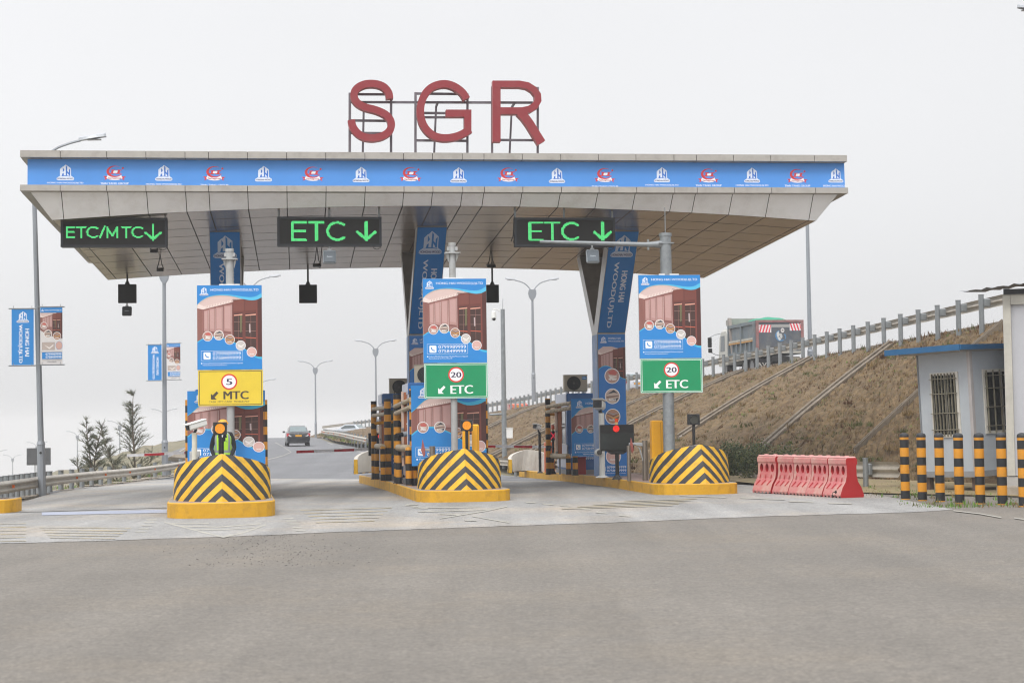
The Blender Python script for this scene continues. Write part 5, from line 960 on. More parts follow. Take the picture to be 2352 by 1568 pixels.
# ------------------------------------------------------------------ boom barriers
ARM = stripe_mat('boom_stripes', '#e4e5ea', '#b21c2c', 1.3, .5, axis='X', rough=.4)
def boom(xt, yt, xb, d, label, h=.27, boxvis=True, off=0.0, brand=True):
    b = onisle(xb, d, h); p = P(xt, yt, d - .4); t = thing('boom_barrier', label, 'boom barrier', TR(b, TH), 'red and white boom barriers'); q = XF[t.name].inverted() @ p; m = MB(); m.bbox((0, 0, .53), (.34, .3, 1.06), mat('orange_barrier_housing', '#e0703a', .45, var=.05), .02); m.box((.1, -.153, .5), (.012, .006, .9), mat('housing_seam', '#8f6a1c', .6)); m.build('housing', t)
    a = MB(); z = .9; a.box((0, 0, 0), (-q.x - .25, .05, .085), ARM); a.box((0, 0, .045), (-q.x - .25, .06, .012), WHITE); o = a.build('boom', t); ang = math.atan2(q.z - z, -(q.x)); o.matrix_local = Matrix.Translation((q.x / 2 - .12, -.2, (q.z + z) / 2)) @ Matrix.Rotation(ang, 4, 'Y')
    c = MB(); c.box((-.2, -.2, z), (.7, .07, .05), WHITE); c.cyl((0, -.15, z), (0, -.24, z), .06, BLACK, n=12); c.build('boom_clamp', t)
boom(293, 1046, 572, 57.0, 'lowered boom crossing the left lane before the casuarina trees', .31); boom(680.5, 1037.5, 870, 56, 'lowered boom across the middle lane in front of the dark sedan'); boom(1112, 1024, 1261, 60.5, 'lowered boom across the right lane behind the middle striped block')
# ------------------------------------------------------------------ steel gate posts with a faded red pointer
def gate(xa, xb, ya, yb, d, label, xr, yr0, yr1):
    a = onisle(xb, d); t = thing('gate_post', label, 'gate post', TR(a, TH), 'steel gate posts with red pointers'); IV = XF[t.name].inverted(); za = P(xb, yb, d).z - a.z; ST = mat('brushed_steel', '#9a9288', .3, .8, var=.1)
    m = MB(); m.cyl((0, 0, 0), (0, 0, za), .075, ST, n=14); m.build('main_post', t, smooth=True)
    zb = P(xb, yb + 8, d).z - a.z; q = IV @ P(xr, (yr0 + yr1) / 2, d - .2); m = MB(); m.cyl((0, 0, zb), (q.x, 0, zb), .035, MATS['bracket_grey'], n=10); m.tube([(0, -.02, zb - .05), (q.x * .35, -.02, zb - .1), (q.x * .15 , -.02, zb - .5), (-.02, -.02, zb - .95)][0:1] + [(q.x * .6, -.03, zb - .02), (q.x * .35, -.03, zb - .12), (q.x * .12, -.02, zb - .45), (0, -.02, zb - .9)], .02, MATS['bracket_grey'], 8); m.build('cross_arm', t, smooth=True)
    if xa: e = IV @ onisle(xa, d - .3); m = MB(); m.cyl((e.x, e.y, e.z), (e.x, e.y, P(xa, ya, d).z - a.z), .05, ST, n=12); m.build('thin_post', t, smooth=True)
    h2 = (yr1 - yr0) * d / 3920; m = MB(); m.mesh([(-.035, 0, -h2 * .1), (0, 0, h2 / 2), (.05, 0, h2 * .05), (.07, 0, -h2 * .3), (.03, 0, -h2 / 2), (-.01, 0, -h2 * .3), (-.035, .03, -h2 * .1), (0, .03, h2 / 2), (.05, .03, h2 * .05), (.07, .03, -h2 * .3), (.03, .03, -h2 / 2), (-.01, .03, -h2 * .3)], [(5, 4, 3, 2, 1, 0), (6, 7, 8, 9, 10, 11)] + [(i, (i + 1) % 6, 6 + (i + 1) % 6, 6 + i) for i in range(6)], mat('faded_red_plastic', '#9d5a52', .4, var=.1)); o = m.build('red_pointer', t); o.location = (q.x + .03, q.y, q.z)
gate(1443.5, 1480.5, 1022.7, 1011, 45.2, 'steel gate posts with a faded red pointer beside the black display board', 1447, 1004, 1041); gate(None, 992.5, 1000, 1024, 42.7, 'steel gate post with a dark red pointer beside the middle striped block', 968, 1008, 1050)
# red bin beside the right cabin
t = thing('red_bin', 'dark red box standing in front of the right cabin, beside the banded post', 'bin', TR(onisle(1335, 54.0), TH)); m = MB(); m.bbox((0, .1, .27), (.27, .26, .52), mat('dark_red_plastic', '#8c1a20', .4, var=.05), .02); m.build('body', t); m = MB(); m.bbox((0, .1, .55), (.3, .29, .05), MATS['dark_red_plastic'], .015); m.build('lid', t)
# ------------------------------------------------------------------ guardrails
def guardrail(label, path, spacing, zr=.6, hw=.31, side=-1, first=0, post_r=.07, blocks=True, reflectors=0, group=None, postside=.18, ztop=.08):
    """path: ground points; side: which side of the travel direction the beam faces"""
    L = [0]
    for a, b in zip(path, path[1:]): L.append(L[-1] + (b - a).length)
    def at_(s):
        for i in range(len(path) - 1):
            if s <= L[i + 1] or i == len(path) - 2: k = (s - L[i]) / (L[i + 1] - L[i]); return path[i].lerp(path[i + 1], k), (path[i + 1] - path[i]).normalized()
    t = thing('guardrail', label, 'guardrail', path[0], group); prof = [(.0, .5), (.045, .42), (.08, .3), (.08, .2), (.03, .1), (.0, .02), (.0, -.02), (.03, -.1), (.08, -.2), (.08, -.3), (.045, -.42), (.0, -.5)]
    m = MB(); N = max(2, int(L[-1] / 1.0)); vs = []; n = len(prof)
    for k in range(N + 1):
        p, d = at_(L[-1] * k / N); nrm = Vector((d.y, -d.x, 0)).normalized() * side
        for a, z in prof: q = p + nrm * (a + .0) + Vector((0, 0, zr - hw / 2 + z * hw)); vs.append(q)
    m.mesh(vs, [(k * n + i, (k + 1) * n + i, (k + 1) * n + i + 1, k * n + i + 1) for k in range(N) for i in range(n - 1)], RAILM); m.build('rail', t, world=True, smooth=True)
    pm = MB(); pm.cyl((0, 0, -.3), (0, 0, zr + ztop), post_r, GALV, n=10); pm.cyl((0, 0, zr + ztop), (0, 0, zr + ztop + .015), post_r * 1.12, GALV, n=10)
    if blocks: M_ = Matrix.Translation((0, 0, zr - hw / 2))
    base = None; s = first; pos = []
    while s < L[-1]: pos.append(s); s += spacing if not callable(spacing) else spacing(s)
    for s in pos[:99]:
        p, d = at_(s); nrm = Vector((d.y, -d.x, 0)).normalized() * side; a = math.atan2(-nrm.x, nrm.y)
        if base is None: base = pm.build('post', t, smooth=True); o = base; blk = MB(); blk.bbox((0, .0, 0), (.16, postside - post_r + .02, hw * .75), GALV, .02); bo = blk.build('spacer_block', o)
        else:
            o = base.copy(); COL.objects.link(o); b_ = bo.copy(); COL.objects.link(b_); b_.parent = o
        q = p - nrm * postside; o.location = q - path[0]; o.rotation_euler = (0, 0, a)
        for ch in [c for c in bpy.data.objects if c.parent == o]: ch.location = (0, (postside + post_r * .8) / 2, zr - hw / 2)
    if reflectors:
        s = 1.0; rb = None
        while s < L[-1]:
            p, d = at_(s); nrm = Vector((d.y, -d.x, 0)).normalized() * side
            if rb is None: r = MB(); r.mesh([(-.03, 0, .04), (.03, 0, .04), (.03, 0, -.04), (-.03, 0, -.04), (0, .06, .035), (0, .06, -.035)], [(0, 3, 2, 1), (0, 4, 5, 3), (1, 2, 5, 4), (0, 1, 4), (3, 5, 2)], mat('orange_reflector', '#e2691c', .3)); o = rb = r.build('reflector', t)
            else: o = rb.copy(); COL.objects.link(o)
            o.location = p + nrm * .03 + Vector((0, 0, zr - hw / 2)) - path[0]; o.rotation_euler = (0, 0, math.atan2(-nrm.x, nrm.y)); s += reflectors
    return t
RAILM = mat('w_beam_rail', '#b3ada2', .45, .2, var=.15, scale=2, dirt='#7a7164', dscale=2.5, damt=.55)
def gp(x, d, z): p = P(x, 1000, d); return Vector((p.x, d, z))
LP = [gp(-170, 36.5, .0), gp(-40, 40, -.02), gp(0, 41.7, -.06), gp(105, 50, -.15), gp(225, 60, -.26), gp(320, 70, -.37), gp(430, 83, -.35), gp(470, 100, -.1), gp(500, 125, .4)]
LPs = [Vector(p) for p in spline([tuple(p) for p in LP], 5)]
guardrail('long steel guardrail with orange reflectors along the left edge of the plaza', LPs, lambda s: 1.0 if s < 15 else (2.0 if s < 26 else 3.6), .6, .31, 1, .4, reflectors=6, post_r=.085, ztop=.1)
ks = MB()
for a, b in zip(LPs, LPs[1:]):
    for k in range(3):
        p, q = a.lerp(b, k / 3), a.lerp(b, (k + 1) / 3 - .03); o1 = Vector((.12, 0, 0)); o2 = Vector((-.5, 0, 0)); z = Vector((0, 0, random.uniform(.04, .11))); ks.mesh([p + o1 - Vector((0, 0, .1)), q + o1 - Vector((0, 0, .1)), q + o1 + z, p + o1 + z, q + o2 + z, p + o2 + z], [(0, 1, 2, 3), (3, 2, 4, 5)], WC)
struct(ks, 'road_edge_kerb')
CR = [p + Vector((.12, .03, 0)) for p in TOPs]
i0 = 4
guardrail('steel guardrail with tall posts along the crest of the embankment ramp', CR[i0:], 2.0, .92, .34, 1, .5, post_r=.085, postside=.28, ztop=.07)
MR = [Vector((interp(Y, [(95, -4.6), (105, -8.7), (120, -11.4), (135, -13.6), (160, -17.6), (190, -21.3)]), Y, gz(Y) + .1)) for Y in (108, 115, 125, 135, 147, 160, 175, 190)]
guardrail('guardrail on the right verge of the road that climbs behind the barrier boom', MR, 3.0, .7, .33, -1, .2, postside=.2, reflectors=9)
BR = [gp(1095, 74.5, -.2), gp(1180, 70.5, -.27), gp(1262, 66.5, -.3), gp(1330, 63, -.2)]
guardrail('short guardrail at the foot of the slope behind the middle island block', BR, 4.0, .62, .31, -1, 1.0)
ER = [gp(1815, 46.3, 0), gp(1880, 45.6, 0), gp(1960, 44.9, 0), gp(2060, 43.6, 0)]
t_ = guardrail('thick short guardrail end sticking out behind the pink water barriers', ER, 2.0, .6 + .07, .40, -1, .6)
LR = [gp(300, 112, -1.9), gp(340, 104, -1.2), gp(380, 98, -.55), gp(432, 92, .25), gp(470, 90, .7)]
guardrail('pale guardrail of a side ramp rising behind the left lane boom', LR, 3.0, .6, .4, 1, 1.0)
sr = MB()
for a, b in zip(LR, LR[1:]):
    o = Vector((.2, -.6, -.05)); q = Vector((-1.5, 2.5, 0)); sr.face([a + o, b + o, b + q, a + q], WC); dn = Vector((.6, -1.4, -2.4)); sr.face([a + o + dn, b + o + dn, b + o, a + o], SLOPE)
struct(sr, 'side_ramp')
# ------------------------------------------------------------------ street lamps
LAMPG = mat('lamp_pole_grey', '#8d9299', .45, .2, var=.05)
def street_lamp(label, base, height, span, r=.1, yaw=TH, tilt=0, left=True, right=True, shield=True, flare=False):
    t = thing('street_lamp', label, 'street lamp', Matrix.Translation(base) @ Matrix.Rotation(tilt, 4, 'Y') @ Matrix.Rotation(yaw, 4, 'Z'), 'twin arm street lamps'); k = span / 2; H = height - k * .62
    p = MB(); p.cyl((0, 0, 1.6), (0, 0, H), r, LAMPG, r * .72, 10); p.cyl((0, 0, -.3), (0, 0, 1.6), r * 1.32, LAMPG, r * 1.28, 10); p.cyl((0, 0, 1.58), (0, 0, 1.68), r * 1.45, LAMPG, r * 1.1, 10); p.cyl((0, -r * 1.2, 1.35), (0, -r * 1.36, 1.35), .035, BLACK, n=8); p.build('pole', t, smooth=True)
    if shield:
        s = MB(); out = [(-.55, .9), (-.42, 1.02), (.42, 1.02), (.55, .9), (.62, .3), (.5, -.35), (.25, -.85), (0, -1.02), (-.25, -.85), (-.5, -.35), (-.62, .3)]; e = k * .28
        s.mesh([(x * e * .9, -.12, H + z * e * .75) for x, z in out] + [(x * e * .9, .12, H + z * e * .75) for x, z in out], [tuple(range(10, -1, -1)), tuple(range(11, 22))] + [(i, (i + 1) % 11, 11 + (i + 1) % 11, 11 + i) for i in range(11)], LAMPG); s.build('shield', t)
    for sx, on in ((-1, left), (1, right)):
        if not on: continue
        a = MB(); pts = spline([(sx * k * .02, 0, H), (sx * k * .1, 0, H + k * .25), (sx * k * .3, 0, H + k * .45), (sx * k * .52, 0, H + k * .54), (sx * k * .68, 0, H + k * .58)], 4); a.tube(pts, max(.04, r * .32), LAMPG, 6); o = a.build('arm', t, smooth=True)
        hd = MB(); ex = Vector((sx * k * .66, 0, H + k * .575)); L = k * .40; M = Matrix.Translation(ex) @ Matrix.Rotation(-sx * R(8), 4, 'Y')
        prof = [(0, .05), (.12, .10), (.35, .17), (.7, .17), (.92, .12), (1, .014)]; vs = []
        for x, w in prof: vs += [M @ Vector((sx * x * L, -w * L, 0)), M @ Vector((sx * x * L, -w * L * .8, .06 * L + .03)), M @ Vector((sx * x * L, 0, .11 * L + .03)), M @ Vector((sx * x * L, w * L * .8, .06 * L + .03)), M @ Vector((sx * x * L, w * L, 0)), M @ Vector((sx * x * L, 0, -.03 * L))]
        hd.mesh(vs, [(i * 6 + j, i * 6 + (j + 1) % 6, i * 6 + 6 + (j + 1) % 6, i * 6 + 6 + j) for i in range(5) for j in range(6)] + [(0, 1, 2, 3, 4, 5), (35, 34, 33, 32, 31, 30)], mat('lamp_head_grey', '#a9adb2', .4, .2, var=.04)); h = hd.build('lamp_head', o, smooth=True)
        g = MB(); g.box(M @ Vector((sx * .55 * L, 0, -.035 * L - .012)), (L * .5, L * .2, .02), mat('led_lens_off', '#7d7f84', .3)); g.build('lens', h)
    return t
def lamp_px(label, x, ytop, d, span_px, zb, r=.1, **k):
    s = 3920 / d; b = P(x, ytop, d); top = b.z; p = P(x, 1000, d); X = P(x, ytop + 60, d).x; return street_lamp(label, Vector((X, d, zb)), top - zb, span_px / s, r, **k)
lamp_px('twin arm lamp on the ramp crest, free against the sky between two masts', 1223, 641, 119, 118, 3.65, .115)
lamp_px('slim twin arm lamp rising right behind the rear middle cabin', 863, 782, 155, 91, .7, .1)
lamp_px('twin arm lamp beside the road crest, just right of the dark sedan', 724.5, 829, 186, 76, .6, .1)
lamp_px('faint twin arm lamp lined up with the pole that carries the smaller pair of flags', 377, 939, 248, 57, -3.6, .1)
lamp_px('faint twin arm lamp between the two casuarina trees', 275, 966, 270, 54, -5, .1)
lamp_px('faint twin arm lamp just left of the narrow casuarina tree', 178, 990, 295, 48, -6.8, .1)
lamp_px('faint twin arm lamp in front of the grey hoarding', 85, 1015, 325, 44, -8.6, .1)
lamp_px('tiny far twin arm lamp low at the left, beyond the guardrail', 29, 1044, 362, 41, -11.4, .1)
lamp_px('tiny far lamp whose arm tip enters at the left edge', -6, 1033, 345, 42, -10.5, .1)
lamp_px('lamp whose right arm shows just above the poster of the MTC mast', 574, 634, 117, 134, .3, .11)
lamp_px('distant lamp with its right arm tip beside the yellow MTC sign', 590, 871, 200, 84, .6, .1)
lamp_px('nearest lamp post at the left, carrying the larger pair of flags', 97, 318, 48, 316, -.2, .085, tilt=R(-1.5), shield=False, left=False)
lamp_px('second lamp post from the left, carrying the smaller pair of flags', 377, 590, 77, 150, -.4, .11)
lamp_px('lamp pole right behind the dump truck, its top hidden by the canopy', 1853, 400, 92, 150, 3.9, .12)
lamp_px('lamp beyond the right edge whose arm tip shows in the upper right corner', 2484, 22, 53, 292, 4.6, .14, right=False)
# flags on the lamp posts
def flag(xa, xb, y0, y1, d, label, kind):
    s = 3920 / d; c = P((xa + xb) / 2, (y0 + y1) / 2, d); w = (xb - xa) / s; h = (y1 - y0) / s; t = thing('pole_banner', label, 'banner', TR(c, TH * .6), 'cloth banners on the lamp posts')
    if kind == 'name': a = Art((0, 0, 170, 440), w, h, .001); a.rect(0, 0, 170, 440, BLU, 0); logo_tower(a, 86, 62, 46, 1, BLU); a.text('HONG HAI', 104, 155, 136, 372, '#e9eef6', 1, .01, rot=1); a.text('WOOD(U)LTD', 48, 122, 84, 424, '#e9eef6', 1, .01, rot=1)
    else:
        a = Art((0, 0, 172, 440), w, h, .001); a.rect(0, 0, 172, 440, '#d6d3d4', 0); wardrobe(a, 0, 30, 172, 240, 1); a.rect(0, 0, 172, 40, BLU, 7); logo_tower(a, 18, 20, 10, 8, BLU, False); a.text('HONG HAI WOOD(U)LTD', 34, 16, 165, 28, '#c9daf0', 8, .02); a.poly([(0, 175), (60, 215), (172, 250), (172, 345), (0, 345)], '#d9d6d6', 7)
        for k, (x, y, r) in enumerate(((28, 140, 28), (60, 205, 32), (130, 222, 32))): sample_disc(a, x, y, r, (0, 1, 2)[k], 8)
        a.frame(14, 270, 112, 330, 2, '#8c8486', 8); a.rect(16, 272, 110, 328, '#b9aba4', 8); a.poly([(30, 290), (70, 310), (104, 284), (100, 300), (70, 324)], '#e5dfdb', 9); a.disc(146, 296, 27, '#3f86c8', 8, 33); a.disc(146, 296, 25, '#cfa79c', 9, 31)
        a.rect(14, 348, 168, 400, BLU, 8); a.text('0799989999', 42, 354, 164, 370, '#e9eef6', 9, .014); a.text('0758499999', 42, 377, 164, 393, '#e9eef6', 9, .014); a.text('Factory:Plot26.Kaseenge.Mbalala', 14, 406, 164, 414, '#6d6f78', 8, .01); a.text('Mukono.Uganda', 54, 418, 124, 426, '#6d6f78', 8, .01)
    m = MB(); bk = MB(); bk.face([(-w / 2, .004, h / 2), (w / 2, .004, h / 2), (w / 2, .004, -h / 2), (-w / 2, .004, -h / 2)], ink('#9fb4cc'))
    for b_ in (a,):
        for v in b_.v: v.z += 0
    m.add(a, Matrix.Rotation(R(90), 4, 'X')); m.build('cloth', t); bk.build('cloth_back', t); r = MB()
    for z in (h / 2 + .02, -h / 2 - .02): r.cyl((-w / 2 - .08, 0, z), (w / 2 + .06, 0, z), .018, GALV, n=6); r.cyl((-w / 2 + .05, 0, z), (-w / 2 + .05, 0, z + .08), .008, GALV, n=4); r.cyl((w / 2 - .05, 0, z), (w / 2 - .05, 0, z + .08), .008, GALV, n=4)
    r.build('banner_rods', t)
flag(27, 77, 710, 838, 47.8, 'larger plain blue cloth banner at the far left with vertical company lettering', 'name'); flag(93, 143, 706, 836, 47.8, 'larger picture banner with a wardrobe photo on the leftmost lamp post', 'pic'); flag(340, 371, 792, 873, 76.7, 'smaller plain blue cloth banner on the second lamp post', 'name'); flag(383, 414, 789, 871, 76.7, 'smaller picture banner on the second lamp post', 'pic')
# ------------------------------------------------------------------ far hoarding
c = P(89, 1048, 235); t = thing('hoarding', 'dark grey hoarding seen from behind in the haze at the far left', 'billboard', TR(c, 0)); s = 235 / 3920; m = MB(); m.box((0, 0, 0), (54 * s, .3, 39 * s), mat('hoarding_back', '#0c121b', .7, var=.1)); m.build('board', t); m = MB(); m.cyl((0, .4, -9), (0, .4, 19 * s), .28, GALV, n=10); m.box((-.6, .3, -1.6), (.12, .12, 2.4), GALV); m.build('support', t)
# ------------------------------------------------------------------ camera pole at the slope
b = Vector((P(1159, 1040, 80).x, 80, .0)); t = thing('camera_pole', 'galvanised pole with a white dome camera and a white box, right of the middle mast', 'pole', TR(b, 0)); zt = P(1155, 710, 80).z; m = MB(); m.cyl((0, 0, -.3), (0, 0, zt), .125, GALV, .1, 14); m.build('pole', t, smooth=True)
def lz(x, y): q = P(x, y, 80) - b; return q
m = MB(); m.cyl((0, 0, zt), (0.02, 0, zt + .5), .012, GALV, n=6); m.build('antenna_rod', t)
q = lz(1134, 729); m = MB(); m.cyl((q.x, 0, q.z + .26), (q.x, 0, q.z - .02), .1, CAMW, .125, 14); m.sphere((q.x, 0, q.z + .26), .1, CAMW, 12, 6, (1, 1, .6)); m.sphere((q.x, 0, q.z - .03), .12, CAMW, 14, 8); o = m.build('dome_camera', t, smooth=True); l = MB(); l.sphere((q.x + .01, -.06, q.z - .07), .085, mat('camera_front_black', '#141518', .3), 12, 8); l.build('lens', o)
m = MB(); m.tube([(q.x, 0, q.z + .3), (q.x, 0, q.z + .38), (q.x + .12, 0, q.z + .4), (-.1, 0, q.z + .28)], .03, CAMW, 8); m.build('bracket', t)
q0, q1 = lz(1163, 983), lz(1178, 1006); m = MB(); m.bbox(((q0.x + q1.x) / 2, 0, (q0.z + q1.z) / 2), (q1.x - q0.x, .22, q0.z - q1.z), WHITE, .01); m.box(((q0.x + q1.x) / 2, 0, q0.z + .015), (q1.x - q0.x + .05, .27, .03), WHITE); m.build('equipment_box', t)
q0, q1 = lz(1124.5, 952), lz(1153, 950.5); m = MB(); m.cyl(q0, q1, .05, GALV, n=10); m.build('side_pipe', t)
# ------------------------------------------------------------------ pink water barriers
PINK = mat('faded_pink_plastic', '#c26d6f', .65, var=.1, scale=2, dirt='#c0a296', dscale=2.4, damt=.9, dth=.42); PRED = mat('fresh_red_plastic', '#a82428', .45, var=.06)
def water_barrier(Lu=.745):
    # profile: half thickness against height
    pr = [(.30, 0), (.31, .06), (.25, .22), (.16, .36), (.13, .5), (.125, .72), (.15, .76), (.15, .85), (.12, .89)]
    body = MB(); L = Lu / 2; vs = []; n = len(pr)
    # front and back walls as grids with oval holes through the upper panel
    def wall(sy):
        cols = 30
        for j in range(n - 1):
            y0, z0 = pr[j]; y1, z1 = pr[j + 1]
            if (z0, z1) == (.5, .72): continue
            for i in range(cols):
                xa, xb = lerp(-L, L, i / cols), lerp(-L, L, (i + 1) / cols); nt_ = .03 * (1 if j == 0 and (i // 3) % 2 else 0)
                q = [(xa, -sy * y0, z0 + nt_), (xb, -sy * y0, z0 + nt_), (xb, -sy * y1, z1), (xa, -sy * y1, z1)]; body.face(q if sy > 0 else q[::-1], PINK)
        z0, z1 = .5, .72; y = .128; cell = 2 * L * .9 / 3; body.face([(-L, -sy * y, z0), (-L * .9, -sy * y, z0), (-L * .9, -sy * y, z1), (-L, -sy * y, z1)], PINK); body.face([(L * .9, -sy * y, z0), (L, -sy * y, z0), (L, -sy * y, z1), (L * .9, -sy * y, z1)], PINK)
        for k in range(3):
            cx = -L * .9 + cell * (k + .5); cz = .61; rx, rz = cell * .3, .1; N = 16; rim = []; hol = []
            for i in range(N):
                a = 2 * math.pi * i / N; ca, sa = math.cos(a), math.sin(a); m_ = max(abs(ca) , abs(sa)); rim.append((cx + ca / m_ * cell / 2, -sy * y, cz + sa / m_ * .11)); hol.append((cx + ca * rx, -sy * y, cz + sa * rz))
            for i in range(N): j = (i + 1) % N; body.face([rim[i], rim[j], hol[j], hol[i]], PINK); body.face([hol[i], hol[j], (hol[j][0], 0, hol[j][2]), (hol[i][0], 0, hol[i][2])], PRED)
    wall(1); wall(-1)
    for sx in (-1, 1): body.face([(sx * L, -y, z) for y, z in pr] + [(sx * L, y, z) for y, z in pr[::-1]], PRED)
    body.face([(-L, -.12, .89), (L, -.12, .89), (L, .12, .89), (-L, .12, .89)], PINK)
    lid = MB(); lid.bbox((0, 0, .895), (Lu * .96, .27, .05), mat('sun_bleached_pink', '#cf9c98', .5, var=.05), .02)
    for k in (-.25, .25): lid.cyl((k * Lu, 0, .9), (k * Lu, 0, .94), .05, MATS['sun_bleached_pink'], n=12)
    gr = MB()
    for k in range(3):
        x = -L * .9 + 2 * L * .9 / 3 * (k + .5)
        for (ya, za, yb, zb) in ((.262, .2, .2, .31), (.175, .35, .145, .45)): gr.mesh([(x - .07, -ya - .006, za), (x - .03, -ya - .006, za - .01), (x + .06, -yb - .006, zb), (x + .03, -yb - .006, zb + .01)] if za < .3 else [(x - .02, -ya - .006, za), (x + .012, -ya - .006, za), (x + .0, -yb - .006, zb), (x - .03, -yb - .006, zb)], [(0, 1, 2, 3)], PRED)
    return body, lid, gr
body, lid, gr = water_barrier(); body.add(gr)
e1_, e2_ = G(1958, 1143), G(1762, 1131.5); dv = e2_ - e1_; ya = math.atan2(-dv.y, -dv.x)
labs = ['pink water barrier nearest the camera, with a torn hole and a red end', 'pink water barrier second from the right end of the row', 'pink water barrier in the middle of the row of five', 'pink water barrier second from the left end of the row', 'pink water barrier at the left end of the row, standing slightly apart']
base = None
for k in range(5):
    p = e1_ + dv * (k + .5) / 5 + (Vector((-.06, .12, 0)) if k == 4 else Vector((0, 0, 0))); p.z = .008
    M = TR(p, ya + (R(random.uniform(-2, 2)) if k < 4 else R(6)))
    if base is None: base = thing('water_barrier', labs[0], 'road barrier', M, 'row of pink plastic water barriers'); body.build('body', base); lid.build('top', base); first_b = base
    else: dup(base, M, labs[k])
m = MB(); m.mesh([(.02, -.325, .03), (.1, -.315, .02), (.17, -.312, .05), (.2, -.29, .13), (.14, -.27, .17), (.08, -.285, .13), (.03, -.29, .12)], [tuple(range(7))], mat('torn_hole_dark', '#1c1012', .9)); m.build('torn_hole', first_b)
# ------------------------------------------------------------------ banded bollards
t = thing('bollard', 'banded bollard at the left end of the row, beside the guardrail end', 'bollard', TR(G(2080, 1146.5), 0), 'black and yellow bollards by the site cabins'); m = MB(); m.cyl((0, 0, 0), (0, 0, 1.36), .098, POSTS, n=18); m.build('shaft', t, smooth=True); m = MB(); m.cyl((0, 0, 1.36), (0, 0, 1.4), .104, BLK2, .1, 18); m.sphere((0, 0, 1.4), .1, BLK2, 18, 8, (1, 1, .55)); m.build('cap', t, smooth=True)
bl = t
for (x, y), lb in zip(((2119, 1149.5), (2160, 1151.5), (2204.5, 1156), (2252, 1157), (2303, 1158.5), (2352, 1163)), ('second bollard from the left of the row, before the bank and the cabin corner', 'third bollard from the left, before the barred side window', 'fourth bollard from the left, with rust stains, before the cabin wall', 'fifth bollard from the left, before the right barred window', 'sixth bollard from the left, before the corner post of the white building', 'last bollard, cut off by the right edge')): dup(bl, TR(G(x, y), 0), lb)
# ------------------------------------------------------------------ site cabin with blue roof
CWL = mat('pale_blue_cabin_wall', '#aeb5bb', .5, var=.05, scale=1.5, dirt='#9398a6', dscale=1.2, damt=.3); CFR = mat('cream_window_frame', '#c9c6bd', .5); DARK = mat('dark_room_glass', '#202424', .12)
cb = P(2243, 1101, 40.6); cbz = .35; dirL = Vector((-.58, .815, 0)); dirR = Vector((.83, .56, 0)); WL, WR_, HC = 1.66, 3.4, 3.0
def frameM(o, x, y=None): x = x.normalized(); z = Vector((0, 0, 1)); y = z.cross(x); return Matrix(((x.x, y.x, z.x, o.x), (x.y, y.y, z.y, o.y), (x.z, y.z, z.z, o.z), (0, 0, 0, 1)))
o = Vector((cb.x, 40.6, cbz)); t = thing('site_cabin', 'pale blue portable cabin with a blue flat roof edge and barred windows', 'cabin', Matrix.Translation(o) @ Matrix.Rotation(R(-2.0), 4, 'Y') @ Matrix.Rotation(math.atan2(dirR.y, dirR.x), 4, 'Z'))
# local: x along right face, y along left face (depth)
m = MB(); zw0, zw1 = .12, HC
def wall_with_hole(mb, L, z0, z1, a, b, c, d, axis, mt):   # wall from 0..L with window a..b, c..d
    def Q(u0, u1, w0, w1):
        th = .06; 
        if axis == 'x': mb.box(((u0 + u1) / 2, th / 2, (w0 + w1) / 2), (u1 - u0, th, w1 - w0), mt)
        else: mb.box((th / 2, (u0 + u1) / 2, (w0 + w1) / 2), (th, u1 - u0, w1 - w0), mt)
    Q(0, a, z0, z1); Q(b, L, z0, z1); Q(a, b, z0, c); Q(a, b, d, z1)
wall_with_hole(m, WR_, zw0, zw1, .45, 1.75, 1.05, 2.52, 'x', CWL); m2 = MB(); wall_with_hole(m2, WL, zw0, zw1, .4, 1.2, 1.0, 2.5, 'y', CWL); m.add(m2); m.box((WR_ / 2, WL - .03, (zw0 + zw1) / 2), (WR_, .06, zw1 - zw0), CWL); m.box((WR_ - .03, WL / 2, (zw0 + zw1) / 2), (.06, WL, zw1 - zw0), CWL); m.build('wall', t)
e = MB(); e.box((-.012, -.012, (zw0 + zw1) / 2), (.09, .09, zw1 - zw0), mat('cabin_corner_trim', '#a7a3a2', .5)); e.box((WR_ / 2, -.01, .08), (WR_ + .06, .1, .14), mat('cabin_base_channel', '#8b8d90', .6)); e.box((-.01, WL / 2, .08), (.1, WL + .06, .14), MATS['cabin_base_channel']); e.build('corner_trim', t)
rf = MB(); rf.box((WR_ / 2 - .2, WL / 2 + .1, HC + .02), (WR_ + .3, WL + .3, .05), mat('cabin_eave_soffit', '#9a9792', .6)); rf.box((WR_ / 2 - .2, WL / 2 + .1, HC + .09), (WR_ + .75, WL + .7, .1), MATS['cabin_eave_soffit'])
BR_ = mat('blue_roof_edge', '#285f8a', .45, var=.08)
rf.box((WR_ / 2 - .2, -.27, HC + .09), (WR_ + .79, .04, .12), BR_); rf.box((-.6, WL / 2 + .1, HC + .09), (.04, WL + .72, .14), BR_); rf.build('roof', t)
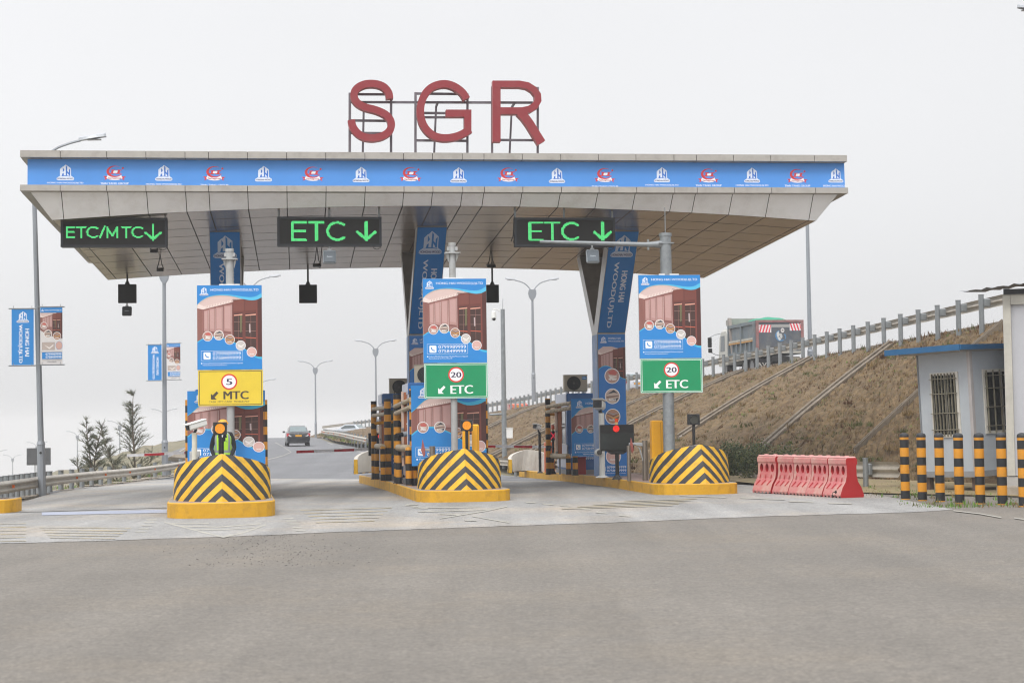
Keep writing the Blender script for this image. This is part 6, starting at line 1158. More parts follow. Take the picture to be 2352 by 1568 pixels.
def bars_win(name, a, b, c, d, axis, nb, rails):
    fr_ = MB()
    def B(u, w, su_, sw, off, mt, mb): 
        if axis == 'x': mb.box((u, off, w), (su_, .04, sw), mt)
        else: mb.box((off, u, w), (.04, su_, sw), mt)
    for u in (a, b): B(u, (c + d) / 2, .07, d - c + .07, -.012, CFR, fr_)
    for w in (c, d): B((a + b) / 2, w, b - a - .07, .07, -.012, CFR, fr_)
    B((a + b) / 2, (c + d) / 2, .05, d - c - .07, .02, CFR, fr_); w_ = fr_.build('window', t); g = MB(); B((a + b) / 2, (c + d) / 2, b - a - .02, d - c - .02, .045, DARK, g); g.build('pane', w_); br = MB()
    for k in range(nb): u = lerp(a + .05, b - .05, k / (nb - 1)); B(u, (c + d) / 2, .016, d - c + .02, -.06, mat('weathered_bar_paint', '#7d7868', .6), br)
    for w in rails: B((a + b) / 2, w, b - a + .04, .02, -.075, MATS['weathered_bar_paint'], br)
    br.build('window_bars', w_)
bars_win('r', .45, 1.75, 1.05, 2.52, 'x', 6, (1.2, 1.65, 2.1, 2.4)); bars_win('l', .4, 1.2, 1.0, 2.5, 'y', 8, (1.15, 1.55, 2.02, 2.38))
for x in (.1, WR_ - .1):
    for y in (.1, WL - .1): lg = MB(); lg.box((x, y, -.16), (.14, .14, .42), mat('rusty_leg', '#5b4a42', .8)); lg.build('base_leg', t)
# ------------------------------------------------------------------ white building at the right edge
o = P(2318, 1110, 39.3); o = Vector((o.x, 39.3, 0)); t = thing('gate_building', 'white panelled building cut off by the right edge, with a corrugated roof overhang', 'building', TR(o, R(-21))); GWB = mat('greyish_white_wall', '#b5b6bb', .5, var=.04); HB = P(2318, 676, 39.3).z
m = MB(); zs = .42; m.box((2.0, .05, (HB - .12 + zs) / 2), (.62, .08, 0.01), GWB) if 0 else None
m.box((.3, .06, (zs + HB - .1) / 2), (.34, .08, HB - .1 - zs), GWB); m.box((2.2, .06, (2.55 + HB - .1) / 2), (3.46, .08, HB - .1 - 2.55), GWB); m.box((2.7, .06, (zs + 2.55) / 2), (2.2, .08, 2.55 - zs), GWB); m.box((.0, 2.05, (zs + HB - .1) / 2), (.08, 4.0, HB - .1 - zs), GWB); m.box((3.93, 2.05, (zs + HB - .1) / 2), (.08, 4.0, HB - .1 - zs), GWB); m.build('wall', t)
m = MB(); fm = mat('cream_steel_frame', '#b9b6ac', .5, .1); m.box((.06, -.0, (zs + HB) / 2), (.17, .14, HB - zs), fm); m.box((2.0, -.0, HB - .12), (3.7, .13, .24), fm); m.box((2, 2, .2), (4.1, 4.1, .4), mat('whitewashed_plinth', '#a5a29e', .8, var=.1)); m.box((1.7, -.45, .1), (3.8, .9, .2), MATS['weathered_concrete']); m.build('frame', t)
m = MB(); m.box((1.04, .0, (zs + 2.55) / 2), (1.1, .05, 2.55 - zs - .03), mat('white_door_frame', '#c6c9d2', .5)); d_ = m.build('door', t); m = MB(); m.box((1.08, -.03, 1.6), (.84, .02, 1.7), DARK); m.build('pane', d_); m = MB()
for k in range(4): m.box((.68 + k * .24, -.055, 1.55), (.03, .03, 1.9), mat('weathered_bar_paint', '#7d7868', .6))
for z in (.8, 1.3, 1.9, 2.3): m.box((1.06, -.07, z), (.9, .02, .03), MATS['weathered_bar_paint'])
m.build('window_bars', d_)
m = MB(); n = 44; vs = []
for i in range(n + 1):
    x = lerp(-.95, 4.4, i / n); zz = HB + .13 + .025 * math.cos(i * math.pi * .8) + (x + .3) * .1; vs += [(x, -.45, zz + .0), (x, 4.4, zz + .33)]
m.mesh(vs, [(i * 2, i * 2 + 2, i * 2 + 3, i * 2 + 1) for i in range(n)], mat('corrugated_iron', '#4d525a', .4, .5, var=.2)); m.box((2, -.1, HB + .05), (4.0, .06, .12), mat('dark_eave_gap', '#33353a', .7)); m.build('roof', t)
# kerb stones and rubble along the toe
def stone_row(label, pts, n, rs_=(.14, .3), name='edging_stones'):
    t = thing(name, label, 'stones', pts[0]); m = MB(); rd = random.Random(len(pts) + n)
    for k in range(n):
        s = k / (n - 1) * (len(pts) - 1); i = min(int(s), len(pts) - 2); p = pts[i].lerp(pts[i + 1], s - i); r = rd.uniform(*rs_); M = Matrix.Translation(p + Vector((0, rd.uniform(-.1, .1), r * .3))) @ Matrix.Rotation(rd.uniform(-.6, .6), 4, 'Z') @ Matrix.Rotation(rd.uniform(-.5, .5), 4, 'Y'); m.bbox((0, 0, 0), (r, r * .8, r * 1.1), WC, r * .15, M)
    m.build('stones', t, world=True); o = [c for c in bpy.data.objects if c.parent == t][0]; o['kind'] = 'stuff'
stone_row('broken edging stones under the dark shrub right of the right striped block', [G(1706, 1102), G(1740, 1106), G(1765, 1108)], 16)
stone_row('row of tilted edging stones on the verge left of the bollards', [G(1985, 1106), G(2050, 1103), G(2130, 1098)], 26)
# drains down the slope
DRN = mat('drain_concrete', '#786d5f', .85, var=.25, scale=2, dirt='#5e5445', dscale=1.5, damt=.8)
def drain(label, sa, ta, sb, tb):
    t = thing('slope_drain', label, 'drain channel', slope_pt(sa, ta), 'concrete drain channels down the bank'); m = MB(); N = 26; P_ = []
    for k in range(N + 1): u = k / N; p = slope_pt(lerp(sa, sb, u), lerp(ta, tb, u)); P_.append(p)
    d = (P_[-1] - P_[0]); w = Vector((d.y, -d.x, 0)).normalized()
    for k in range(N):
        a, b = P_[k] + Vector((0, 0, .1)), P_[k + 1] + Vector((0, 0, .1)); e_ = (b - a) * .02
        for off, ww, zz, mt in ((-.12, .045, .1, DRN), (.12, .045, .1, DRN), (0, .1, .02, KERB2)):
            A, B = a + w * (off - ww) + e_ + Vector((0, 0, zz - .05)), a + w * (off + ww) + e_ + Vector((0, 0, zz - .05)); C_, D_ = b + w * (off + ww) - e_ + Vector((0, 0, zz - .05)), b + w * (off - ww) - e_ + Vector((0, 0, zz - .05)); dn = Vector((0, 0, -.3)); m.mesh([A, B, C_, D_, A + dn, B + dn, C_ + dn, D_ + dn], [(0, 1, 2, 3), (4, 5, 1, 0), (6, 7, 3, 2), (5, 6, 2, 1), (7, 4, 0, 3)], mt)
    m.build('channel', t, world=True)
def find_st(x, y):                                  # station and height share whose slope point is seen there
    best = None
    for i in range(8, (len(TOEs) - 1) * 4):
        for j in range(0, 41):
            p = slope_pt(i / 4, j / 40); v = p - Vector((0, 0, CAMZ)); dz = v.dot(_fw); px = 1176 + v.dot(RT) / dz * F; py = 784 - v.dot(UP) / dz * F; e_ = (px - x) ** 2 + (py - y) ** 2
            if best is None or e_ < best[0]: best = (e_, i / 4, j / 40)
    return best[1], best[2]
for lb, a, b in (('long drain channel falling from the crest behind the site cabin roof to the pink barriers', (2050, 782), (1752, 1032)), ('long drain channel falling from the crest beside the truck to the right yellow post', (1862, 822), (1560, 1010)), ('drain channel ending behind the right green ETC sign', (1700, 858), (1440, 985)), ('drain channel crossing behind the camera pole', (1395, 925), (1120, 1052)), ('drain channel right of the right ETC sign pole', (1570, 880), (1180, 1065)), ('upper drain channel left of the orange car', (1250, 930), (1118, 985)), ('near drain channel passing behind the cabin wall down to the guardrail end', (2300, 735), (1960, 1040))):
    (sa, ta), (sb, tb) = find_st(*a), find_st(*b); drain(lb, sa, ta, sb, tb)
# ------------------------------------------------------------------ shrubs
def shrub(label, c, rx, ry, rz, n, m1, m2, lf=.09, name='shrub'):
    t = thing(name, label, 'shrub', c); m = MB(); rd = random.Random(int(c.x * 100) + n); cl = [(rd.uniform(-rx, rx) * .7, rd.uniform(-ry, ry) * .7, rd.uniform(.2, .9) * rz, rd.uniform(.25, .5) * min(rx, rz)) for _ in range(14)]
    for _ in range(n):
        x, y, z, r = rd.choice(cl); v = Vector((rd.gauss(0, 1), rd.gauss(0, 1), rd.gauss(0, 1))).normalized() * r * rd.uniform(.5, 1.1); p = Vector((x, y, z)) + v; 
        if p.z < .02: continue
        a = Vector((rd.uniform(-1, 1), rd.uniform(-1, 1), rd.uniform(-.4, 1))).normalized() * lf * rd.uniform(.6, 1.4); b_ = a.orthogonal().normalized() * lf * .35; m.face([p - b_ * .3, p + a * .5 + b_, p + a, p + a * .5 - b_], m1 if rd.random() < .6 else m2)
    m.build('foliage', t); s = MB()
    for _ in range(12): x, y, z, r = rd.choice(cl); s.tube([(x * .2, y * .2, -.05), (x * .6, y * .6, z * .5), (x, y, z)], .015, mat('twig_brown', '#4d4032', .8), 4)
    s.build('stems', t)
SHA = mat('dark_shrub_leaf', '#3c4c28', .7, var=.3, scale=3); SHB = mat('olive_shrub_leaf', '#5b6030', .7, var=.3, scale=3)
shrub('dark green shrub between the right striped block and the pink barriers', G(1714, 1101) + Vector((-.1, -.1, -.05)), .95, .5, 1.1, 5200, SHA, SHB, .075); shrub('low dark shrub rising behind the left end of the pink barriers', G(1775, 1106) + Vector((0, .4, -.05)), 1.1, .5, 1.0, 4200, SHA, SHB, .075); s_, t_q = find_st(1415, 880 + 95); 
shrub('small dark bush growing alone on the slope left of the right guard frame', slope_pt(*find_st(1398, 990 - 30)), .5, .4, .5, 900, SHA, SHB, .08)
# ------------------------------------------------------------------ casuarina trees
NED = mat('casuarina_needles', '#4a5140', .8, var=.25, scale=4); NED2 = mat('pale_casuarina_needles', '#6c6a50', .8, var=.25, scale=4); BARK = mat('grey_brown_bark', '#5d5247', .9, var=.2, scale=8)
def casuarina(label, base, H, spread, n, lean=(0, 0), seed=1, tips=1, dens=1.0):
    t = thing('casuarina_tree', label, 'tree', base, 'wispy casuarina trees beyond the left guardrail'); rd = random.Random(seed); tr = MB(); nd = MB()
    def needles(p, d, L, k):
        for _ in range(k):
            q = p + d * rd.uniform(0, L); v = (d * rd.uniform(.4, 1.2) + Vector((rd.gauss(0, .38), rd.gauss(0, .38), rd.gauss(.05, .3)))).normalized() * rd.uniform(.12, .3); w = v.orthogonal().normalized() * .010
            nd.face([q - w, q + w, q + v], NED if rd.random() < .7 else NED2)
    for tp in range(tips):
        lx = lean[0] + (tp - (tips - 1) / 2) * .35; pts = [Vector((lx * u * u * H * .5 + .05 * math.sin(u * 6 + tp), lean[1] * u, H * u * (1 - .06 * tp))) for u in [i / 8 for i in range(9)]]
        tr.tube(pts, .06, BARK, 6, [lerp(.06, .008, i / 8) * H / 4 for i in range(9)])
        for k in range(n):
            u = rd.uniform(.08, .98); i = min(int(u * 8), 7); p = pts[i].lerp(pts[i + 1], u * 8 - i); a = rd.uniform(0, 6.28); L = spread * (1.05 - u) ** 1.15 * rd.uniform(.5, 1.15) + .15; up = rd.uniform(.45, 1.0)
            d = Vector((math.cos(a), math.sin(a) * .8, up)).normalized(); q = p; brp = [p]
            for s_ in range(4): d = (d + Vector((0, 0, .1))).normalized() if s_ < 2 else (d + Vector((rd.uniform(-.1, .1), 0, -.22))).normalized(); q = q + d * L / 4; brp.append(q); needles(brp[-2], d, L / 4, int((4 + 9 * L) * dens))
            tr.tube(brp, .012, BARK, 4, [.014, .012, .009, .006, .003])
        needles(pts[-2], (pts[-1] - pts[-2]).normalized(), H * .12, 9)
    tr.build('trunk', t); nd.build('crown', t)
def tb(x, d, z): p = P(x, 1000, d); return Vector((p.x, d, z))
casuarina('narrow casuarina with two upright tips, left of the leaning one', tb(212, 64, -1.3), 3.6, .7, 50, (.05, 0), 3, 2); casuarina('casuarina leaning left with a drooping top, in the middle of the group', tb(270, 71, -1.4), 3.1, 1.15, 46, (-.42, 0), 8, 1, 1.1); casuarina('tallest casuarina with wide side branches, left of the second lamp post', tb(307, 77, -1.5), 4.95, 1.75, 80, (.0, 0), 5, 1, 1.0); casuarina('small young casuarina at the left end of the group', tb(188, 63, -1.3), 2.0, .8, 22, (-.15, 0), 11, 1); casuarina('low bushy casuarina behind the guardrail, right of the tallest one', tb(345, 83, -1.5), 2.4, .8, 24, (.1, 0), 14, 1)
# ------------------------------------------------------------------ vehicles
TYRE = mat('tyre_rubber', '#1d1d1e', .8); RIM = mat('wheel_rim', '#8d8f92', .4, .6); CARG = mat('car_window', '#39464a', .1, spec=.8); TAIL = mat('tail_lamp_red', '#b8202c', .25, var=.02); TAILW = mat('tail_lamp_clear', '#c9c9cc', .2, var=.02)
def wheel(par, x, y, r, w, name='wheel'):
    m = MB(); m.cyl((x - w / 2, y, r), (x + w / 2, y, r), r, TYRE, n=20); o = m.build(name, par, smooth=True); m = MB(); 
    for sx in (-1, 1): m.cyl((x + sx * w * .5, y, r), (x + sx * (w * .5 + .008), y, r), r * .62, RIM, n=16)
    m.build('rim', o); return o
def loft(secs, m, mb, close=True):                   # sections of equal point counts
    n = len(secs[0]); vs = [p for s in secs for p in s]; fs = [(k * n + i, k * n + (i + 1) % n, (k + 1) * n + (i + 1) % n, (k + 1) * n + i) for k in range(len(secs) - 1) for i in range(n)]
    if close: fs += [tuple(range(n - 1, -1, -1)), tuple(range((len(secs) - 1) * n, len(secs) * n))]
    return mb.mesh(vs, fs, m)
def car(label, M, paint, group=None, L=4.45, W_=1.69, plate=None):
    t = thing('car', label, 'car', M, group); b = MB(); hw = W_ / 2; secs = []
    for y, zb, zt, k in ((0, .42, .80, .88), (.05, .30, .96, .95), (.25, .25, 1.02, .99), (.9, .22, 1.03, 1.0), (2.2, .2, .98, 1.0), (3.3, .2, .96, .99), (3.9, .22, .86, .96), (4.3, .28, .72, .88), (L, .38, .62, .74)):
        w = hw * k; secs.append([(-w * .92, y, zb), (w * .92, y, zb), (w, y, zb + .14), (w, y, (zb + zt) / 2 + .1), (w * .955, y, zt - .05), (w * .86, y, zt), (-w * .86, y, zt), (-w * .955, y, zt - .05), (-w, y, (zb + zt) / 2 + .1), (-w, y, zb + .14)])
    loft(secs, paint, b); b.build('body', t, smooth=True)
    c = MB(); cs = []
    for y, zt, k in ((.42, 1.0, .84), (.62, 1.16, .80), (1.0, 1.38, .73), (1.35, 1.47, .69), (2.0, 1.5, .69), (2.5, 1.47, .7), (2.95, 1.28, .76), (3.35, .98, .82)):
        w = hw * k; cs.append([(-w - .04, y, .95), (w + .04, y, .95), (w, y, lerp(.95, zt, .75)), (w * .9, y, zt), (-w * .9, y, zt), (-w, y, lerp(.95, zt, .75))])
    loft(cs, paint, c); c.build('cabin_roof', t, smooth=True)
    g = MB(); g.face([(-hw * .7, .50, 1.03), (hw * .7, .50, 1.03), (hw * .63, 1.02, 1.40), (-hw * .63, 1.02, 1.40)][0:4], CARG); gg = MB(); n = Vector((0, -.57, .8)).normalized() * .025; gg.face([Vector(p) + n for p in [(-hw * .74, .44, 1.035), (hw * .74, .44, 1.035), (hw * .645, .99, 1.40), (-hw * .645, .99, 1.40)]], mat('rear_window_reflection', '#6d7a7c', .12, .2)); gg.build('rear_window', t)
    for sx in (-1, 1):
        w = MB(); w.face([(sx * (hw * .80 + .045), .85, 1.02), (sx * (hw * .80 + .045), 3.0, 1.02), (sx * (hw * .72 + .02), 2.5, 1.36), (sx * (hw * .72 + .02), 1.15, 1.36)][::sx], CARG); w.build('side_window', t)
        mi = MB(); mi.bbox((sx * (hw + .09), 2.75, 1.04), (.17, .1, .13), BLACK, .03); mi.box((sx * (hw - .02), 2.75, 1.0), (.14, .04, .03), BLACK); mi.build('mirror', t)
        tl = MB(); tl.mesh([(sx * hw * .93, .03, .94), (sx * hw * .80, -.0, .93), (sx * hw * .66, -.012, .70), (sx * hw * .97, .02, .72), (sx * hw * 1.003, .22, .95), (sx * hw * 1.01, .2, .74)], [(0, 1, 2, 3) if sx < 0 else (3, 2, 1, 0), (0, 3, 5, 4) if sx < 0 else (4, 5, 3, 0)], TAIL); to = tl.build('tail_lamp', t); tw = MB(); tw.face([(sx * hw * .80, -.018, .86), (sx * hw * .56, -.022, .70), (sx * hw * .72, -.02, .705), (sx * hw * .86, -.012, .80)][::-sx], TAILW); tw.build('reversing_lamp', to)
    a = Art((0, 0, 100, 26), .46, .12, .002); a.rect(0, 0, 100, 26, '#d79a1c', 0); 
    if plate: a.text(plate, 12, 6, 88, 20, '#3a3222', 1, .014)
    p = MB(); p.add(a, Matrix.Translation((0, -.028, .76)) @ Matrix.Rotation(R(90), 4, 'X')); p.build('number_plate', t)
    tr = MB(); tr.box((0, -.016, .86), (.62, .01, .018), mat('chrome_trim', '#b9bcc0', .2, .9)); tr.cyl((0, -.02, .90), (0, -.035, .90), .04, MATS['chrome_trim'], n=12); tr.box((0, -.01, .34), (1.2, .03, .12), mat('bumper_grey', '#2c2e30', .6)); tr.build('boot_trim', t)
    for x in (-hw + .12, hw - .12):
        for y in (.85, 3.45): wheel(t, x, y, .30, .19)
    return t
cp_ = P(686, 1025.5, 122); cp_.z = gz(122); car('dark grey sedan driving away on the road behind the middle boom', TR(cp_, R(10)), mat('dark_grey_car_paint', '#1f2327', .3, .1, var=.03, coat=.6))
cp_ = P(838, 985, 208); car('pale car behind the upper guardrail, left of the rear middle cabin', TR((cp_.x, 208, .6), R(62)), mat('pale_silver_car_paint', '#b9c0c8', .25, .3, var=.03, coat=.6))
cp_ = P(1408, 940, 137); car('bright orange car partly hidden by the crest guardrail', TR((P(1192, 940, 152).x, 152, 2.6), R(6)), mat('orange_car_paint', '#d8663a', .3, .1, var=.03, coat=.6))
car('white car behind the crest guardrail, right of the blue column wrap', TR((P(1464, 900, 111).x, 111, 3.55), R(12)), mat('white_car_paint', '#c9ccd4', .3, .1, var=.03, coat=.5))
# dump truck
TG = mat('truck_grey_blue_steel', '#6c777e', .55, .3, var=.12, scale=2, dirt='#8e877a', dscale=1.5, damt=.6); TR2 = mat('tailgate_steel', '#5a6068', .6, .3, var=.15, scale=2, dirt='#7d776c', dscale=1.8, damt=.7); RUST = mat('rusty_red_frame', '#8c6a68', .7, var=.25, scale=5, dirt='#a32f38', dscale=4, damt=.5)
tx = P(1737, 850, 87).x; zr = 4.06; yw = R(9.2); t = thing('dump_truck', 'grey dump truck with a green net over its load, on the embankment ramp', 'truck', TR((tx, 87, zr), yw))
W_, Lb, z0, z1 = 2.55, 4.75, 1.12, 2.82
m = MB(); m.box((.04, Lb / 2, (z0 + z1) / 2), (.08, Lb, z1 - z0), TG); m.box((W_ - .04, Lb / 2, (z0 + z1) / 2), (.08, Lb, z1 - z0), TG); m.box((W_ / 2, Lb / 2, z0 + .04), (W_ - .16, Lb, .08), TG); m.box((W_ / 2, Lb - .04, (z0 + z1) / 2 + .2), (W_ - .16, .08, z1 - z0 + .7 - .3), mat('pale_front_board', '#94948f', .6, var=.1, dirt='#6a6258', dscale=2, damt=.5))
for y in (.08, 2.3, 4.6): m.box((-.05, y, (z0 + z1) / 2), (.12, .16, z1 - z0), TG)
for z in (z1 - .09, z0 + .09): m.box((-.04, Lb / 2, z), (.1, Lb - .1, .17), TG)
m.box((-.045, Lb / 2, (z0 + z1) / 2 - .05), (.08, Lb - .2, .1), mat('pale_rail_paint', '#a9a69c', .6)); m.box((-.055, Lb / 2, (z0 + z1) / 2 - .16), (.08, Lb - .2, .08), mat('ochre_stripe_paint', '#b58a52', .6))
for y in (.75, 1.5, 3.1, 3.9): m.box((-.04, y, z0 + .4), (.08, .1, .62), TG)
m.build('cargo_body', t)
m = MB(); m.box((W_ / 2, -.03, (z0 + z1) / 2 + .02), (W_ - .3, .05, z1 - z0 - .2), TR2); 
for x in (.08, W_ - .08): m.box((x, -.04, (z0 + z1) / 2), (.14, .12, z1 - z0 + .05), RUST)
m.box((W_ / 2, -.04, z1 - .03), (W_ - .3, .12, .12), RUST); m.box((W_ / 2, -.04, z0 + .08), (W_ - .3, .13, .1), mat('pale_rail_paint', '#a9a69c', .6)); tg = m.build('tailgate', t)
a = Art((785, 430, 1490, 830), W_, (z1 - z0), .003)
for x0_, x1_, y0, y1, sg in ((830, 1012, 482, 574, 1), (1284, 1462, 464, 552, -1)):
    a.rect(x0_, y0, x1_, y1, '#e2dcdc', 0); n = 4; w = (x1_ - x0_) / n
    for k in range(n):
        u = x0_ + k * w; q = [(u, y1), (u + w * .5, y1), (min(u + w * 1.25, x1_), y0), (min(u + w * .75, x1_), y0)] if sg > 0 else [(min(u + w * .75, x1_), y1), (min(u + w * 1.25, x1_), y1), (u + w * .5, y0), (u, y0)]; a.poly(q, '#d83a4c', 1)
    a.disc(x0_ + 18 if sg > 0 else x1_ - 24, y0 + 22, 14, '#e8e0e0', 2); a.disc(x0_ + 18 if sg > 0 else x1_ - 24, y0 + 22, 9, '#b02838', 3)
a.rect(1015, 478, 1282, 512, '#9d9c9a', 0)
a.disc(1177, 548, 27, '#d8d4d2', 1); a.text('80', 1163, 537, 1191, 558, '#5b5550', 2, .03)
rg = [(1150 + 82 * math.cos(R(q)), 612 + 68 * math.sin(R(q))) for q in range(60, 260, 10)]; a.poly(rg + [(1162 + 66 * math.cos(R(q)), 612 + 52 * math.sin(R(q))) for q in range(250, 50, -10)], '#4d7fa8', 0); a.poly([(1090, 580), (1118, 556), (1135, 600), (1112, 640), (1092, 620)], '#c5c6c4', 1); a.poly([(1100, 640), (1135, 628), (1155, 660), (1125, 672)], '#c5c6c4', 1); a.poly([(1130, 590), (1160, 585), (1175, 620), (1165, 650), (1140, 635)], '#b5b6b4', 1); a.poly([(1196, 590), (1222, 600), (1226, 640), (1205, 668), (1214, 630)], '#4d7fa8', 0)
m = MB(); m.add(a, Matrix.Translation((W_ / 2, -.062, (z0 + z1) / 2)) @ Matrix.Rotation(R(90), 4, 'X')); m.build('painted_marks', tg)
m = MB(); vs = []; nx_, ny_ = 16, 20
for j in range(ny_ + 1):
    for i in range(nx_ + 1): u, v = i / nx_, j / ny_; vs.append((lerp(.1, W_ - .1, u), lerp(.1, Lb - .1, v), z1 - .12 + .42 * math.sin(math.pi * u) ** .7 * math.sin(math.pi * min(1, v * 1.1)) ** .6 + .03 * hn(u * 6, v * 7)))
m.mesh(vs, [(j * (nx_ + 1) + i, j * (nx_ + 1) + i + 1, (j + 1) * (nx_ + 1) + i + 1, (j + 1) * (nx_ + 1) + i) for i in range(nx_) for j in range(ny_)], mat('green_net', '#1f8a6c', .8, var=.15, scale=8)); m.build('load_net', t, smooth=True)
m = MB(); m.box((W_ / 2, Lb + .35, z1 + .2), (W_ - .1, .7, .3), MATS['pale_front_board']); m.mesh([(-.08, Lb - .25, z1 + .42), (.08, Lb - .25, z1 + .42), (.08, Lb - .05, z1 + .42), (-.08, Lb - .05, z1 + .42), (-.08, Lb - .9, .9), (.08, Lb - .9, .9), (.08, Lb - .7, .9), (-.08, Lb - .7, .9)], [(0, 1, 2, 3), (4, 5, 1, 0), (5, 6, 2, 1), (6, 7, 3, 2), (7, 4, 0, 3)], mat('worn_brace_paint', '#8d8580', .7, dirt='#7a4038', var=.1)); m.build('cab_guard', t)
m = MB(); secs = []
for y, zb, zt in ((Lb + .28, .75, 2.55), (Lb + .5, .75, 2.72), (Lb + 1.4, .72, 2.72), (Lb + 1.75, .7, 2.4), (Lb + 1.95, .7, 1.5), (Lb + 1.98, .72, 1.0)): secs.append([(-.02, y, zb), (W_, y, zb), (W_, y, zt - .15), (W_ - .12, y, zt), (.1, y, zt), (-.02, y, zt - .15)])
loft(secs, mat('dirty_white_cab', '#b8b8b2', .5, var=.06, dirt='#8e887c', dscale=1.5, damt=.5), m); cbo = m.build('cab', t, smooth=False); m = MB(); m.face([(-.03, Lb + .75, 1.5), (-.03, Lb + 1.6, 1.5), (-.03, Lb + 1.5, 2.35), (-.03, Lb + .75, 2.35)][::-1], CARG); m.build('side_window', cbo)
m = MB(); m.bbox((-.62, Lb + 1.6, 2.02), (.22, .1, .55), BLACK, .03); m.bbox((-.6, Lb + 1.6, 1.58), (.22, .1, .24), BLACK, .03); m.tube([(0, Lb + 1.6, 2.5), (-.3, Lb + 1.6, 2.45), (-.62, Lb + 1.6, 2.3)], .02, GALV, 6); m.tube([(0, Lb + 1.6, 1.3), (-.3, Lb + 1.6, 1.35), (-.6, Lb + 1.6, 1.5)], .02, GALV, 6); m.build('mirror', t)
m = MB(); m.box((W_ / 2, 3.2, .85), (.95, 6.6, .3), mat('chassis_black', '#222224', .8)); m.box((W_ / 2, .1, .62), (W_ - .1, .04, .5), mat('mud_flap', '#26262a', .8)); m.box((W_ / 2 + .3, .0, .86), (1.5, .12, .16), mat('dusty_rear_beam', '#8f8576', .8)); m.build('chassis', t)
a = Art((0, 0, 60, 20), .75, .25, .004); a.text('AVE', 2, 2, 58, 18, '#a9a6a0', 0, .03); m = MB(); m.add(a, Matrix.Translation((.42, .06, .58)) @ Matrix.Rotation(R(90), 4, 'X')); m.build('flap_lettering', t)
for y in (.75, 2.05, 5.6):
    for x in (.2, W_ - .2): wheel(t, x, y, .5, .36)
# ------------------------------------------------------------------ guard
pb = onisle(512, 36.9, .31); t = thing('person', 'person in a green reflective vest over a black jacket, standing behind the left striped block', 'person', TR(pb, R(4)) @ Matrix.Scale(.945, 4))
def skin_mesh(nodes, edges, root, lev=2):
    me = bpy.data.meshes.new('figure'); me.from_pydata([n[:3] for n in nodes], edges, []); me.update(); o = bpy.data.objects.new('figure', me); COL.objects.link(o)
    sk = o.modifiers.new('Skin', 'SKIN'); sk.use_smooth_shade = True
    lay = me.skin_vertices[0] if me.skin_vertices else None
    if lay is None:
        bpy.context.view_layer.update()
        lay = me.skin_vertices.new() if hasattr(me.skin_vertices, 'new') else me.skin_vertices[0]
    for v, n in zip(lay.data, nodes): v.radius = (n[3], n[4] if len(n) > 4 else n[3])
    lay.data[root].use_root = True
    sb = o.modifiers.new('Sub', 'SUBSURF'); sb.levels = lev; sb.render_levels = lev
    dg = bpy.context.evaluated_depsgraph_get(); r = bpy.data.meshes.new_from_object(o.evaluated_get(dg)); bpy.data.objects.remove(o); return r
NO = [(0, 0, .93, .155, .11), (0, 0, 1.08, .15, .105), (0, 0, 1.24, .165, .11), (0, .01, 1.38, .15, .10), (0, .01, 1.46, .07, .065), (0, -.005, 1.53, .055, .058)]
ED = [(0, 1), (1, 2), (2, 3), (3, 4), (4, 5)]
for s_ in (-1, 1):
    b_ = len(NO); NO += [(s_ * .17, .01, 1.40, .075), (s_ * .225, .01, 1.26, .062), (s_ * .265, .0, 1.10, .05), (s_ * .20, -.10, .93, .042), (s_ * .12, -.19, .83, .032, .024), (s_ * .085, -.225, .79, .032, .018)]
    ED += [(3, b_), (b_, b_ + 1), (b_ + 1, b_ + 2), (b_ + 2, b_ + 3), (b_ + 3, b_ + 4), (b_ + 4, b_ + 5)]; hnd = b_ + 5
    for k, (dx, l) in enumerate(((-.028, .8), (-.01, 1.0), (.008, .95), (.024, .75))): q = len(NO); NO += [(s_ * (.085 + dx * .4 - .01), -.235 + dx * .3, .772 , .009), (s_ * (.06 + dx * .4), -.25 + dx * .4, .772 - .028 * l, .0085), (s_ * (.045 + dx * .4), -.245 + dx * .4, .765 - .05 * l, .0075)]; ED += [(hnd, q), (q, q + 1), (q + 1, q + 2)]
    q = len(NO); NO += [(s_ * .065, -.215, .815, .01), (s_ * .04, -.235, .80, .009)]; ED += [(b_ + 4, q), (q, q + 1)]
    b_ = len(NO); NO += [(s_ * .09, 0, .86, .095), (s_ * .11, -.01, .66, .08), (s_ * .115, -.005, .48, .06), (s_ * .12, .01, .28, .052), (s_ * .12, .02, .08, .04), (s_ * .13, -.1, .035, .04, .03), (s_ * .135, -.17, .03, .03, .022)]; ED += [(0, b_)] + [(b_ + k, b_ + k + 1) for k in range(6)]
try:
    me = skin_mesh(NO, ED, 0); ms = [mat('black_jacket_cloth', '#1d1f24', .85, var=.15, scale=12), mat('brown_skin', '#4a3024', .5, var=.05), mat('dark_trousers', '#23283a', .8), mat('black_boots', '#151515', .5)]
    me.materials.clear(); [me.materials.append(q) for q in ms]
    for p in me.polygons: c = p.center; p.material_index = 1 if (c.z > 1.47 or (c.y < -.17 and .6 < c.z < .86)) else 3 if c.z < .1 else 2 if c.z < .88 and abs(c.x) < .2 and c.y > -.12 else 0; p.use_smooth = True
    me.name = 'body'; o = bpy.data.objects.new('body', me); COL.objects.link(o); o.parent = t
except Exception as ex:
    print('SKIN FAIL', ex)
hd = MB(); SKN = mat('brown_skin', '#4a3024', .5, var=.05); hd.sphere((0, -.01, 1.625), .1, SKN, 20, 14, (.78, .95, 1.15)); hd.sphere((0, -.06, 1.565), .05, SKN, 12, 8, (1, .8, .8)); hd.mesh([(-.016, -.1, 1.60), (.016, -.1, 1.60), (0, -.128, 1.598), (0, -.1, 1.64)], [(0, 1, 2), (1, 3, 2), (3, 0, 2)], SKN)
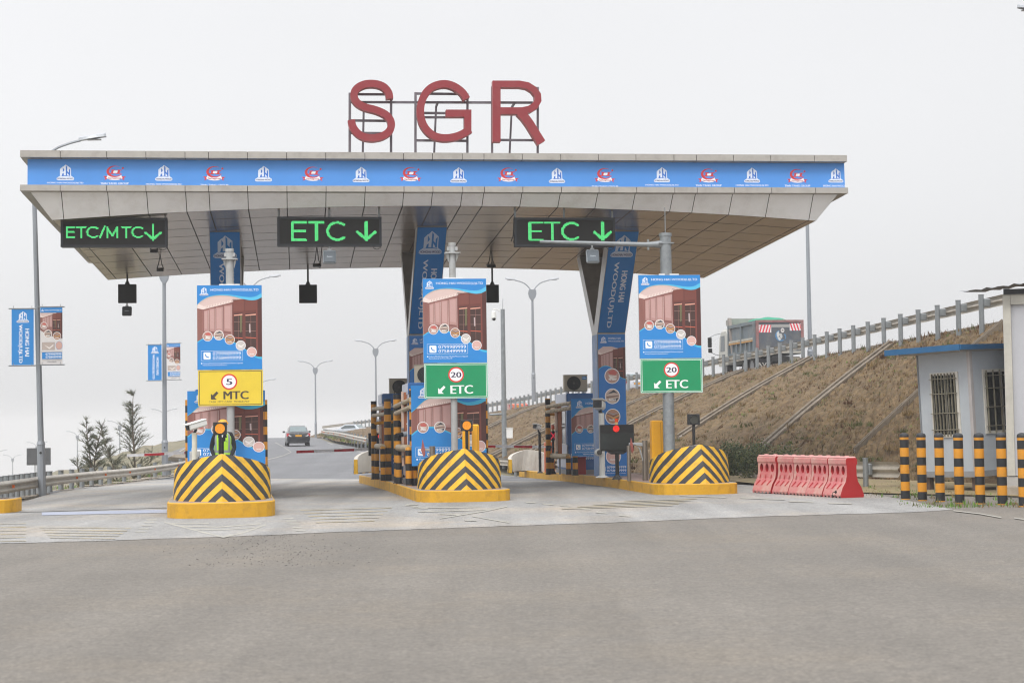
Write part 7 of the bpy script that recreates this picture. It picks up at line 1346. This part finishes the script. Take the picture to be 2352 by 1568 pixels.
for s_ in (-1, 1): hd.sphere((s_ * .08, .0, 1.615), .024, SKN, 8, 6, (.4, .8, 1.2)); hd.sphere((s_ * .032, -.093, 1.632), .012, mat('eye_white', '#d8d4cc', .3), 8, 6); hd.sphere((s_ * .032, -.102, 1.632), .006, BLACK, 6, 4)
hd.sphere((0, -.098, 1.568), .022, mat('lips_brown', '#5c3430', .5), 8, 6, (1, .4, .35)); hd.build('head', t, smooth=True)
ht = MB(); HY = mat('yellow_helmet', '#e0a01e', .3, var=.03); vs = []
ht.sphere((0, 0, 1.665), .125, HY, 18, 10, (.92, 1.05, .72)); ht.cyl((0, -.02, 1.655), (0, -.02, 1.668), .145, HY, .13, 20); ht.build('helmet', t, smooth=True)
# vest: rings round the torso, open in front, with reflective bands and braces
VG = mat('fluorescent_green_vest', '#a4d636', .6, var=.05, scale=6); VS = mat('silver_reflective_tape', '#8f9698', .3, .3)
v = MB(); rings = [(.84, .205, .15), (.93, .205, .152), (.99, .203, .15), (1.05, .20, .148), (1.15, .202, .147), (1.25, .208, .146), (1.33, .205, .14), (1.40, .185, .128), (1.455, .12, .1)]; n = 36
def vp_(z, a, b, k, o=0): t_ = 2 * math.pi * (k / n); return (a * math.sin(t_) * (1 + o), -b * math.cos(t_) * (1 + o) - .005 , z)
for (z0_, a0, b0), (z1_, a1, b1) in zip(rings, rings[1:]):
    for k in range(n):
        gap = 1 if z0_ < 1.2 else (2 if z0_ < 1.3 else 3)
        if k < gap or k >= n - gap: continue
        if z0_ >= 1.15 and 7 <= k % 18 <= 11 and z0_ < 1.4: continue
        side = k < 8 or k > 27; m_ = VS if (abs(z0_ - .99) < .001 or (z0_ >= 1.05 and k % 36 in (4, 5, 30, 31, 14, 21))) else VG
        v.face([vp_(z0_, a0, b0, k), vp_(z0_, a0, b0, k + 1), vp_(z1_, a1, b1, k + 1), vp_(z1_, a1, b1, k)], m_)
a = Art((0, 0, 20, 16), .05, .04); a.disc(10, 5, 4, '#3f6f86', 0); a.rect(3, 10, 17, 13, '#3f6f86', 0); v.add(a, Matrix.Translation((.095, -.135, 1.25)) @ Matrix.Rotation(R(90), 4, 'X')); v.build('vest', t, smooth=False)
sh = MB(); sh.mesh([(-.035, -.125, 1.44), (.035, -.125, 1.44), (.0, -.135, 1.33), (0, -.128, 1.40)], [(0, 2, 1)], mat('white_shirt', '#d5d8dc', .7)); sh.build('shirt_front', t)
# ------------------------------------------------------------------ haze
hz = MB(); hz.box((0, 700, -160), (5300, 3900, 356), mat('haze_dummy', '#ffffff')); hz.ms = []
hm = bpy.data.materials.new('haze_air'); hm.use_nodes = True; hn_ = hm.node_tree; hn_.nodes.remove(hn_.nodes['Principled BSDF']); pv = hn_.nodes.new('ShaderNodeVolumePrincipled'); pv.inputs['Color'].default_value = (.83, .836, .86, 1); pv.inputs['Density'].default_value = .0007; pv.inputs['Anisotropy'].default_value = 0
hn_.links.new(pv.outputs[0], hn_.nodes['Material Output'].inputs['Volume']); hz.ms = [hm]
struct(hz, 'haze', kind='stuff')
